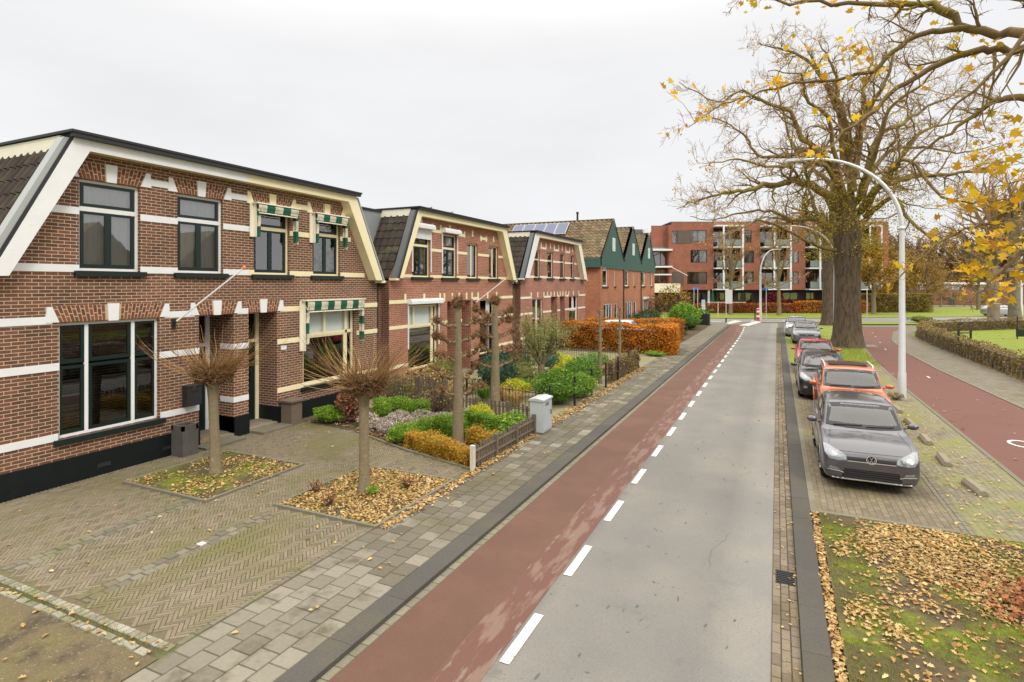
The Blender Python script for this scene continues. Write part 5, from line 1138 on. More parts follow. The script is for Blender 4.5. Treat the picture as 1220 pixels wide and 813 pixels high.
# ---- pollard willows in the paving
def pollard(label, x, y, lean, zh, seed, rb):
    t = thing('pollard_willow', label, 'tree', (x, y, 0), group='pollard willows in the planting beds'); r = random.Random(seed)
    pts = [(x + lean[0] * z / zh, y + lean[1] * z / zh, z) for z in (-.05, .1, .5, 1.0, 1.5, zh - .25, zh)]
    trunk_mesh(pts, [rb * 1.5, rb * 1.15, rb, rb * .93, rb * .92, rb * 1.05, rb * 1.6], 16, seed=seed).build('trunk', m_bark_g, t, smooth=True)
    hx, hy = x + lean[0], y + lean[1]
    kb = MB(); kb.ball((hx, hy, zh + .06), .29, .29, .16, 18, 10, .2)
    for _ in range(60):
        a = r.uniform(0, 2 * PI); rr = r.uniform(.12, .36); kb.ball((hx + rr * math.cos(a), hy + rr * math.sin(a), zh + r.uniform(-.07, .22)), *(r.uniform(.035, .085),) * 3, 7, 5, .3)
    kb.build('knotty_head', m_knot, t)
    cu = MB()
    for i in range(900):
        a = r.uniform(0, 2 * PI); rr = r.uniform(.14, .40); p = Vector((hx + rr * math.cos(a), hy + rr * math.sin(a), zh + .08 + r.uniform(-.14, .17) * (1.2 - rr))); b_ = a + r.choice((-1, 1)) * r.uniform(.2, 1.6); el = r.uniform(-.5, .9)
        d = Vector((math.cos(b_) * math.cos(el), math.sin(b_) * math.cos(el), math.sin(el))); q = [p]
        for k in range(4): d = (d + Vector((r.gauss(0, .35), r.gauss(0, .35), r.gauss(0, .3)))).normalized(); q.append(q[-1] + d * r.uniform(.03, .06))
        cu.tube(q, [.008, .007, .006, .005, .004], 3, cap=False)
    cu.build('tangled_twigs', m_tangle, t)
    s1 = MB()
    for i in range(330):
        a = r.uniform(0, 2 * PI); short = i < 110; el = math.radians(r.triangular(-18, 82, 26) if not short else r.uniform(-35, 70)); rr = r.uniform(.1, .33)
        p = Vector((hx + rr * math.cos(a), hy + rr * math.sin(a), zh + .10 + r.uniform(-.08, .14)))
        d = Vector((math.cos(a) * math.cos(el), math.sin(a) * math.cos(el), math.sin(el))); L = r.uniform(.10, .34) if short else r.uniform(.6, 1.6) * (1.12 - .45 * max(0, el)); n = 3 if short else 5; q = [p]
        for k in range(n):
            d = (d + Vector((r.gauss(0, .16 if short else .13), r.gauss(0, .16 if short else .13), (.06 if short else .15 - .1 * max(0, el)) + r.gauss(0, .07)))).normalized(); q.append(q[-1] + d * L / n)
        r9 = .006 if short else r.uniform(.005, .0085); s1.tube(q, [r9 * (1 - .7 * k / n) for k in range(n + 1)], 3, cap=False)
    s1.build('shoots', m_shoot, t)
pollard('pollard willow with upright brown shoots in the bed nearest the front doors', -10.92, 8.42, (-.12, .02), 2.0, 2, .105)
pollard('pollard willow with upright brown shoots in the leaf filled bed beside the pavement', -7.25, 8.82, (-.03, .03), 1.98, 8, .10)
# ---- candelabra limes in the garden
def lime(label, x, y, h, rb, seed, tiers):
    t = thing('pruned_lime', label, 'tree', (x, y, 0), group='pruned lime trees in the front garden'); r = random.Random(seed)
    mb = trunk_mesh([(x, y, z) for z in (-.05, .12, .6, 1.3, 2.0, 2.7, h)], [rb * 1.3, rb * 1.08, rb, rb * .92, rb * .8, rb * .66, rb * .55], 16, seed=seed)
    kn = MB(); tw = MB()
    def fist(c, s):
        kn.ball(c, s, s, s * .85, 9, 6, .28)
        for _ in range(int(150 * (s / .16) ** 1.5)):
            d = Vector((r.gauss(0, 1), r.gauss(0, 1), r.gauss(.2, 1))).normalized(); p = Vector(c) + d * s * .7
            tw.tube([p, p + d * r.uniform(.05, .16) + Vector((r.gauss(0, .02), r.gauss(0, .02), .02))], [.008, .004], 3, cap=False)
    for i, z in enumerate(tiers):
        for sgn in (-1, 1):
            L = r.uniform(.45, .9); ph = r.uniform(-.22, .22); q = []
            for k in range(6):
                u = k / 5; q.append((x + sgn * L * u * math.cos(ph) * .45 + r.gauss(0, .02), y + sgn * L * u * .95 + r.gauss(0, .02), z - .08 + .2 * u * u + r.gauss(0, .025)))
            mb.tube(q, [.046, .034, .042, .028, .034, .026], 7, cap=False)
            for k_ in (2, 4): kn.ball(q[k_], .05, .05, .045, 7, 5, .3)
            s = .062 if i < len(tiers) - 2 else .105
            fist(q[-1], s * r.uniform(.8, 1.2)); 
            if r.random() < .7: fist(q[3], .055)
            for _ in range(80):
                k = r.randint(1, 5); p = Vector(q[k]).lerp(Vector(q[k - 1]), r.random()); d = Vector((r.gauss(0, .6), r.gauss(0, .6), .8)).normalized(); tw.tube([p, p + d * r.uniform(.05, .2)], [.007, .003], 3, cap=False)
    fist((x, y, h + .05), .16)
    mb.build('trunk', m_bark_g, t, smooth=True); kn.build('knot', m_knot, t); tw.build('crown', m_twigbrown, t)
lime('pruned lime tree with stubby side arms in the box hedge garden, nearer one', -7.35, 12.55, 3.5, .13, 31, (1.3, 1.75, 2.2, 2.65, 3.05))
lime('pruned lime tree with stubby side arms behind the picket fence, farther one', -8.15, 16.25, 3.45, .145, 37, (1.5, 1.95, 2.4, 2.8, 3.1))
# thin knotty young limes beside the chain fence
for i, (x, y, h) in enumerate(((-6.55, 22.6, 2.9), (-6.6, 26.0, 2.9))):
    t = thing('young_lime', ['thin young lime tree with knotty stubs, left one by the green hedge', 'thin young lime tree with knotty stubs, right one by the mesh fence'][i], 'tree', (x, y, 0), group='young lime trees')
    mb = trunk_mesh([(x, y, z) for z in (-.05, .5, 1.2, 2, h)], [.09, .075, .065, .055, .04], 10, seed=i); tw = MB(); r = random.Random(i + 60)
    for z in (1.3, 1.7, 2.1, 2.5, 2.85):
        for sg in (-1, 1):
            L = r.uniform(.3, .6); q = [(x, y, z), (x + r.gauss(0, .05), y + sg * L * .5, z + .03), (x + r.gauss(0, .05), y + sg * L, z + .12)]; mb.tube(q, [.025, .02, .02], 5, cap=False)
            for _ in range(12): p = Vector(q[r.randint(1, 2)]); tw.tube([p, p + Vector((r.gauss(0, .07), r.gauss(0, .07), r.uniform(.02, .2)))], [.007, .003], 3, cap=False)
    mb.build('trunk', m_bark_g, t, smooth=True); tw.build('crown', m_twigbrown, t)
# ---- small willow with fine olive crown
t = thing('small_willow', 'small multi branched willow with a fine olive green crown over yellow shrubs', 'tree', (-7.75, 19.2, 0)); g = Grow(44)
WP = dict(seg=4, crook=.12, lift=.07, rmin=.004, kids=[6, 6], t0=.25, ang=(18, 45), ratio=.62, up=.3, rbig=.03, rmid=.01, taper=.4)
for i in range(7):
    a = i * .9 + .3; e = math.radians(g.r.uniform(28, 70)); g.branch(Vector((-7.75, 19.2, 1.05)), Vector((math.cos(a) * math.cos(e), math.sin(a) * math.cos(e), math.sin(e))), 1.25, .045, 2, WP)
tm = trunk_mesh([(-7.75, 19.2, z) for z in (-.05, .1, .6, 1.05, 1.15)], [.15, .12, .105, .12, .09], 12, seed=3); tm.add(g.big.v, g.big.f); tm.build('trunk', m_bark_g, t, smooth=True)
g.mid.add(g.tw.v, g.tw.f); g.mid.build('crown', m_twigplant, t)
cards('leaves', jitter(g.nodes, 8000, .13, 5), (.025, .075), m_lf_wil, t)
# ---- other trees: prototypes then copies
def copy_tree(o, at, rz, sc, label, group=None):
    c = o.copy(); COL.objects.link(c); c.location = at; c.rotation_euler = (0, 0, rz); c.scale = (sc, sc, sc); c['label'] = label
    if group: c['group'] = group
    for ch in o.children:
        d = ch.copy(); COL.objects.link(d); d.parent = c
    return c
def proto(name, label, cat, seed, h, rb, P, nl, lm, hc, L0, nb, barkm, leaf=(.16, .32), els=(20, 75)):
    t = thing(name, label, cat); g = Grow(seed); r = g.r
    tm = trunk_mesh([(r.gauss(0, .03) * z, r.gauss(0, .03) * z * .5, z) for z in (-.1, .3, 1, 2.2, hc, hc + (h - hc) * .5)], [rb * 1.35, rb * 1.1, rb, rb * .92, rb * .8, rb * .4], 12, seed=seed)
    for i in range(nb):
        a = i * 2.4 + r.uniform(-.3, .3); u = i / nb; e = math.radians(els[0] + (els[1] - els[0]) * u + r.uniform(-8, 8)); z0 = hc * .8 + (h - hc) * .5 * u
        g.branch(Vector((0, 0, z0)), Vector((math.cos(a) * math.cos(e), math.sin(a) * math.cos(e), math.sin(e))), L0 * r.uniform(.8, 1.2), rb * .5, P['lev'], P)
    tm.add(g.big.v, g.big.f); tm.build('trunk', barkm, t, smooth=True, local=True)
    g.mid.add(g.tw.v, g.tw.f); g.mid.build('crown', m_twig, t, local=True)
    if nl: cards('leaves', jitter(g.nodes, nl, .22, seed), leaf, lm, t, local=True)
    return t
PB = dict(seg=3, crook=.14, lift=.05, rmin=.016, kids=[4, 4], t0=.2, ang=(25, 55), ratio=.58, up=.25, rbig=.09, rmid=.03, taper=.4, lev=2)
GB = 'bare street trees on the far verge'
bare = proto('bare_tree', 'bare young tree on the far verge left of the lamp post', 'tree', 71, 12.5, .24, dict(PB, kids=[5, 5]), 90, m_lf_oak, 4.0, 3.4, 12, m_bark_g)
def gp(px, py):
    d = FPX * EYE / (py - HY); return loc((px - CX) / FPX * d, d, 0)
bare.location = gp(870, 375); bare['group'] = GB
copy_tree(bare, gp(928, 376), 1.8, 1.0, 'bare young tree on the far verge right of the lamp post, before the orange hedge', GB)
GY = 'trees on the park side'
yel = proto('yellow_tree', 'yellow leaved tree before the hedge right of the huge oak trunk', 'tree', 83, 10, .24, dict(PB, rmin=.02), 4200, m_lf_oak, 3.0, 2.7, 12, m_bark_g, (.16, .34))
yel.scale = (1.15,) * 3; yel.location = gp(1041, 374.5); yel.rotation_euler = (0, 0, 1)
copy_tree(yel, gp(1000, 372) + Vector((2, 14, 0)), 2.2, .95, 'yellow leaved tree mostly hidden behind the huge oak trunk')
park = proto('park_tree', 'slender tree with sparse orange leaves on the park lawn, left one', 'tree', 91, 9.5, .26, dict(PB, rmin=.02), 900, m_lf_bg, 2.8, 2.5, 11, m_bark_g, (.2, .36))
park.location = gp(1105, 370.5); park['group'] = GY
copy_tree(park, gp(1121, 366), 2.0, .7, 'thin sapling on the park lawn behind the slender tree', GY)
copy_tree(park, gp(1166, 369), 4.0, 1.15, 'tree with sparse orange leaves on the park lawn, before the school', GY)
# two large pale trunks on the park path
ptr = dict(PB, rmin=.014, kids=[4, 5], rbig=.12)
pale = proto('pale_trunk_tree', 'tall pale barked tree at the light path in the park, left of the two', 'tree', 101, 17, .52, ptr, 350, m_lf_yellow, 6.5, 4.2, 13, m_bark_pale, (.14, .24))
pale.location = gp(1184, 388.5); pale['group'] = 'pale barked trees in the park'
copy_tree(pale, gp(1209, 388.5), 2.5, 1.02, 'tall pale barked tree at the light path in the park, right of the two', 'pale barked trees in the park')
# background trees
bgt = proto('background_tree', 'brownish autumn tree behind the school, first from the left', 'tree', 111, 13, .3, dict(PB, rmin=.035), 3800, m_lf_bgbrown, 3.5, 3.6, 12, m_bark_g, (.22, .5))
GBk = 'autumn trees behind the school'; ords = ['first', 'second', 'third', 'fourth', 'fifth', 'sixth', 'seventh', 'eighth', 'ninth', 'tenth', 'eleventh', 'twelfth', 'thirteenth', 'fourteenth']
spots = [(1058, 128, 1.0), (1078, 140, 1.05), (1098, 135, .9), (1112, 150, 1.15), (1130, 142, .85), (1148, 155, 1.1), (1163, 140, .9), (1180, 150, 1.1), (1198, 142, 1.0), (1216, 152, 1.1), (1240, 140, 1.0), (1265, 150, 1.1), (1290, 140, 1)]
for i, (px, d, s) in enumerate(spots):
    p = loc((px - CX) / FPX * d, d)
    if i == 0: bgt.location = p; bgt['group'] = GBk; bgt.scale = (1.25,) * 3
    else: copy_tree(bgt, p, i * 1.3, s * 1.3, f'brownish autumn tree behind the school, {ords[i]} from the left', GBk)
ygr = proto('background_yellow_tree', 'warm yellow tree beyond the hedge, right of the apartment block', 'tree', 121, 10, .25, dict(PB, rmin=.03), 4200, m_lf_bg, 2.6, 3.0, 11, m_bark_g, (.25, .5))
GYb = 'yellow trees beyond the park hedge'; ygr.location = loc((1050 - CX) / FPX * 98, 98); ygr['group'] = GYb
for i, (px, d, s, lab) in enumerate(((1072, 104, .9, 'warm yellow tree beyond the hedge, the shorter one right of the apartment block'), (1092, 112, 1.0, 'orange yellow tree beside the school roof end'), (1035, 106, 1.1, 'warm yellow tree close behind the right end of the apartment block'))):
    copy_tree(ygr, loc((px - CX) / FPX * d, d), 1 + i * 2, s, lab, GYb)
# ================================================================ HEDGES, SHRUBS, GARDEN
def hedge(name, label, pts, w, h, m, cat='hedge', dens=260, size=(.05, .1), wob=.06, group=None, base=.05, top_mat=None, gap=0.):
    """row along polyline pts; ragged clipped box of leaves over a twiggy core"""
    t = thing(name, label, cat, (pts[0][0], pts[0][1], 0), group=group); core = MB(); P = []
    for a, b in zip(pts, pts[1:]):
        a = Vector((a[0], a[1], 0)); b = Vector((b[0], b[1], 0)); d = b - a; L = d.length; u = d / L; n = Vector((-u.y, u.x, 0))
        kc, kh = (.66, .8) if h > .7 else (.42, .6)
        core.prism([(-w / 2 * kc, base), (w / 2 * kc, base), (w / 2 * kc, h * kh), (-w / 2 * kc, h * kh)], lambda x, z, q, a=a, u=u, n=n: a + u * q + n * x + Vector((0, 0, z)), .05 * L, .95 * L)
        area = L * (2 * h + w); N = int(area * dens)
        for _ in range(N):
            q = rnd.uniform(-w * .4, L + w * .4); k = rnd.uniform(0, 2 * h + w)
            if k < h: x, z = -w / 2, k
            elif k < h + w: x, z = k - h - w / 2, h
            else: x, z = w / 2, 2 * h + w - k
            s = wob * noise.noise(a + u * q * 1.4 + Vector((0, x * 2, z * 1.7))) * 2
            e = rnd.uniform(-.08, .02) if h > .7 else rnd.uniform(-.3, .03)
            x *= (1 + (s + e) / w * 1.6); z = z * (1 + (s + e) / h * .9)
            if q < 0 or q > L: x *= .75; z *= .93
            p = a + u * q + n * x; 
            if gap and noise.noise(p * 3 + Vector((0, 0, z * 3))) < -gap: continue
            P.append((p.x, p.y, max(.03, z)))
        for e_ in (0, L):
            for _ in range(int(w * h * dens)):
                x = rnd.uniform(-w / 2, w / 2); z = rnd.uniform(0, h); p = a + u * (e_ + (rnd.uniform(-.03, w * .3) if e_ else -rnd.uniform(-.03, w * .3))) + n * x; P.append((p.x, p.y, max(.03, z)))
    core.build('twigs', m_twigplant if h > .7 else m, t); cards('foliage', P, size, m, t)
    return t
def bush(name, label, x, y, rx, ry, h, m, cat='shrub', n=500, size=(.05, .1), group=None, boxy=0., z0=0.0, stems=0, m2=None, n2=0):
    t = thing(name, label, cat, (x, y, z0), group=group); P = []; Q = []
    sd = Vector((x, y, 5))
    for i in range(n + n2):
        v = Vector((NP.normal(), NP.normal(), NP.normal())).normalized(); v.z = abs(v.z) if rnd.random() < .8 else v.z * .6
        if boxy: mx = max(abs(v.x), abs(v.y), abs(v.z)); v = v.lerp(v / mx, boxy)
        k = rnd.uniform(.72, 1.04) * (1 + .28 * noise.noise(v * 2.2 + sd))
        p = (x + v.x * rx * k, y + v.y * ry * k, z0 + max(.02, h * .42 + v.z * h * .58 * k)); (P if i < n else Q).append(p)
    mb = MB()
    if stems:
        for _ in range(stems):
            p = Vector(rnd.choice(P)); b = Vector((x + rnd.gauss(0, rx * .15), y + rnd.gauss(0, ry * .15), z0)); mid = b.lerp(p, .55) + Vector((0, 0, h * .1)); mb.tube([b, mid, p], [.012, .008, .004], 3, cap=False)
    else: mb.ball((x, y, z0 + h * .42), rx * .68, ry * .68, h * .36, 12, 8, .1)
    mb.build('stems', m_twigplant if stems else m, t); cards('foliage', P, size, m, t)
    if Q: cards('blossoms', Q, (size[0] * 1.1, size[1] * 1.1), m2, t)
    return t
def tuft(name, label, x, y, r, h, m, n=160, cat='grass clump', group=None, lean=.5):
    t = MB(); rr = rnd
    for _ in range(n):
        a = rr.uniform(0, 2 * PI); d = rr.uniform(0, r * .35); o = rr.uniform(.1, 1) * r; H = h * rr.uniform(.6, 1.1); w = .008
        b = Vector((x + d * math.cos(a), y + d * math.sin(a), 0)); m1 = Vector((x + (d + o * .5) * math.cos(a), y + (d + o * .5) * math.sin(a), H * .75)); e = Vector((x + (d + o) * math.cos(a), y + (d + o) * math.sin(a), H * rr.uniform(.6, 1)))
        s = Vector((-math.sin(a), math.cos(a), 0)) * w
        t.add([b - s, b + s, m1 + s, m1 - s, e], [(0, 1, 2, 3), (3, 2, 4)])
    return tag(t.build(name, m), label, cat, group)
# orange beech hedges around the driveway
hedge('beech_hedge', 'tall orange beech hedge turning the corner at the pavement, before the white car', [(-12.4, 35.6), (-5.75, 33.7), (-6.1, 36.6)], 1.05, 1.62, m_lf_beech, dens=620, size=(.07, .13), wob=.12)
hedge('beech_hedge', 'farther orange beech hedge behind the white car', [(-13.2, 41.8), (-9.5, 41.8), (-6.7, 43.6)], 1.0, 1.5, m_lf_beech, dens=300, size=(.08, .14), wob=.1)
g_ = bush('green_shrub', 'small green ground shrub at the foot of the orange hedge corner', -6.3, 32.6, .75, .35, .3, m_lf_box, n=240, size=(.06, .12))
# apartment block hedges (local frame turned): points from l,d
def LD(*a): return [tuple(loc(l, d)[:2]) for l, d in a]
hedge('beech_hedge', 'long low rust coloured hedge in front of the apartment block, left part', LD((27, 82.5), (41, 82.2)), 1.2, 1.35, m_lf_beech2, dens=90, size=(.14, .26), wob=.12)
hedge('beech_hedge', 'taller rust coloured hedge in front of the apartment block, by the second oak', LD((41.2, 82.2), (50.5, 82)), 1.3, 1.7, m_lf_beech, dens=90, size=(.14, .26), wob=.12)
hedge('clipped_hedge', 'tall yellow green hedge right of the apartment block', LD((48.6, 84), (61.5, 84.5)), 1.4, 2.75, m_lf_hedgey, dens=80, size=(.15, .28), wob=.12)
hedge('brown_hedge', 'thin brown hedge curving around the park lawn', [(9.85, 8), (9.75, 20), (9.75, 32), (9.8, 46), (10.15, 53), (11.5, 58.6), (14.2, 62.0), (19, 66.3), (25, 71.5), (38, 82)], .75, .95, m_lf_hedgeb, dens=150, size=(.06, .13), wob=.12, gap=.25)
bush('dark_red_shrub', 'dark red leaved shrub under the lamp post at the junction', *loc(38.6, 84.2)[:2], 1.7, 1.1, 3.0, m_lf_redbush, n=700, size=(.2, .38), stems=20)
bush('pale_shrub', 'pale brown shrub behind the school lawn', *loc(83.5, 108)[:2], 2.6, 1.6, 2.6, m_lf_bgbrown, n=500, size=(.2, .4), stems=14)
bush('pale_shrub', 'orange brown shrub before the school door', *loc(91, 112)[:2], 2.6, 1.6, 2.8, m_lf_bg, n=400, size=(.2, .4), stems=14)
# plants near the apartment corner / h4 front gardens
bush('autumn_shrub', 'large loose golden brown shrub before the pale parapet', -10.6, 65.2, 2.2, 1.8, 4.2, m_lf_bg, n=900, size=(.14, .28), stems=60)
bush('autumn_shrub', 'bare pinkish brown shrub beside the golden one', -12.1, 63.2, 1.6, 1.4, 3.0, m_lf_bgbrown, n=700, size=(.1, .2), stems=60)
bush('laurel_bush', 'bright green laurel bush at the end of the pavement', -8.0, 56.5, 1.5, 1.9, 2.3, m_lf_box, n=2000, size=(.14, .26))
bush('laurel_bush', 'lower bright green laurel bush nearer the pavement edge', -7.1, 53.6, .9, 1.2, 1.5, m_lf_green, n=600, size=(.12, .22))
bush('round_shrub', 'rounded dark green shrub before the gabled row, larger one', -11.3, 54.2, 1.6, 1.5, 1.7, m_lf_dark, n=900, size=(.1, .2))
bush('round_shrub', 'rounded dark green shrub before the gabled row, smaller one against the wall', -12.2, 60.5, 1.3, 1.4, 1.5, m_lf_dark, n=700, size=(.1, .2))
bush('straw_shrub', 'low straw coloured planting behind the farther orange hedge', -9.6, 50.5, 2.2, 1.6, .9, m_lf_straw, n=700, size=(.1, .2), stems=40)
bush('straw_shrub', 'yellow green low planting beside the pavement before the dark planter', -7.4, 43.6, 1.0, 1.8, .55, m_lf_olive, n=500, size=(.08, .16), stems=30)
hedge('dark_hedge', 'short dark green block hedge beside the pavement', [(-9.0, 47.5), (-6.9, 47.2)], .9, 1.05, m_lf_dark, dens=200, size=(.1, .18))
# first front garden: box hedges
hedge('box_hedge', 'low box hedge turned rust brown along the edge of the front garden', [(-8.15, 11.75), (-6.25, 11.15)], .42, .40, m_lf_rust, dens=6000, size=(.025, .055), wob=.13)
bush('box_ball', 'round bright green box ball at the corner of the front garden', -8.65, 11.95, .36, .34, .46, m_lf_box, n=4200, size=(.028, .052))
hedge('box_hedge', 'low green box hedge running away from the round box ball', [(-8.75, 12.5), (-8.2, 13.75)], .40, .38, m_lf_box, dens=5600, size=(.028, .058), wob=.13)
hedge('box_hedge', 'low bright green box hedge behind the nearer pruned lime', [(-8.3, 13.3), (-7.6, 13.0)], .4, .42, m_lf_box, dens=5600, size=(.028, .058), wob=.13)
hedge('box_hedge', 'low box hedge turning orange along the picket fence', [(-7.0, 12.75), (-6.45, 12.65)], .4, .38, m_lf_rust, dens=6000, size=(.025, .055), wob=.13)
bush('box_ball', 'small green box ball against the picket fence', -6.28, 12.75, .27, .3, .36, m_lf_box, n=2600, size=(.028, .052))
hedge('box_hedge', 'yellow green box hedge at the back of the front garden', [(-7.9, 14.2), (-6.3, 14.05)], .42, .46, m_lf_lime and m_lf_box, dens=5600, size=(.028, .058), wob=.13)
bush('spiky_plant', 'spiky fresh green plant in the fence corner beside the cabinet', -6.35, 13.7, .36, .32, .5, m_lf_box, n=500, size=(.05, .12))
bush('box_ball', 'yellowish box ball behind the nearer pruned lime', -7.75, 14.5, .4, .35, .58, m_lf_lime, n=2600, size=(.028, .052))
hedge('box_hedge', 'clipped bright green hedge block in the back of the first garden', [(-11.0, 14.15), (-9.6, 14.3)], .5, .55, m_lf_box, dens=4600, size=(.03, .062), wob=.11)
bush('box_ball', 'oval green box shrub beside the wooden planter', -11.85, 12.85, .5, .36, .48, m_lf_box, n=3600, size=(.03, .058))
bush('box_ball', 'dark green shrub half hidden behind the nearer pollard trunk', -10.6, 13.7, .3, .3, .6, m_lf_box, n=2000, size=(.03, .06))
bush('hydrangea', 'russet hydrangea with faded pink flower heads before the cream window', -11.3, 13.15, .45, .45, 1.12, m_lf_hyd, n=1800, size=(.05, .11), stems=60, m2=m_fl_pink, n2=170)
k = 0
lavw = ['nearest the path', 'behind the nearer pollard trunk', 'beside the round box ball', 'left of the box hedges', 'in the middle of the bed', 'below the clipped hedge block', 'at the back of the bed', 'beside the picket fence behind', 'right of the russet hydrangea', 'next to the dark green shrub']
for (x, y) in ((-9.9, 12.55), (-9.35, 12.35), (-9.1, 12.9), (-9.75, 13.1), (-9.2, 13.45), (-9.9, 13.6), (-8.7, 13.9), (-8.4, 14.6), (-10.5, 12.95), (-9.4, 14.0)):
    bush('lavender', 'grey brown faded lavender clump ' + lavw[k], x, y, .34, .32, .38, m_lf_lav, n=1100, size=(.025, .06), group='lavender clumps in the front garden', stems=50, cat='lavender'); k += 1
for i, (x, y) in enumerate(((-8.05, 8.35), (-7.35, 7.95), (-6.6, 9.3), (-7.6, 9.3))):
    bush('dry_plant', ['dead brown plant in the leaf filled bed, left corner', 'dead brown plant in the leaf filled bed, front', 'dead brown plant in the leaf filled bed, right side', 'dead brown plant hugging the pollard trunk in the leaf filled bed'][i], x, y, .14, .14, .28, m_litter2, n=90, size=(.02, .05), stems=26, cat='dry plant', group='dead plants in the leaf filled bed')
bush('green_sprig', 'small fresh green weed at the foot of the pollard in the leaf filled bed', -7.0, 8.75, .12, .14, .18, m_lf_box, n=80, size=(.03, .07), cat='weed')
# climbing shrub on the fence behind the first garden
bush('loose_shrub', 'thin yellow green shrub leaning on the fence near the house wall', -11.2, 15.0, .9, .5, 1.3, m_lf_olive, n=420, size=(.04, .09), stems=50)
bush('loose_shrub', 'brown twiggy shrub before the fence, left of the limes', -9.6, 15.1, .8, .4, .9, m_lf_hedgeb, n=260, size=(.04, .08), stems=60)
# second garden
bush('reed_grass', 'tall straw coloured grasses behind the picket fence', -10.6, 16.6, .8, .9, 1.25, m_lf_straw, n=420, size=(.05, .12), stems=150, cat='ornamental grass')
bush('conifer_shrub', 'blue green conifer shrub between the two limes', -9.6, 19.2, .75, .8, 1.5, m_lf_teal, n=2600, size=(.05, .1))
bush('conifer_shrub', 'small blue green conifer near the doors of the middle house', -9.2, 23.6, .7, .7, 1.3, m_lf_teal, n=800, size=(.05, .1))
bush('golden_shrub', 'bright yellow shrub under the small willow, left one', -8.5, 18.6, .55, .6, .62, m_lf_lime, n=2200, size=(.04, .08))
bush('golden_shrub', 'bright yellow shrub right of the small willow trunk', -7.5, 20.6, .6, .9, .85, m_lf_lime, n=2800, size=(.04, .08))
bush('golden_shrub', 'bright yellow green shrub behind the small willow', -8.6, 24.2, .8, 1.1, .85, m_lf_lime, n=2800, size=(.05, .09))
bush('golden_shrub', 'yellow brown shrub behind the farther pruned lime', -9.4, 21.2, .7, .9, .9, m_lf_olive, n=900, size=(.05, .09))
for i, (x, y, r, h, m) in enumerate(((-7.9, 17.2, .5, .55, m_lf_straw), (-7.0, 17.6, .5, .5, m_lf_straw), (-7.2, 18.9, .45, .5, m_lf_straw), (-9.2, 17.5, .5, .6, m_lf_green), (-6.6, 16.3, .45, .35, m_lf_olive))):
    tuft('grass_clump', ['straw coloured grass clump behind the iron railing, left', 'straw coloured grass clump behind the iron railing, middle', 'pale grass clump below the small willow', 'fresh green grass clump beside the railing', 'low olive grass clump behind the cabinet'][i], x, y, r, h, m, 260, group='grass clumps in the second garden')
bush('viburnum_shrub', 'big fresh green shrub behind the grey cabinet', -6.75, 18.2, .85, 1.0, 1.15, m_lf_green, n=5200, size=(.04, .09))
bush('viburnum_shrub', 'second big green shrub by the mesh fence', -6.9, 21.2, .75, 1.0, 1.15, m_lf_green, n=4600, size=(.04, .09))
bush('viburnum_shrub', 'rounder yellow green shrub between the two big green shrubs', -6.35, 19.6, .5, .7, .85, m_lf_box, n=2600, size=(.04, .08))
hedge('climber_hedge', 'thin grey green climber covering the mesh fence', [(-6.25, 22.8), (-6.15, 27.5)], .3, .95, m_lf_hedgeb, dens=600, size=(.04, .08), wob=.1, gap=.2)
bush('russet_shrub', 'low russet shrub behind the big green shrubs', -8.0, 22.6, .6, .8, .7, m_lf_hyd, n=500, size=(.04, .09), stems=40)
bush('base_weed', 'brown weed tuft at the foot of the tall white lamp post', 3.75, 23.75, .28, .25, .25, m_lf_hedgeb, n=260, size=(.03, .07), cat='weed', stems=30)
bush('mound_shrub', 'small yellowish mound shrub on the verge by the cross street', *loc(44, 61.5)[:2], 1.2, .8, .7, m_lf_olive, n=260, size=(.12, .22))
for i, (nm, lab, x, y, rx, ry, h, m, n, st) in enumerate((
    ('mixed_shrub', 'olive shrub against the wall left of the doors of the middle house', -12.2, 19.6, .7, .9, 1.2, m_lf_olive, 1300, 0),
    ('mixed_shrub', 'low green ground cover before the conifer shrub', -8.9, 19.9, .7, .7, .45, m_lf_box, 900, 0),
    ('mixed_shrub', 'loose straw shrub behind the taller picket fence', -11.8, 17.2, .8, .8, 1.1, m_lf_straw, 900, 60),
    ('mixed_shrub', 'dark green shrub beside the stone bench', -10.6, 23.2, .8, .8, 1.0, m_lf_dark, 1500, 0),
    ('mixed_shrub', 'yellow green shrub beyond the stone bench', -9.9, 25.6, .9, .8, .9, m_lf_lime, 1500, 0),
    ('mixed_shrub', 'olive shrub at the foot of the small willow', -7.0, 19.7, .45, .5, .5, m_lf_olive, 800, 0),
    ('mixed_shrub', 'fresh green shrub near the iron railing end', -7.9, 26.2, .8, .8, .8, m_lf_green, 1500, 0),
    ('mixed_shrub', 'russet low shrub before the middle house corner', -11.6, 26.2, .8, .9, .9, m_lf_hyd, 900, 60),
    ('mixed_shrub', 'brown green ground planting behind the reed grasses', -10.4, 18.4, .8, .7, .6, m_lf_hedgeb, 900, 40),
    ('mixed_shrub', 'low bright green plant below the yellow shrub', -7.9, 22.0, .5, .5, .4, m_lf_box, 700, 0))):
    bush(nm, lab, x, y, rx, ry, h, m, n=n, size=(.04, .09), stems=st)
for i, (x, y, r, h, m) in enumerate(((-8.6, 17.9, .5, .6, m_lf_straw), (-9.8, 16.3, .5, .8, m_lf_straw), (-11.4, 16.4, .5, .9, m_lf_straw), (-8.9, 22.9, .5, .5, m_lf_olive), (-7.2, 24.9, .5, .5, m_lf_straw), (-6.8, 17.0, .35, .4, m_lf_green))):
    tuft('grass_clump', ['straw grass clump before the left golden shrub', 'straw grass clump right of the reed grasses', 'tall straw grass clump against the taller picket fence', 'olive grass clump beside the stone bench', 'straw grass clump near the wooden post', 'fresh grass clump at the railing behind the cabinet'][i], x, y, r, h, m, 260, group='grass clumps in the second garden')
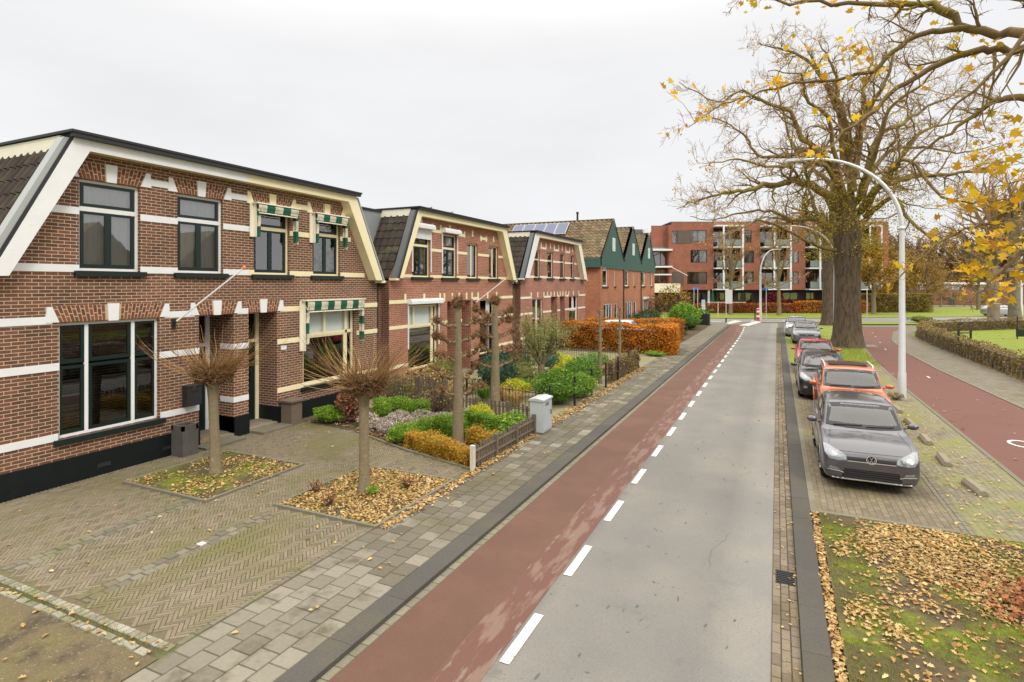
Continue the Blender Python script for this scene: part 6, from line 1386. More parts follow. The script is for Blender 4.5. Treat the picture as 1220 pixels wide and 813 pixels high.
# fences --------------------------------------------------------
def picket(label, a, b, h=.52, n=None, group='weathered picket fences', white_first=False):
    t = thing('picket_fence', label, 'fence', (a[0], a[1], 0), group=group); a = Vector((*a, 0)); b = Vector((*b, 0)); d = b - a; L = d.length; u = d / L; nn = Vector((-u.y, u.x, 0)); n = n or int(L / .135)
    q = Matrix((u, nn, Vector((0, 0, 1)))).transposed()
    for i in range(n + 1):
        if i == 0 and white_first: continue
        p = a + u * L * i / n; hh = h * rnd.uniform(.93, 1.06); M_ = q @ Matrix.Rotation(rnd.gauss(0, .03), 3, 'Y') @ Matrix.Rotation(rnd.gauss(0, .03), 3, 'X')
        MB().obox(p + Vector((0, 0, hh / 2)) + nn * .02, .035, .011, hh / 2, M_).build('picket', m_wood, t)
    MB().bar(a + Vector((0, 0, h * .3)), b + Vector((0, 0, h * .3)), .05, .03).bar(a + Vector((0, 0, h * .75)), b + Vector((0, 0, h * .75)), .05, .03).build('rail', m_wood, t)
    for k in range(0, 4):
        p = a + u * L * k / 3; MB().obox(p + Vector((0, 0, h * .52)), .045, .045, h * .54, q).build('post', m_woodp if (k == 0 and white_first) else m_wood, t)
picket('weathered picket fence along the pavement, ending at the grey cabinet', (-5.98, 10.85), (-5.93, 14.15), .5, white_first=True)
picket('weathered picket fence across the back of the first garden', (-6.1, 15.0), (-9.4, 15.55), .55)
picket('taller weathered picket fence against the nearest house wall', (-9.5, 15.5), (-12.9, 16.2), .95)
def railing(label, a, b, h, sp=.13, hoop=True, nm='iron_railing'):
    t = thing(nm, label, 'railing', (a[0], a[1], 0), group='black iron railings'); a = Vector((*a, 0)); b = Vector((*b, 0)); d = b - a; L = d.length; u = d / L; n = int(L / sp); up = Vector((0, 0, 1))
    mb = MB()
    for i in range(n):
        p = a + u * sp * i
        if hoop and i % 2 == 0:
            c = p + u * sp; mb.tube([p, p + up * (h - sp), p + u * sp * .3 + up * (h - sp * .3), c + up * h, c + u * sp * .7 + up * (h - sp * .3), c + u * sp + up * (h - sp), c + u * sp], .008, 4, cap=False)
        mb.tube([p, p + up * (h - .12)], .007, 4, cap=False)
    mb.build('bars', m_iron, t)
    MB().bar(a + up * h * .15, b + up * h * .15, .015).bar(a + up * (h - .2), b + up * (h - .2), .015).build('rail', m_iron, t)
    for p in (a, b): MB().obox(p + up * h * .55, .025, .025, h * .55).build('post', m_iron, t)
railing('black hooped iron railing behind the picket fence with grasses around it', (-6.3, 16.3), (-9.6, 17.0), .85)
railing('black iron railing between the small willow and the orange hedge', (-6.5, 27.7), (-12.6, 28.3), .95)
railing('black iron railing in front of the doors of the third house', (-9.8, 25.5), (-12.6, 25.9), .9)
t = thing('mesh_fence', 'low green wire mesh fence along the pavement by the second garden', 'fence', (-6.08, 18, 0)); mb = MB()
for i in range(60): y = 18 + i * .16; mb.tube([(-6.08, y, .05), (-6.08, y, .85)], .003, 3, cap=False)
for z in (.1, .3, .5, .7, .85): mb.tube([(-6.08, 18, z), (-6.08, 27.5, z)], .003, 3, cap=False)
mb.build('wire_mesh', m_iron, t)
for y in (18, 19.9, 21.8, 23.7, 25.6, 27.5): MB().box(-6.11, -6.05, y - .03, y + .03, 0, .98).build('post', m_iron, t)
t = thing('garden_bench', 'small grey stone bench beside the yellow shrubs in the second garden', 'bench', (-9.3, 22.5, 0))
MB().box(-9.9, -8.8, 22.3, 22.7, .42, .5).build('seat', m_stone, t)
for x in (-9.8, -8.95): MB().box(x, x + .1, 22.35, 22.65, 0, .42).build('leg', m_stone, t)
tag(MB().lathe((-7.6, 23.4, 0), [(.11, 0), (.11, .8), (.09, .83)], 10).build('bollard_post', m_wood), 'short brown wooden post beside the second garden railing', 'post')
# wooden planters and square pot
t = thing('square_pot', 'tall square dark grey pot against the wall of the nearest house', 'pot', (-12.7, 8.98, 0))
MB().prism([(-.2, 0), (.2, 0), (.2, .72), (.14, .72), (.14, .60), (-.14, .60), (-.14, .72), (-.2, .72)], lambda u, v, d: (-12.70 + u, 8.98 + d, v), -.2, .2).box(-12.9, -12.5, 8.78, 8.84, .6, .719).box(-12.9, -12.5, 9.12, 9.18, .6, .719).build('pot_body', MAT('dark_pot', srgb(84, 82, 78), rough=.7, var=(6, .2)), t)
t = thing('wooden_planter', 'weathered square wooden planter right of the cream door', 'planter', (-12.72, 12.25, 0))
MB().box(-12.9, -12.5, 12.05, 12.45, 0, .66).build('box', m_wood, t); MB().box(-12.96, -12.44, 11.99, 12.51, .66, .71).build('rim', m_wood, t)
tag(MB().box(-13.0 + .052, -12.5, 9.4, 10.53, -.0, .05).build('doorstep_slab', m_kerbgrey), 'low concrete slab before the left front door of the nearest house', 'step')
tag(MB().box(-12.93, -12.45, 11.03, 12.04, -.0, .06).build('doorstep_slab', m_kerbgrey), 'low concrete slab before the cream framed door of the nearest house', 'step')
t = thing('dark_planter_box', 'dark square planter with a small shrub at the end of the pavement', 'planter', (-7.0, 61.0, 0))
MB().box(-7.6, -6.2, 60.2, 61.4, 0, 1.1).build('box', m_iron, t)
cards('shrub', [(-6.9 + NP.normal(0, .4), 60.8 + NP.normal(0, .4), 1.1 + abs(NP.normal(0, .35))) for _ in range(200)], (.12, .22), m_lf_green, t)
# leaf litter and grass --------------------------------------------------------
def scatter(name, label, fn, n, size, m, tilt=.55, tpl=T_OAK, z=.012):
    P = []
    while len(P) < n:
        p = fn()
        if p is not None: P.append((p[0], p[1], z + abs(rnd.gauss(0, .012))))
    return tag(cards(name, P, size, m, tpl=tpl, tilt=tilt), label, None, kind='stuff')
def lawnf():
    x, y = rnd.uniform(.75, 4.4), rnd.uniform(2.5, 11.3); v = Vector((x, y, 0))
    dens = .35 + 1.2 * noise.noise(v * .55 + Vector((3.3, 1.7, 0))) + .5 * noise.noise(v * 1.7)
    if x < 1.15: dens -= .3
    if y > 10.9: dens -= .25
    if y < 7.6 and x > 2.4: dens -= .35
    return (x, y) if rnd.random() < max(.05, dens) else None
scatter('fallen_leaves', 'pale brown fallen leaves scattered over the lawn by the kerb', lawnf, 14000, (.028, .085), m_litter)
def heapf():
    a = rnd.uniform(0, 2 * PI); r = abs(rnd.gauss(0, .55)); return (3.35 + r * math.cos(a), 8.9 + r * math.sin(a) * 1.2)
P = []
for _ in range(3000): x, y = heapf(); r = math.hypot(x - 3.35, (y - 8.9) / 1.2); P.append((x, y, .01 + max(0, .38 * math.exp(-(r / .6) ** 2)) * rnd.uniform(.5, 1)))
tag(cards('leaf_heap', P, (.06, .11), m_litter2, tpl=T_OAK), 'heap of darker brown leaves at the right edge of the lawn', kind='stuff')
scatter('fallen_leaves', 'band of fallen leaves filling the gap behind the dark kerb', lambda: (rnd.gauss(.6, .028), rnd.uniform(2.5, 10.8) if rnd.random() < .85 else rnd.uniform(10, 11.4)), 1100, (.045, .085), m_litter, .7, z=-.012)
def bedf(b, nzs, off):
    def f():
        x, y = rnd.uniform(b[0], b[1]), rnd.uniform(b[2], b[3]); v = Vector((x, y, 0)); return (x, y) if rnd.random() < off + nzs * noise.noise(v * 1.5) else None
    return f
scatter('fallen_leaves', 'thick layer of fallen leaves in the bed beside the pavement', bedf(beds[1], .7, .6), 4600, (.03, .08), m_litter, .8)
scatter('fallen_leaves', 'sparser fallen leaves in the mossy bed near the front doors', bedf(beds[0], .8, .35), 1100, (.045, .08), m_litter, .8)
def stripf(x0, x1, y0, y1, c=False): return lambda: (rnd.uniform(x0, x1), rnd.uniform(y0, y1))
scatter('fallen_leaves', 'leaves blown along the bed edge and the picket fence', lambda: (rnd.gauss(-5.86, .06), rnd.uniform(7.6, 14.2)) if noise.noise(Vector((0, rnd.random(), 0))) > -2 else None, 760, (.05, .09), m_litter, .7)
scatter('fallen_leaves', 'leaves lying along the mesh fence', lambda: (rnd.gauss(-5.9, .12), rnd.uniform(14.9, 28)), 1300, (.06, .1), m_litter, .7)
scatter('fallen_leaves', 'leaves caught along the garden edging', lambda: (lambda x: (x, edge_y(x) + .14 + abs(rnd.gauss(0, .14))))(rnd.uniform(-10.6, -6.1)), 700, (.04, .08), m_litter, .7)
scatter('fallen_leaves', 'scattered leaves in the box hedge garden', stripf(-12.5, -6.2, 12.6, 15), 900, (.04, .08), m_litter, .7)
scatter('fallen_leaves', 'single leaves lying on the paving, pavement and driveway', stripf(-12.5, -4.9, 2.0, 14), 200, (.05, .09), m_litter, .4)
scatter('fallen_leaves', 'leaves along the setts of the driveway', lambda: (rnd.uniform(-11, -6.1), rnd.gauss(4.0, .08)), 60, (.04, .08), m_litter, .4)
scatter('fallen_leaves', 'leaves caught in the right gutter', lambda: (rnd.gauss(.2, .04) if rnd.random() < .6 else rnd.uniform(-.04, .24), rnd.uniform(3, 45)), 420, (.025, .06), m_litter, .6, z=-.035)
scatter('fallen_leaves', 'leaves around the concrete wheel stops', lambda: (rnd.gauss(3.4, .45), rnd.uniform(11.5, 26)), 620, (.04, .08), m_litter, .4)
scatter('fallen_leaves', 'few leaves on the red cycle path', lambda: (rnd.uniform(4.6, 7.2), rnd.uniform(12, 55)), 90, (.06, .11), m_litter, .4)
scatter('fallen_leaves', 'brown leaves under the curved park hedge', lambda: (rnd.gauss(9.55, .16), rnd.uniform(12, 52)), 1500, (.06, .12), m_litter2, .6)
scatter('fallen_leaves', 'leaves on the verge and the park lawn', lambda: (rnd.uniform(2.8, 4.6), rnd.uniform(33, 60)) if rnd.random() < .2 else (rnd.uniform(10, 30), rnd.uniform(16, 60)), 1500, (.08, .14), m_litter, .5)
def grassf(x0, x1, y0, y1, thr, sc=1.1):
    def f():
        x, y = rnd.uniform(x0, x1), rnd.uniform(y0, y1); return (x, y) if noise.noise(Vector((x, y, 0)) * sc) + (.35 if x < x0 + .55 else 0) > thr else None
    return f
def blades(name, label, f, n, size, m=None):
    P = []
    while len(P) < n:
        p = f()
        if p: P.append((p[0], p[1], -.002))
    return tag(cards(name, P, size, m or m_grass, tpl=T_BLADE, tilt=.6), label, kind='stuff')
blades('grass', 'short bright green grass on the lawn by the kerb', grassf(.67, 4.4, 2.5, 11.3, .12), 34000, (.02, .05))
blades('grass', 'mossy grass in the bed near the front doors', grassf(*beds[0], .05, 2), 5000, (.02, .05))
blades('grass', 'weeds in the leaf filled bed', grassf(*beds[1], .38, 2), 500, (.03, .06))
blades('grass', 'weeds growing between the setts', lambda: (rnd.uniform(-11, -6.1), rnd.gauss(4.03, .05)) if noise.noise(Vector((rnd.random() * 9, 0, 0))) > -.2 else None, 900, (.02, .06))
blades('grass', 'grass on the verge around the oaks', lambda: (rnd.uniform(2.72, 4.8), rnd.uniform(33.1, 48)), 9000, (.04, .1))
# ================================================================ CARS  (local frame: front at y=0 facing -y, x across)
def CR(p0, p1, p2, p3, t): return .5 * ((2 * p1) + (-p0 + p2) * t + (2 * p0 - 5 * p1 + 4 * p2 - p3) * t * t + (-p0 + 3 * p1 - 3 * p2 + p3) * t ** 3)
m_tyre = MAT('tyre', srgb(30, 30, 30), rough=.85)
m_arch = MAT('wheel_arch_lining', srgb(16, 16, 17), rough=.9)
m_rim = MAT('alloy', srgb(150, 152, 155), rough=.35, metal=.8)
m_plastic = MAT('black_plastic', srgb(24, 24, 26), rough=.45)
m_chrome = MAT('chrome', srgb(225, 225, 228), rough=.3, metal=.55)
m_lamp = MAT('headlamp', srgb(132, 136, 140), rough=.08, metal=.35, var=(22, .35), coat=1)
m_lampdark = MAT('headlamp_inner', srgb(60, 62, 66), rough=.2, metal=.6)
m_lampg = MAT('headlamp_grey', srgb(150, 154, 158), rough=.2, metal=.5)
m_seat = MAT('car_interior', srgb(58, 58, 60), rough=.9, var=(4, .3))
def CARGLASS():
    m = GLASS('car_glass', (.62, .70, .67), 1.0)
    for n_ in m.node_tree.nodes:
        if n_.type == 'MATH': n_.inputs[1].default_value = 1.4; n_.inputs[2].default_value = .07
        if n_.type == 'BUMP': n_.inputs['Strength'].default_value = 0
    return m
m_cg = CARGLASS()
def paint(name, c, metal=.35, rough=.32):
    m = MAT(name, c, rough=rough, metal=metal, coat=1.0, var=(1.3, .05)); nt = m.node_tree    # inside of the shell is dark trim
    o = [n for n in nt.nodes if n.type == 'OUTPUT_MATERIAL'][0]; src = o.inputs[0].links[0].from_socket; g = nd(nt, 'NewGeometry'); d = nd(nt, 'BsdfDiffuse'); d.inputs[0].default_value = (.03, .03, .032, 1)
    mx = nd(nt, 'MixShader'); nt.links.new(g.outputs['Backfacing'], mx.inputs[0]); nt.links.new(src, mx.inputs[1]); nt.links.new(d.outputs[0], mx.inputs[2]); nt.links.new(mx.outputs[0], o.inputs[0]); return m
def car(name, label, cat, at, col, st, W, L, wheels, R, screen, sidewins, lamps, grille, lower, fogs=(), logo=None, rz=0.0, rails=False, mirror=(1.5, .98), mcol=None, chrome=(), rear=None, detail=1, group='cars parked along the kerb', wip=True, extra=None, logomat=None):
    t = thing(name, label, cat, at, rz, group); nu, nv = (76, 16) if detail else (44, 9)
    # station columns: y, zb, w, zs, w6, z6, w7, z7, zt
    K = len(st)
    def prof(s):
        y, zb, w, zs, w6, z6, w7, z7, zt = s; return [(0, zb), (w * .8, zb), (w * .965, zb + .10), (w, (zb + zs) * .5), (w * .992, zs - .1), (w * .965, zs), (w6, z6), ((w6 + w7) / 2 + .012, (z6 + z7) / 2), (w7, z7), (w7 * .55, zt - .012 * (1 if zt > 1.1 else .8)), (0, zt)]
    PR = [prof(s) for s in st]; NPt = len(PR[0]); ys = [s[0] for s in st]
    cols = []
    for i in range(nu + 1):
        f = i / nu * (K - 1); k = min(int(f), K - 2); tt = f - k; a, b, c, d = max(k - 1, 0), k, k + 1, min(k + 2, K - 1)
        y = CR(ys[a], ys[b], ys[c], ys[d], tt); row = [(CR(PR[a][j][0], PR[b][j][0], PR[c][j][0], PR[d][j][0], tt), CR(PR[a][j][1], PR[b][j][1], PR[c][j][1], PR[d][j][1], tt)) for j in range(NPt)]
        fine = []
        for j in range(NPt - 1):
            p0, p1, p2, p3 = row[max(j - 1, 0)], row[j], row[j + 1], row[min(j + 2, NPt - 1)]; sub = 3
            for q in range(sub):
                u = q / sub; fine.append((CR(p0[0], p1[0], p2[0], p3[0], u), CR(p0[1], p1[1], p2[1], p3[1], u)))
        fine.append(row[-1]); cols.append((y, fine))
    m = len(cols[0][1]); mb = MB(); idx = {}
    for i, (y, fine) in enumerate(cols):
        for sg in (1, -1):
            for j, (x, z) in enumerate(fine):
                if sg == -1 and (j == 0 or j == m - 1): idx[(i, sg, j)] = idx[(i, 1, j)]; continue
                # nose curvature in plan
                idx[(i, sg, j)] = len(mb.v); mb.v.append((sg * max(x, 0), y, z))
    def wheelhit(p): return any(abs(p[0]) > .45 and (p[1] - yc) ** 2 + (p[2] - R) ** 2 < (R + .045) ** 2 for yc in wheels)
    def addf(q):
        q = [k for n_, k in enumerate(q) if k not in q[:n_]]
        if len(q) < 3: return
        c = [sum(mb.v[k][a] for k in q) / len(q) for a in range(3)]
        if not wheelhit(c): mb.f.append(tuple(q))
    for i in range(nu):
        for sg in (1, -1):
            for j in range(m - 1):
                q = [idx[(i, sg, j)], idx[(i + 1, sg, j)], idx[(i + 1, sg, j + 1)], idx[(i, sg, j + 1)]]
                addf(q if sg == 1 else q[::-1])
    for i, s in ((0, 1), (nu, -1)):
        for j in range(m - 1):
            q = [idx[(i, 1, j)], idx[(i, 1, j + 1)], idx[(i, -1, j + 1)], idx[(i, -1, j)]]; addf(q if s == 1 else q[::-1])
    full = BVHTree.FromPolygons([Vector(v) for v in mb.v], mb.f)
    def inpoly(poly, u, v):
        c = False; n = len(poly)
        for i in range(n):
            a, b = poly[i], poly[(i + 1) % n]
            if (a[1] > v) != (b[1] > v) and u < (b[0] - a[0]) * (v - a[1]) / (b[1] - a[1]) + a[0]: c = not c
        return c
    def opened(q):
        c = [sum(mb.v[k][a] for k in q) / len(q) for a in range(3)]; a, b, d = [Vector(mb.v[k]) for k in q[:3]]; n = (b - a).cross(d - a)
        if n.length < 1e-12: return False
        n.normalize()
        if c[1] < L * .55 and n.y < -.12 and all(inpoly(screen, mb.v[k][0], mb.v[k][2]) for k in q): return True
        if rear and c[1] > L * .6 and n.y > .12 and all(inpoly(rear, mb.v[k][0], mb.v[k][2]) for k in q): return True
        return abs(n.x) > .5 and any(all(inpoly(w_, mb.v[k][1], mb.v[k][2]) for k in q) for w_ in sidewins)
    mb.f = [q for q in mb.f if not opened(q)]
    body = mb.build('body', col, t, smooth=True, local=True)
    def decal(poly, axis, off, mat, nm, parent, mirror_=False, res=.05, thick=0):
        """project a 2D outline onto the body: axis 'y' = from the front (x,z), 'r' from the rear, 'x' = from both sides (y,z)"""
        for sg in ((1, -1) if (axis == 'x' or mirror_) else (1,)):
            pts = []; n = len(poly)
            for i in range(n):
                a, b = Vector(poly[i]), Vector(poly[(i + 1) % n]); k = max(1, int((b - a).length / res))
                for q in range(k): pts.append(a.lerp(b, q / k))
            nb_ = len(pts); edges = [(i, (i + 1) % nb_) for i in range(nb_)]
            xs = [p[0] for p in pts]; zs_ = [p[1] for p in pts]; x = min(xs) + res / 2
            def inside(u, v):
                c = False
                for i in range(nb_):
                    a, b = pts[i], pts[(i + 1) % nb_]
                    if (a[1] > v) != (b[1] > v) and u < (b[0] - a[0]) * (v - a[1]) / (b[1] - a[1]) + a[0]: c = not c
                return c
            inner = []
            while x < max(xs):
                z = min(zs_) + res / 2
                while z < max(zs_):
                    if inside(x, z): inner.append(Vector((x, z)))
                    z += res
                x += res
            V2, E2, F2, *_ = delaunay_2d_cdt([Vector((p[0], p[1])) for p in pts] + inner, edges, [], 1, 1e-5)
            out = MB(); last = None
            for p in V2:
                if axis == 'y': o_, d_ = Vector((p[0] * sg, -2, p[1])), Vector((0, 1, 0))
                elif axis == 'r': o_, d_ = Vector((p[0] * sg, L + 2, p[1])), Vector((0, -1, 0))
                else: o_, d_ = Vector((3 * sg, p[0], p[1])), Vector((-sg, 0, 0))
                h, nrm, _, _ = full.ray_cast(o_, d_)
                if h is None: h = last[0].copy() if last else Vector((p[0], 0, p[1])); nrm = last[1] if last else -d_
                elif nrm.dot(d_) > 0: nrm = -nrm
                last = (h, nrm); hh = h + nrm * off - d_ * .002; out.v.append((hh.x, hh.y, hh.z))
            out.f = [tuple(f) for f in F2]
            out.build(nm, mat, parent, smooth=True, local=True)
    dk = lambda *a, **k: decal(*a, **k)
    def frit(poly, axis, wd, nm):
        for sg in ((1, -1) if axis == 'x' else (1,)):
            n = len(poly); pts = []
            for i in range(n):
                a, b = Vector(poly[i]), Vector(poly[(i + 1) % n]); k = max(1, int((b - a).length / .05))
                for q in range(k): pts.append(a.lerp(b, q / k))
            cx, cz = sum(p[0] for p in poly) / n, sum(p[1] for p in poly) / n; hx = max(abs(p[0] - cx) for p in poly); hz = max(abs(p[1] - cz) for p in poly); m = len(pts); out = MB()
            for (kx, kz) in ((1 + .012 / hx, 1 + .012 / hz), (1 - wd / hx, 1 - wd / hz)):
                for p in pts:
                    u, v = cx + (p[0] - cx) * kx, cz + (p[1] - cz) * kz
                    o_, d_ = (Vector((u, -2, v)), Vector((0, 1, 0))) if axis == 'y' else (Vector((u, L + 2, v)), Vector((0, -1, 0))) if axis == 'r' else (Vector((3 * sg, u, v)), Vector((-sg, 0, 0)))
                    h, nrm, _, _ = full.ray_cast(o_, d_)
                    if h is None: h = Vector(out.v[-1]) if out.v else Vector((0, 1, 1)); nrm = -d_
                    if nrm.dot(d_) > 0: nrm = -nrm
                    hh = h + nrm * .009; out.v.append((hh.x, hh.y, hh.z))
            out.f = [(i, (i + 1) % m, m + (i + 1) % m, m + i) for i in range(m)]
            out.build(nm, m_plastic, t, smooth=True, local=True)
    frit(screen, 'y', .055, 'windscreen_seal')
    for w_ in sidewins: frit(w_, 'x', .05, 'window_seal')
    if rear: frit(rear, 'r', .06, 'window_seal')
    rs = .05 if detail else .09
    dk(screen, 'y', .006, m_cg, 'windscreen', t, res=rs)
    for w in sidewins: dk(w, 'x', .006, m_cg, 'side_window', t, res=rs)
    if rear: dk(rear, 'r', .006, m_cg, 'rear_window', t, res=rs)
    dk(grille, 'y', .008, m_plastic, 'grille', t, res=.04)
    if lower: dk(lower, 'y', .008, m_plastic, 'lower_intake', t, res=.04)
    for lp_ in lamps: dk(lp_, 'y', .010, m_lamp, 'headlight', t, mirror_=True, res=.04)
    for fg in fogs: dk(fg, 'y', .012, m_lamp, 'fog_light', t, mirror_=True, res=.04)
    for ch, mir in chrome: dk(ch, 'y', .013, m_chrome, 'chrome_strip', t, mirror_=mir, res=.04)
    if detail:
        ins = [(u * .78, v if abs(v - .62) < 9 else v) for u, v in []]
        cx_ = sum(p[0] for p in lamps[0]) / len(lamps[0]); cz_ = sum(p[1] for p in lamps[0]) / len(lamps[0])
        for k_, (sc_, mm) in enumerate(((.55, m_lampg), (.22, m_chrome))):
            dk([(cx_ + (p[0] - cx_) * sc_, cz_ + (p[1] - cz_) * sc_) for p in lamps[0]], 'y', .014 + .003 * k_, mm, 'lamp_reflector', t, mirror_=True, res=.04)
        # slats in the grille, shut lines
        zlo, zhi = min(p[1] for p in grille), max(p[1] for p in grille)
    # wheels
    for yc in wheels:
        for sg in (1, -1):
            xo = sg * (W - .025)
            w = MB(); n = 28
            pr = [(R * .62, -.1), (R * .93, -.1), (R, -.07), (R, .05), (R * .95, .085), (R * .66, .095)]
            b = len(w.v)
            for r_2, o2 in pr:
                for k in range(n): a = 2 * PI * k / n; w.v.append((xo + sg * (o2 - .09), yc + r_2 * math.cos(a), R + r_2 * math.sin(a)))
            for i in range(len(pr) - 1):
                for k in range(n): k2 = (k + 1) % n; w.f.append((b + i * n + k, b + i * n + k2, b + (i + 1) * n + k2, b + (i + 1) * n + k))
            wh = w.build('wheel', m_tyre, t, smooth=True, local=True)
            r2 = MB()
            for k in range(n): a = 2 * PI * k / n; r2.v.append((xo + sg * -.02, yc + R * .66 * math.cos(a), R + R * .66 * math.sin(a)))
            r2.v.append((xo - sg * .05, yc, R)); 
            for k in range(n): r2.f.append((k, (k + 1) % n, n))
            for k in range(5):
                a = 2 * PI * k / 5; r2.bar((xo - sg * .02, yc, R), (xo - sg * .0, yc + R * .6 * math.cos(a), R + R * .6 * math.sin(a)), .05, .03)
            r2.build('rim', m_rim, wh, local=True)
            ar = MB(); n2 = 20; RR = R + .05
            for k in range(n2 + 1):
                a = -.35 + (PI + .7) * k / n2
                for xx in (W - .01, W - .32): ar.v.append((sg * xx, yc + RR * math.cos(a), R + RR * math.sin(a)))
            for k in range(n2): ar.f.append((2 * k, 2 * k + 1, 2 * k + 3, 2 * k + 2))
            ar.build('wheel_arch', m_arch, t, local=True)
            lip = MB()
            pts = []
            for k in range(n2 + 1):
                a = -.15 + (PI + .3) * k / n2; y_, z_ = yc + (RR - .0) * math.cos(a), R + (RR) * math.sin(a)
                h, nrm, _, _ = full.ray_cast(Vector((3 * sg, y_ + .05 * math.cos(a), z_ + .05 * math.sin(a))), Vector((-sg, 0, 0)))
                pts.append((h.x - sg * .004 if h else sg * W, y_, z_))
            lip.tube(pts, .022, 6); lip.build('arch_lip', col, t, smooth=True, local=True)
    MB().box(-W + .2, W - .2, .25, L - .3, .16, .3).build('underbody', m_plastic, t, local=True)
    # inside: seats, dash, wheel
    ins = MB(); ym = mirror[0]
    ins.box(-W + .12, W - .12, ym - .35, ym + .05, .72, .90)
    for x in (-.36, .36): ins.box(x - .22, x + .22, ym + .75, ym + .9, .5, 1.08).ball((x, ym + .85, 1.2), .12, .06, .09, 8, 6)
    ins.box(-W + .15, W - .15, ym + 1.65, ym + 1.8, .5, 1.0)
    ins.build('seats', m_seat, t, smooth=False, local=True)
    # mirrors
    for sg in (1, -1):
        q = MB(); q.ball((sg * (W + .10), mirror[0], mirror[1]), .105, .06, .065, 12, 8); q.bar((sg * (W - .08), mirror[0] + .02, mirror[1] - .06), (sg * (W + .04), mirror[0] + .01, mirror[1] - .03), .04, .03)
        q.build('side_mirror', mcol or col, t, smooth=True, local=True)
    if wip:
        q = MB()
        for xa, xb in ((-.55, -.02), (.05, .55)):
            P_ = []
            for k in range(7):
                x = xa + (xb - xa) * k / 6; z = min(p[1] for p in screen) + .015 + .02 * k / 6
                h, nrm, _, _ = full.ray_cast(Vector((x, -2, z)), Vector((0, 1, 0)))
                if h: P_.append(h + Vector((0, -.02, .014)))
            if len(P_) > 1: q.tube(P_, .009, 5)
        if q.v: q.build('wiper', m_plastic, t, local=True)
    if logo:
        x0, z0, r0 = logo; q = MB(); h, nrm, _, _ = full.ray_cast(Vector((0, -2, z0)), Vector((0, 1, 0))); yy = h.y - .022
        n = 28
        for k in range(n):
            a, b = 2 * PI * k / n, 2 * PI * (k + 1) / n
            f3 = lambda r, a, y: (r * math.cos(a), y, z0 + r * math.sin(a))
            q.add([f3(r0, a, yy), f3(r0 * .86, a, yy), f3(r0 * .86, b, yy), f3(r0, b, yy)], [(0, 1, 2, 3)])
        q.v = q.v
        s_ = r0 * .82
        for pl in (((-.42, .62), (-.0, -.02)), ((.42, .62), (.0, -.02))): q.bar((pl[0][0] * s_, yy, z0 + (pl[0][1] + .2) * s_), (pl[1][0] * s_, yy, z0 + (pl[1][1] + .2) * s_), r0 * .16, .006)
        for pl in (((-.9, .30), (-.45, -.84)), ((-.45, -.84), (0, .02)), ((0, .02), (.45, -.84)), ((.45, -.84), (.9, .30))): q.bar((pl[0][0] * s_, yy, z0 + pl[0][1] * s_), (pl[1][0] * s_, yy, z0 + pl[1][1] * s_), r0 * .15, .006)
        bg = MB(); bg.v = [(r0 * math.cos(2 * PI * k / n), yy + .006, z0 + r0 * math.sin(2 * PI * k / n)) for k in range(n)]; bg.f = [tuple(range(n))]
        bd = bg.build('emblem', m_plastic, t, local=True); q.build('emblem_letters', m_chrome, bd, local=True)
    if rails:
        for sg in (1, -1):
            x = sg * rails[0]; MB().tube([(x, rails[1], rails[3] - .05), (x, rails[1] + .12, rails[3] + .03), (x, rails[2] - .12, rails[3] + .03), (x, rails[2], rails[3] - .05)], .02, 8).build('roof_rail', m_metal, t, smooth=True, local=True)
    if extra: extra(t, full, dk)
    return t
def stations(L, W, H, hood=.95, cowl=1.18, roof=1.95, nose=.70, belt=.93, tail=.35, rw=.6):
    """hatchback side profile"""
    hw = W
    return [(0.0, .24, hw * .70, nose - .16, hw * .64, nose - .13, hw * .52, nose - .10, nose - .09),
            (.05, .20, hw * .88, nose - .10, hw * .82, nose - .06, hw * .66, nose - .02, nose),
            (.16, .18, hw * .965, nose - .02, hw * .86, nose + .02, hw * .68, nose + .06, nose + .08),
            (.42, .17, hw * .995, nose + .10, hw * .92, nose + .13, hw * .72, nose + .17, nose + .19),
            (.80, .17, hw, belt - .08, hw * .93, belt - .03, hw * .74, hood - .03, hood),
            (cowl, .17, hw, belt - .03, hw * .93, belt + .01, hw * .78, hood + .03, hood + .06),
            (cowl + (roof - cowl) * .5, .17, hw, belt, hw * .92, belt + .05, hw * .78, (hood + H) / 2 + .0, (hood + H) / 2 + .07),
            (roof, .17, hw, belt + .02, hw * .90, belt + .07, rw + .03, H - .08, H - .03),
            (roof + .5, .17, hw, belt + .03, hw * .89, belt + .08, rw + .01, H - .05, H),
            (L - 1.1, .18, hw, belt + .05, hw * .88, belt + .10, rw, H - .06, H - .01),
            (L - .45, .2, hw * .985, belt + .05, hw * .86, belt + .10, rw - .02, H - .14, H - .08),
            (L - .15, .24, hw * .96, belt + .02, hw * .83, belt + .06, rw - .02, belt + .12, belt + .16),
            (L, .28, hw * .86, belt - .14, hw * .76, belt - .1, hw * .6, belt - .08, belt - .06)]
def swin(y0, y1, y2, y3, zb, zt): return [(y0, zb), (y3, zb + .03), (y2, zt), (y1, zt)]
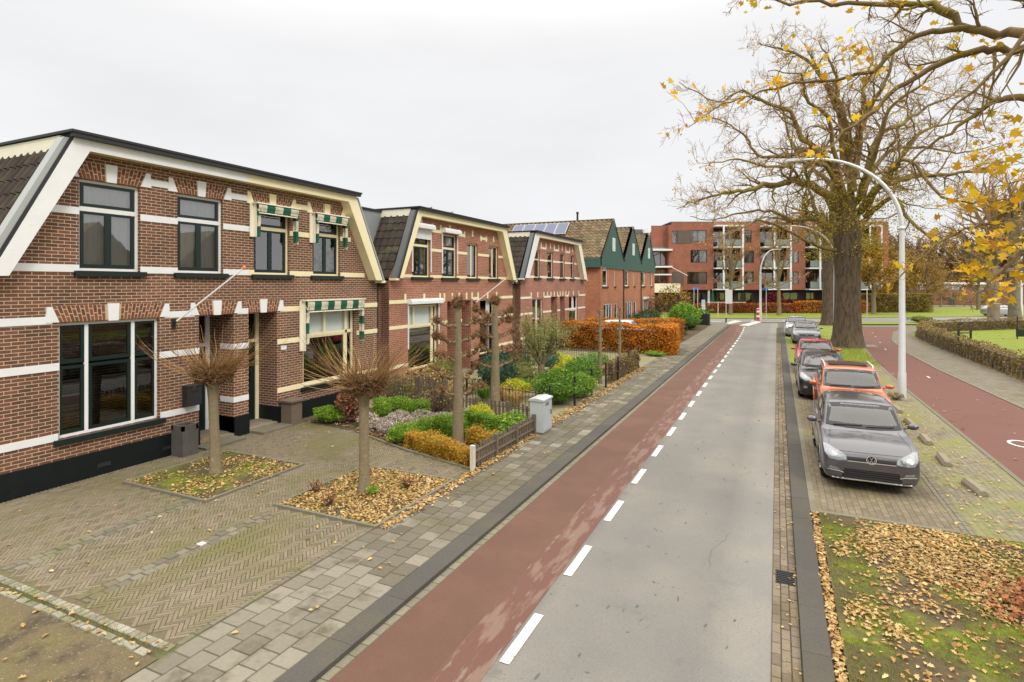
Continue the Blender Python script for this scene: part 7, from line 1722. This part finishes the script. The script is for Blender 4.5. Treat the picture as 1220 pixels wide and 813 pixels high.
# 1 grey hatchback, closest
W1 = .84
c1 = paint('paint_grey', srgb(86, 86, 91), .45, .3)
def ex1(t, full, dk):
    # thin dark shut lines of bonnet and door, bumper split
    ln = MB()
    def trace(pts_, axis, r=.004):
        q = []
        for p in pts_:
            if axis == 'z': h, n_, _, _ = full.ray_cast(Vector((p[0], p[1], 3)), Vector((0, 0, -1)))
            elif axis == 'x': h, n_, _, _ = full.ray_cast(Vector((3 * p[2], p[0], p[1])), Vector((-p[2], 0, 0)))
            else: h, n_, _, _ = full.ray_cast(Vector((p[0], -2, p[1])), Vector((0, 1, 0)))
            if h: q.append(h)
        if len(q) > 1: ln.tube(q, r, 4)
    for sg in (1, -1):
        trace([(sg * (.60 + .10 * (1 - k / 10)) if k < 10 else sg * .60, .30 + .09 * k) for k in range(10)], 'z')
        for y in (1.22, 2.22, 3.2): trace([(y, .3 + .06 * k, sg) for k in range(11)], 'x')
    trace([(-.70 + .14 * k, .735) for k in range(11)], 'y', .005)
    ln.build('shut_line', m_plastic, t, local=True)
    b = MB()
    for i in range(4):
        z = .285 + i * .04; b_ = []
        for k in range(15):
            x = -.46 + .92 * k / 14; h, n_, _, _ = full.ray_cast(Vector((x, -2, z)), Vector((0, 1, 0))); b_.append(h + Vector((0, -.014, 0)))
        b.tube(b_, .006, 4)
    b.build('intake_slats', MAT('intake_slat', srgb(58, 58, 62), rough=.4), t, local=True)
    pl = MB(); h, n_, _, _ = full.ray_cast(Vector((0, -2, .45)), Vector((0, 1, 0)))
car('parked_car', 'grey hatchback parked nearest the lawn, first of the row', 'car', (1.64, 12.85, 0), c1, stations(3.97, W1, 1.46, .94, 1.12, 1.88, .70, .93), W1, 3.97, (.80, 3.27), .30,
    [(-.68, 1.02), (-.3, 1.0), (.3, 1.0), (.68, 1.02), (.60, 1.36), (.3, 1.385), (-.3, 1.385), (-.60, 1.36)],
    [swin(1.55, 2.0, 2.18, 2.18, 1.02, 1.33), swin(2.28, 2.28, 3.05, 3.3, 1.05, 1.33)],
    [[(.41, .60), (.54, .57), (.70, .585), (.775, .68), (.79, .80), (.72, .80), (.52, .725), (.42, .665)]],
    [(-.40, .585), (.40, .585), (.41, .655), (-.41, .655)], [(-.50, .27), (.50, .27), (.45, .43), (-.45, .43)],
    fogs=[[(.52, .385), (.70, .40), (.70, .45), (.55, .435)]], logo=(0, .635, .085), rails=False, mirror=(1.52, 1.03), mcol=m_plastic and c1,
    chrome=[([(-.40, .575), (.40, .575), (.40, .588), (-.40, .588)], False), ([(.46, .34), (.54, .365), (.73, .375), (.73, .388), (.54, .38), (.46, .352)], True), ([(-.66, .225), (.66, .225), (.66, .245), (-.66, .245)], False)],
    rear=[(-.55, 1.08), (.55, 1.08), (.5, 1.3), (-.5, 1.3)], extra=ex1)
# 2 orange crossover
W2 = .86
c2 = paint('paint_orange', srgb(186, 92, 44), .25, .3)
car('parked_car', 'orange crossover with silver roof rails, second of the row', 'car', (1.92, 17.6, 0), c2, stations(4.1, W2, 1.62, 1.05, 1.12, 1.78, .82, 1.02, rw=.62), W2, 4.1, (.82, 3.35), .33,
    [(-.70, 1.12), (-.3, 1.10), (.3, 1.10), (.70, 1.12), (.63, 1.50), (.3, 1.53), (-.3, 1.53), (-.63, 1.50)],
    [swin(1.5, 1.9, 2.2, 2.2, 1.12, 1.47), swin(2.3, 2.3, 3.1, 3.4, 1.15, 1.47)],
    [[(.42, .72), (.66, .74), (.76, .86), (.70, .90), (.45, .82)]], [(-.40, .70), (.40, .70), (.42, .82), (-.42, .82)], [(-.55, .35), (.55, .35), (.5, .52), (-.5, .52)],
    rails=(.62, 1.95, 3.3, 1.60), mirror=(1.48, 1.13), rear=[(-.55, 1.18), (.55, 1.18), (.5, 1.42), (-.5, 1.42)], chrome=[([(-.42, .76), (.42, .76), (.42, .775), (-.42, .775)], False)],
    extra=lambda t, f, d: MB().box(-.5, .5, 2.05, 2.75, 1.622, 1.632).build('sunroof', m_plastic, t, local=True))
# 3 black hatchback
W3 = .84
c3 = paint('paint_black', srgb(30, 31, 34), .2, .25)
car('parked_car', 'black rounded hatchback behind the orange car, third of the row', 'car', (1.50, 22.3, 0), c3, stations(3.95, W3, 1.52, 1.0, 1.0, 2.2, .78, .98, rw=.58), W3, 3.95, (.78, 3.2), .31,
    [(-.68, 1.08), (-.3, 1.05), (.3, 1.05), (.68, 1.08), (.56, 1.42), (.3, 1.46), (-.3, 1.46), (-.56, 1.42)],
    [swin(1.55, 2.2, 2.4, 2.4, 1.08, 1.4), swin(2.5, 2.5, 3.0, 3.3, 1.1, 1.4)],
    [[(.40, .70), (.62, .68), (.76, .80), (.74, .93), (.62, .88), (.46, .78)]], [(-.36, .66), (.36, .66), (.38, .74), (-.38, .74)], [(-.52, .30), (.52, .30), (.46, .50), (-.46, .50)],
    fogs=[[(.55, .42), (.66, .42), (.66, .5), (.55, .5)]], mirror=(1.45, 1.06), rear=[(-.5, 1.12), (.5, 1.12), (.45, 1.35), (-.45, 1.35)], chrome=[([(-.36, .70), (.36, .70), (.36, .715), (-.36, .715)], False)], detail=1)
# 4 red hatchback
c4 = paint('paint_red', srgb(176, 24, 40), .1, .3)
car('parked_car', 'red hatchback beside the huge oak, fourth of the row', 'car', (1.62, 28.6, 0), c4, stations(3.9, .84, 1.44, .95, 1.1, 1.85, .72, .93), .84, 3.9, (.78, 3.2), .30,
    [(-.68, 1.02), (.68, 1.02), (.6, 1.36), (-.6, 1.36)], [swin(1.55, 2.0, 2.18, 2.18, 1.02, 1.33), swin(2.28, 2.28, 3.05, 3.3, 1.05, 1.33)],
    [[(.44, .64), (.62, .62), (.77, .78), (.76, .88), (.62, .80)]], [(-.36, .56), (.36, .56), (.38, .64), (-.38, .64)], [(-.5, .28), (.5, .28), (.45, .44), (-.45, .44)], mirror=(1.5, 1.02), detail=0)
# 5 dark grey
c5 = paint('paint_dark_grey', srgb(112, 114, 118), .5, .3)
car('parked_car', 'dark grey car behind the red one, fifth of the row', 'car', (1.80, 43.2, 0), c5, stations(4.2, .88, 1.46, .96, 1.2, 2.0, .72, .94), .88, 4.2, (.85, 3.4), .32,
    [(-.70, 1.03), (.70, 1.03), (.6, 1.38), (-.6, 1.38)], [swin(1.6, 2.1, 2.3, 2.3, 1.03, 1.34), swin(2.4, 2.4, 3.2, 3.5, 1.06, 1.34)],
    [[(.46, .60), (.66, .60), (.78, .74), (.72, .76), (.50, .70)]], [(-.44, .60), (.44, .60), (.46, .68), (-.46, .68)], [(-.5, .28), (.5, .28), (.45, .44), (-.45, .44)], logo=(0, .64, .07), mirror=(1.6, 1.02), detail=0)
# 6 silver
c6 = paint('paint_silver', srgb(176, 178, 180), .6, .3)
car('parked_car', 'silver car at the far end, last of the row', 'car', (1.42, 49.0, 0), c6, stations(4.2, .86, 1.52, 1.0, 1.15, 1.95, .76, .98), .86, 4.2, (.85, 3.4), .32,
    [(-.70, 1.07), (.70, 1.07), (.6, 1.44), (-.6, 1.44)], [swin(1.6, 2.1, 2.3, 2.3, 1.07, 1.4), swin(2.4, 2.4, 3.2, 3.5, 1.1, 1.4)],
    [[(.46, .66), (.66, .66), (.78, .80), (.72, .82), (.50, .76)]], [(-.40, .64), (.40, .64), (.42, .72), (-.42, .72)], [(-.5, .3), (.5, .3), (.45, .46), (-.45, .46)], mirror=(1.55, 1.06), detail=0)
# white car between the hedges
c7 = paint('paint_white', srgb(222, 222, 224), 0, .3)
car('parked_car', 'white car standing between the two orange hedges', 'car', (-7.2, 39.1, 0), c7, stations(4.2, .86, 1.62, 1.0, 1.2, 1.95, .76, .98), .86, 4.2, (.85, 3.4), .32,
    [(-.70, 1.07), (.70, 1.07), (.6, 1.5), (-.6, 1.5)], [swin(1.6, 2.1, 2.3, 2.3, 1.07, 1.5), swin(2.4, 2.4, 3.2, 3.5, 1.1, 1.5)],
    [[(.46, .66), (.66, .66), (.78, .80), (.72, .82), (.50, .76)]], [(-.40, .64), (.40, .64), (.42, .72), (-.42, .72)], None, rz=PI / 2, mirror=(1.55, 1.06), detail=0, group='cars on the driveways')
# small pale car far right at the park edge
c8 = loc(65.5, 74)
car('parked_car', 'pale car at the far right behind the park trees', 'car', tuple(c8), c6, stations(4.2, .86, 1.46, 1.0, 1.2, 1.95, .76, .95), .86, 4.2, (.85, 3.4), .32,
    [(-.70, 1.05), (.70, 1.05), (.6, 1.38), (-.6, 1.38)], [swin(1.6, 2.1, 2.3, 2.3, 1.05, 1.38), swin(2.4, 2.4, 3.2, 3.5, 1.08, 1.38)],
    [[(.46, .66), (.66, .66), (.78, .80), (.72, .82), (.50, .76)]], [(-.40, .64), (.40, .64), (.42, .72), (-.42, .72)], None, rz=TH + PI / 2, mirror=(1.55, 1.04), detail=0, group='cars on the driveways')
# ================================================================ STREET FURNITURE
def lamp(label, x, y, h, ad, reach, r0=.105):
    """curved-arm lamp post; ad = arm direction (unit xy)"""
    t = thing('street_lamp', label, 'street lamp', (x, y, 0), group='white curved lamp posts'); hs = h - 2.75
    MB().tube([(x, y, -.1), (x, y, .9), (x, y, .95), (x, y, hs)], [r0 * 1.25, r0 * 1.2, r0 * 1.05, r0 * .75], 16, cap=False).build('pole', m_metal, t, smooth=True)
    q = []; n = 16
    for k in range(n + 1):
        a = PI / 2 * k / n * 1.02; u = (1 - math.cos(a)); v = math.sin(a)
        q.append((x + ad[0] * reach * .95 * u, y + ad[1] * reach * .95 * u, hs + 2.72 * v))
    MB().tube(q, [r0 * .74 - (r0 * .74 - .04) * k / n for k in range(n + 1)], 12, cap=False).build('arm', m_metal, t, smooth=True)
    MB().tube([(x, y, hs - .05), (x, y, hs + .08)], r0 * .86, 14).box(x - .012, x + .012, y - r0 * .9, y + r0 * .9, 1.55, 1.57).build('collar', m_metal, t, smooth=True)
    e = Vector(q[-1]); A = Vector((ad[0], ad[1], 0)); B_ = Vector((-ad[1], ad[0], 0)); M_ = Matrix((A, B_, Vector((0, 0, 1)))).transposed()
    hd = MB(); hd.obox(e + A * .32, .36, .12, .035, M_); hd.obox(e + A * .34 + Vector((0, 0, .045)), .28, .09, .02, M_); hd = hd.build('lamp_head', m_metal, t)
    MB().obox(e + A * .38 + Vector((0, 0, -.04)), .22, .09, .008, M_).build('lens', m_bglass, hd)
lamp('tall white curved lamp post on the footway beside the parked cars', 4.0, 24.1, 8.75, (-1, 0), 3.1, .108)
lamp('white curved lamp post half hidden behind the huge oak', 4.05, 50.6, 8.75, (-1, 0), 3.2, .11)
lamp('white curved lamp post at the junction with a street name sign', *loc(28.3, 65)[:2], 8.1, (CS, SN), 1.7, .13)
# wheel stops
for i, (x, y) in enumerate(((3.50, 13.95), (3.42, 15.85), (3.45, 17.75), (3.46, 19.7), (3.46, 21.7), (3.4, 26.4))):
    mb = MB(); a = .1 * (1 if i == 0 else rnd.uniform(-.5, .6)); M_ = Matrix.Rotation(a, 3, 'Z'); hl = .38
    prof = [(-.10, 0), (.10, 0), (.095, .06), (.05, .125), (-.05, .125), (-.095, .06)]
    vs = []
    for (v_, sc_) in ((-hl, .75), (-hl + .05, 1), (hl - .05, 1), (hl, .75)):
        for u, w in prof: p = M_ @ Vector((u * (.9 if sc_ < 1 else 1), v_, w * sc_)); vs.append((x + p.x, y + p.y, p.z))
    fs = [tuple(range(6))[::-1], tuple(range(18, 24))] + [(i0 * 6 + k, i0 * 6 + (k + 1) % 6, (i0 + 1) * 6 + (k + 1) % 6, (i0 + 1) * 6 + k) for i0 in range(3) for k in range(6)]
    mb.add(vs, fs); tag(mb.build('wheel_stop', m_stone), ['nearest', 'second', 'third', 'fourth', 'fifth', 'farthest'][i] + ' low concrete wheel stop on the footway beside the parked cars', 'wheel stop', 'concrete wheel stops')
# cabinet
t = thing('utility_cabinet', 'light grey utility cabinet at the end of the picket fence', 'cabinet', (-5.85, 14.55, 0)); mc = MAT('cabinet_grey', srgb(178, 184, 186), rough=.45, var=(3, .06), mixes=[(srgb(150, 154, 146), 4, .6, .8)])
MB().box(-6.06, -5.68, 14.2, 14.84, .04, .88).build('body', mc, t); MB().prism([(-6.09, .88), (-5.65, .88), (-5.65, .92), (-5.87, .96), (-6.09, .92)], lambda u, v, d: (u, d, v), 14.17, 14.87).build('lid', mc, t)
MB().box(-5.68, -5.668, 14.24, 14.80, .09, .85).build('door', mc, t); MB().box(-5.668, -5.655, 14.72, 14.76, .45, .58).build('handle', m_iron, t); MB().box(-6.04, -5.7, 14.22, 14.82, 0, .04).build('base', m_stone, t)
for z in (.74, .77, .8): MB().box(-5.668, -5.662, 14.34, 14.6, z, z + .012).build('vent', m_iron, t)
# signs
def post(mb, x, y, h, r=.03): return mb.tube([(x, y, 0), (x, y, h)], r, 8)
def board(mb, x, y, z, w, h, th_=.02): return mb.obox((x, y, z), w / 2, th_ / 2, h / 2, Matrix.Rotation(TH, 3, 'Z'))
p = gp(865, 385); t = thing('traffic_sign', 'back of a tall grey rectangular traffic sign at the pavement corner', 'sign', tuple(p))
post(MB(), p.x, p.y, 3.3).build('pole', m_metal, t); board(MB(), p.x + .28, p.y - .05, 2.78, .75, 1.45).build('sign_plate', m_metal, t); MB().tube([(p.x, p.y, 0), (p.x, p.y, .55)], .07, 10).build('base_sleeve', m_iron, t)
m_blue = MAT('street_sign_blue', srgb(70, 110, 186), rough=.4)
for (px, d, z, wd, lab) in ((829, 63, 3.62, .75, 'small blue street name sign on two posts by the golden shrub'), (910, 65.4, 3.55, 1.0, 'small blue street name sign next to the junction lamp post')):
    q = loc((px - CX) / FPX * d, d); t = thing('street_name_sign', lab, 'sign', tuple(q), group='street name signs')
    board(MB(), q.x, q.y, z, wd, .24).build('sign_plate', m_blue, t)
    n_ = Vector((SN, -CS, 0)) * .012 + Vector(q)
    tx = MB()
    for k in range(7): tx.obox((n_.x + CS * (-wd * .36 + k * wd * .12), n_.y + SN * (-wd * .36 + k * wd * .12), z), .02, .003, .05, Matrix.Rotation(TH, 3, 'Z'))
    mb = MB()
    for s in (-.28, .28): post(mb, q.x + CS * s * wd, q.y + SN * s * wd, z + .1, .035)
    mb.build('post', m_metal, t)
q = gp(903, 382.5); t = thing('bollard', 'red and white striped bollard at the lamp post by the junction', 'bollard', tuple(q)); m_redp = MAT('bollard_red', srgb(196, 52, 56), rough=.5)
MB().lathe(q, [(.17, 0), (.16, 1.35), (.1, 1.42)], 14).build('body', m_redp, t); MB().lathe(q, [(.172, .42), (.169, .62)], 14).lathe(q, [(.168, .95), (.164, 1.15)], 14).lathe(q, [(.163, 1.3), (.12, 1.43)], 14).build('white_band', m_white, t)
q = gp(899.5, 382.5); tag(post(MB(), q.x, q.y, 1.2, .06).build('bollard', m_green), 'slim dark green post left of the striped bollard', 'bollard')
q = loc((838 - CX) / FPX * 66, 66); t = thing('blue_white_post', 'pale blue and white square post behind the laurel bushes', 'post', tuple(q)); MB().box(q.x - .18, q.x + .18, q.y - .18, q.y + .18, 0, 2.3).build('post', MAT('pale_blue', srgb(170, 204, 214), rough=.5), t); MB().box(q.x - .2, q.x + .2, q.y - .2, q.y + .2, 1.2, 1.7).build('white_panel', m_white, t)
q = loc((855.5 - CX) / FPX * 72, 72); t = thing('no_entry_frame', 'thin white frame barrier before the apartment hedge', 'barrier', tuple(q)); MB().tube([(q.x, q.y, 0), (q.x, q.y, 1.9)], .04, 8).bar((q.x - 1.3, q.y - .6, 1.85), (q.x + 3.2, q.y + 1.5, 1.85), .05).build('frame', m_white, t)
q = loc((849 - CX) / FPX * 84, 84); t = thing('folded_parasol', 'folded green parasol beside a white post at the ground floor of the apartments', 'parasol', tuple(q)); MB().lathe(q + Vector((0, 0, .6)), [(.12, 0), (.28, .4), (.18, 1.8), (.04, 2.6)], 10).build('canopy', m_awn_g, t); MB().tube([q, q + Vector((0, 0, 3.4))], .03, 6).build('pole', m_white, t)
q = gp(1033, 381); tag(post(MB(), q.x, q.y, 3.9, .045).build('sign_post', m_metal), 'thin grey pole on the verge right of the huge oak', 'post')
q = gp(1217, 377); tag(post(MB(), q.x, q.y, 9, .12).build('white_mast', m_white), 'white mast at the far right behind the park trees', 'mast')
t = thing('garden_gate', 'small black metal gate in the gap of the curved park hedge', 'gate', (9.7, 42.5, 0))
MB().box(9.6, 9.7, 41.4, 41.5, 0, 1.35).box(10.6, 10.7, 43.1, 43.2, 0, 1.25).build('post', m_iron, t); MB().bar((9.65, 41.45, 1.2), (10.65, 43.15, 1.1), .07).bar((9.65, 41.45, .75), (10.65, 43.15, .7), .07).bar((9.65, 41.45, .35), (10.65, 43.15, .35), .07).build('rail', m_iron, t)
t = thing('hedge_wire_fence', 'low fence of pale stakes and wire along the curved park hedge', 'fence', (9.5, 20, 0)); mb = MB(); path = [(9.42, 10), (9.40, 46), (9.75, 53.4), (11.1, 59)]
for a, b in zip(path, path[1:]):
    a = Vector((*a, 0)); b = Vector((*b, 0)); n = int((b - a).length / .55)
    for i in range(n): p = a.lerp(b, i / n); mb.obox(p + Vector((0, 0, .2)), .03, .02, .2)
mb.build('stake', m_stone, t)
mb = MB()
for a, b in zip(path, path[1:]): mb.bar((*a, .3), (*b, .3), .02)
mb.build('wire', m_iron, t)
q = gp(1212, 404); t = thing('park_sign', 'small dark park post with a green plate at the right edge', 'sign', tuple(q)); post(MB(), q.x, q.y, 1.7, .04).build('post', m_iron, t); board(MB(), q.x + .2, q.y, .45, .7, .55).build('sign_plate', m_green, t)
# small mound of white litter etc. is left out; drain cover on the paving
tag(MB().box(-8.13, -8.02, 5.93, 6.03, -.01, .008).build('paving_marker', m_metal), 'small pale tile set in the herringbone paving', 'tile')
# ================================================================ LIGHT AND CAMERA
w = bpy.data.worlds.new('World'); SC.world = w; w.use_nodes = True; nt = w.node_tree; nt.nodes.clear()
out = nt.nodes.new('ShaderNodeOutputWorld'); SE, SR = math.radians(42), math.radians(125)
sky = nt.nodes.new('ShaderNodeTexSky'); sky.sky_type = 'NISHITA'; sky.sun_disc = False; sky.sun_elevation = SE; sky.sun_rotation = SR
b1 = nt.nodes.new('ShaderNodeBackground'); b1.inputs[1].default_value = .05; nt.links.new(sky.outputs[0], b1.inputs[0])
# overcast cloud cover: brighter overhead than at the horizon
tc = nt.nodes.new('ShaderNodeTexCoord'); sp = nt.nodes.new('ShaderNodeSeparateXYZ'); nt.links.new(tc.outputs['Generated'], sp.inputs[0])
mr = nt.nodes.new('ShaderNodeMapRange'); nt.links.new(sp.outputs[2], mr.inputs[0]); mr.inputs[1].default_value = .35; mr.inputs[2].default_value = .85; mr.inputs[3].default_value = SKY_LO; mr.inputs[4].default_value = SKY_HI; mr.interpolation_type = 'SMOOTHSTEP'
mr2 = nt.nodes.new('ShaderNodeMapRange'); nt.links.new(sp.outputs[2], mr2.inputs[0]); mr2.inputs[1].default_value = .35; mr2.inputs[2].default_value = .8
nz = nt.nodes.new('ShaderNodeTexNoise'); nz.inputs['Scale'].default_value = 2.2; nz.inputs['Detail'].default_value = 5
mp = nt.nodes.new('ShaderNodeMapping'); mp.inputs['Scale'].default_value = (1, 1, 3.5); nt.links.new(tc.outputs['Generated'], mp.inputs[0]); nt.links.new(mp.outputs[0], nz.inputs['Vector'])
m2 = nt.nodes.new('ShaderNodeMapRange'); nt.links.new(nz.outputs[0], m2.inputs[0]); m2.inputs[1].default_value = .3; m2.inputs[2].default_value = .7; m2.inputs[3].default_value = .93; m2.inputs[4].default_value = 1.035
mu = nt.nodes.new('ShaderNodeMath'); mu.operation = 'MULTIPLY'; nt.links.new(mr.outputs[0], mu.inputs[0]); nt.links.new(m2.outputs[0], mu.inputs[1])
b2 = nt.nodes.new('ShaderNodeBackground'); b2.inputs[0].default_value = (1, 1, 1, 1); cm = mixc(nt, 0.0, (.99, .99, 1.0), (1.0, .955, .885)); nt.links.new(mr2.outputs[0], cm.node.inputs[0]); nt.links.new(cm, b2.inputs[0]); nt.links.new(mu.outputs[0], b2.inputs[1])
mxs = nt.nodes.new('ShaderNodeMixShader'); mxs.inputs[0].default_value = .93; nt.links.new(b1.outputs[0], mxs.inputs[1]); nt.links.new(b2.outputs[0], mxs.inputs[2]); nt.links.new(mxs.outputs[0], out.inputs[0])
sl = bpy.data.lights.new('sun', 'SUN'); sl.energy = 1.5; sl.angle = math.radians(14); sl.color = (1, .94, .84)
so = bpy.data.objects.new('sun', sl); COL.objects.link(so); so.location = (20, -20, 40)
sd = Vector((math.sin(SR) * math.cos(SE), math.cos(SR) * math.cos(SE), math.sin(SE)))
so.rotation_euler = sd.to_track_quat('Z', 'Y').to_euler()
cam = bpy.data.cameras.new('camera'); co = bpy.data.objects.new('camera', cam); COL.objects.link(co)
cam.sensor_width = 36; cam.lens = FPX / 1220 * 36; cam.shift_y = -66.5 / 1220; cam.clip_start = .1; cam.clip_end = 1500
co.location = (0, 0, EYE); co.rotation_euler = (PI / 2, 0, TH)
SC.camera = co
SC.view_settings.view_transform = 'Standard'; SC.view_settings.look = 'None'; SC.view_settings.gamma = 1; SC.view_settings.exposure = EXPO
SC.cycles.max_bounces = 8; SC.cycles.transparent_max_bounces = 16; SC.cycles.diffuse_bounces = 3; SC.cycles.glossy_bounces = 3
SC.cycles.use_denoising = True; SC.cycles.sample_clamp_indirect = 6
# a single-mesh thing's origin goes to its base
for o in [o for o in bpy.data.objects if o.type == 'MESH' and o.parent is None and o.get('category')]:
    n = len(o.data.vertices); a = np.zeros(n * 3, dtype=np.float32); o.data.vertices.foreach_get('co', a); a = a.reshape(-1, 3)
    c = Vector(((a[:, 0].min() + a[:, 0].max()) / 2, (a[:, 1].min() + a[:, 1].max()) / 2, a[:, 2].min())).freeze()
    a -= np.array(c, dtype=np.float32); o.data.vertices.foreach_set('co', a.ravel()); o.data.update(); o.location = c

# parts made of several separate pieces become one part per piece
SPLIT = {'painted_band', 'white_stone', 'keystone', 'brick_arch', 'arch_joint', 'guide_rail', 'side_wall', 'balcony_slab', 'balcony_post', 'balcony_glass', 'post', 'plinth', 'air_brick', 'rail', 'column', 'porch_wall', 'side_board', 'roller_box', 'bolt', 'chrome_strip', 'stair_frame', 'eave_boarding', 'intake_slats', 'knot', 'stake', 'green_stripe', 'panel_cladding', 'shut_line', 'white_stripe', 'wiper', 'seats'} - {'intake_slats', 'stair_frame'}
def base(n): return n.split('.')[0]
for o in [o for o in bpy.data.objects if o.type == 'MESH' and o.parent is not None and base(o.name) in SPLIT and not o.children]:
    me = o.data; nv = len(me.vertices); par = list(range(nv))
    def fd(i):
        while par[i] != i: par[i] = par[par[i]]; i = par[i]
        return i
    for p in me.polygons:
        a = fd(p.vertices[0])
        for v in p.vertices[1:]: par[fd(v)] = a
    isl = {}
    for i in range(nv): isl.setdefault(fd(i), []).append(i)
    if len(isl) < 2: continue
    co_ = [v.co.copy() for v in me.vertices]
    bb = [[min(co_[i][k] for i in m) for k in range(3)] + [max(co_[i][k] for i in m) for k in range(3)] for m in isl.values()]; ms_ = list(isl.values()); gp_ = list(range(len(ms_)))
    def fg(i):
        while gp_[i] != i: gp_[i] = gp_[gp_[i]]; i = gp_[i]
        return i
    e = .013
    for i in range(len(ms_)):
        for j in range(i + 1, len(ms_)):
            if all(bb[i][k] - e <= bb[j][k + 3] and bb[j][k] - e <= bb[i][k + 3] for k in range(3)): gp_[fg(i)] = fg(j)
    cl = {}
    for i in range(len(ms_)): cl.setdefault(fg(i), []).extend(ms_[i])
    if len(cl) < 2 or len(cl) > 100: continue
    polys = [tuple(p.vertices) for p in me.polygons]; first = True; sm = me.polygons[0].use_smooth
    own = {v: k for k, m in cl.items() for v in m}; bypoly = {}
    for p in polys: bypoly.setdefault(own[p[0]], []).append(p)
    for k, m in cl.items():
        if k not in bypoly: continue
        mp_ = {v: i for i, v in enumerate(m)}; nm = bpy.data.meshes.new(base(o.name)); nm.from_pydata([co_[v] for v in m], [], [tuple(mp_[v] for v in p) for p in bypoly[k]])
        if sm: nm.polygons.foreach_set('use_smooth', [True] * len(nm.polygons))
        for mt in me.materials: nm.materials.append(mt)
        if first: o.data = nm; first = False
        else:
            c = bpy.data.objects.new(base(o.name), nm); COL.objects.link(c); c.parent = o.parent; c.location = o.location
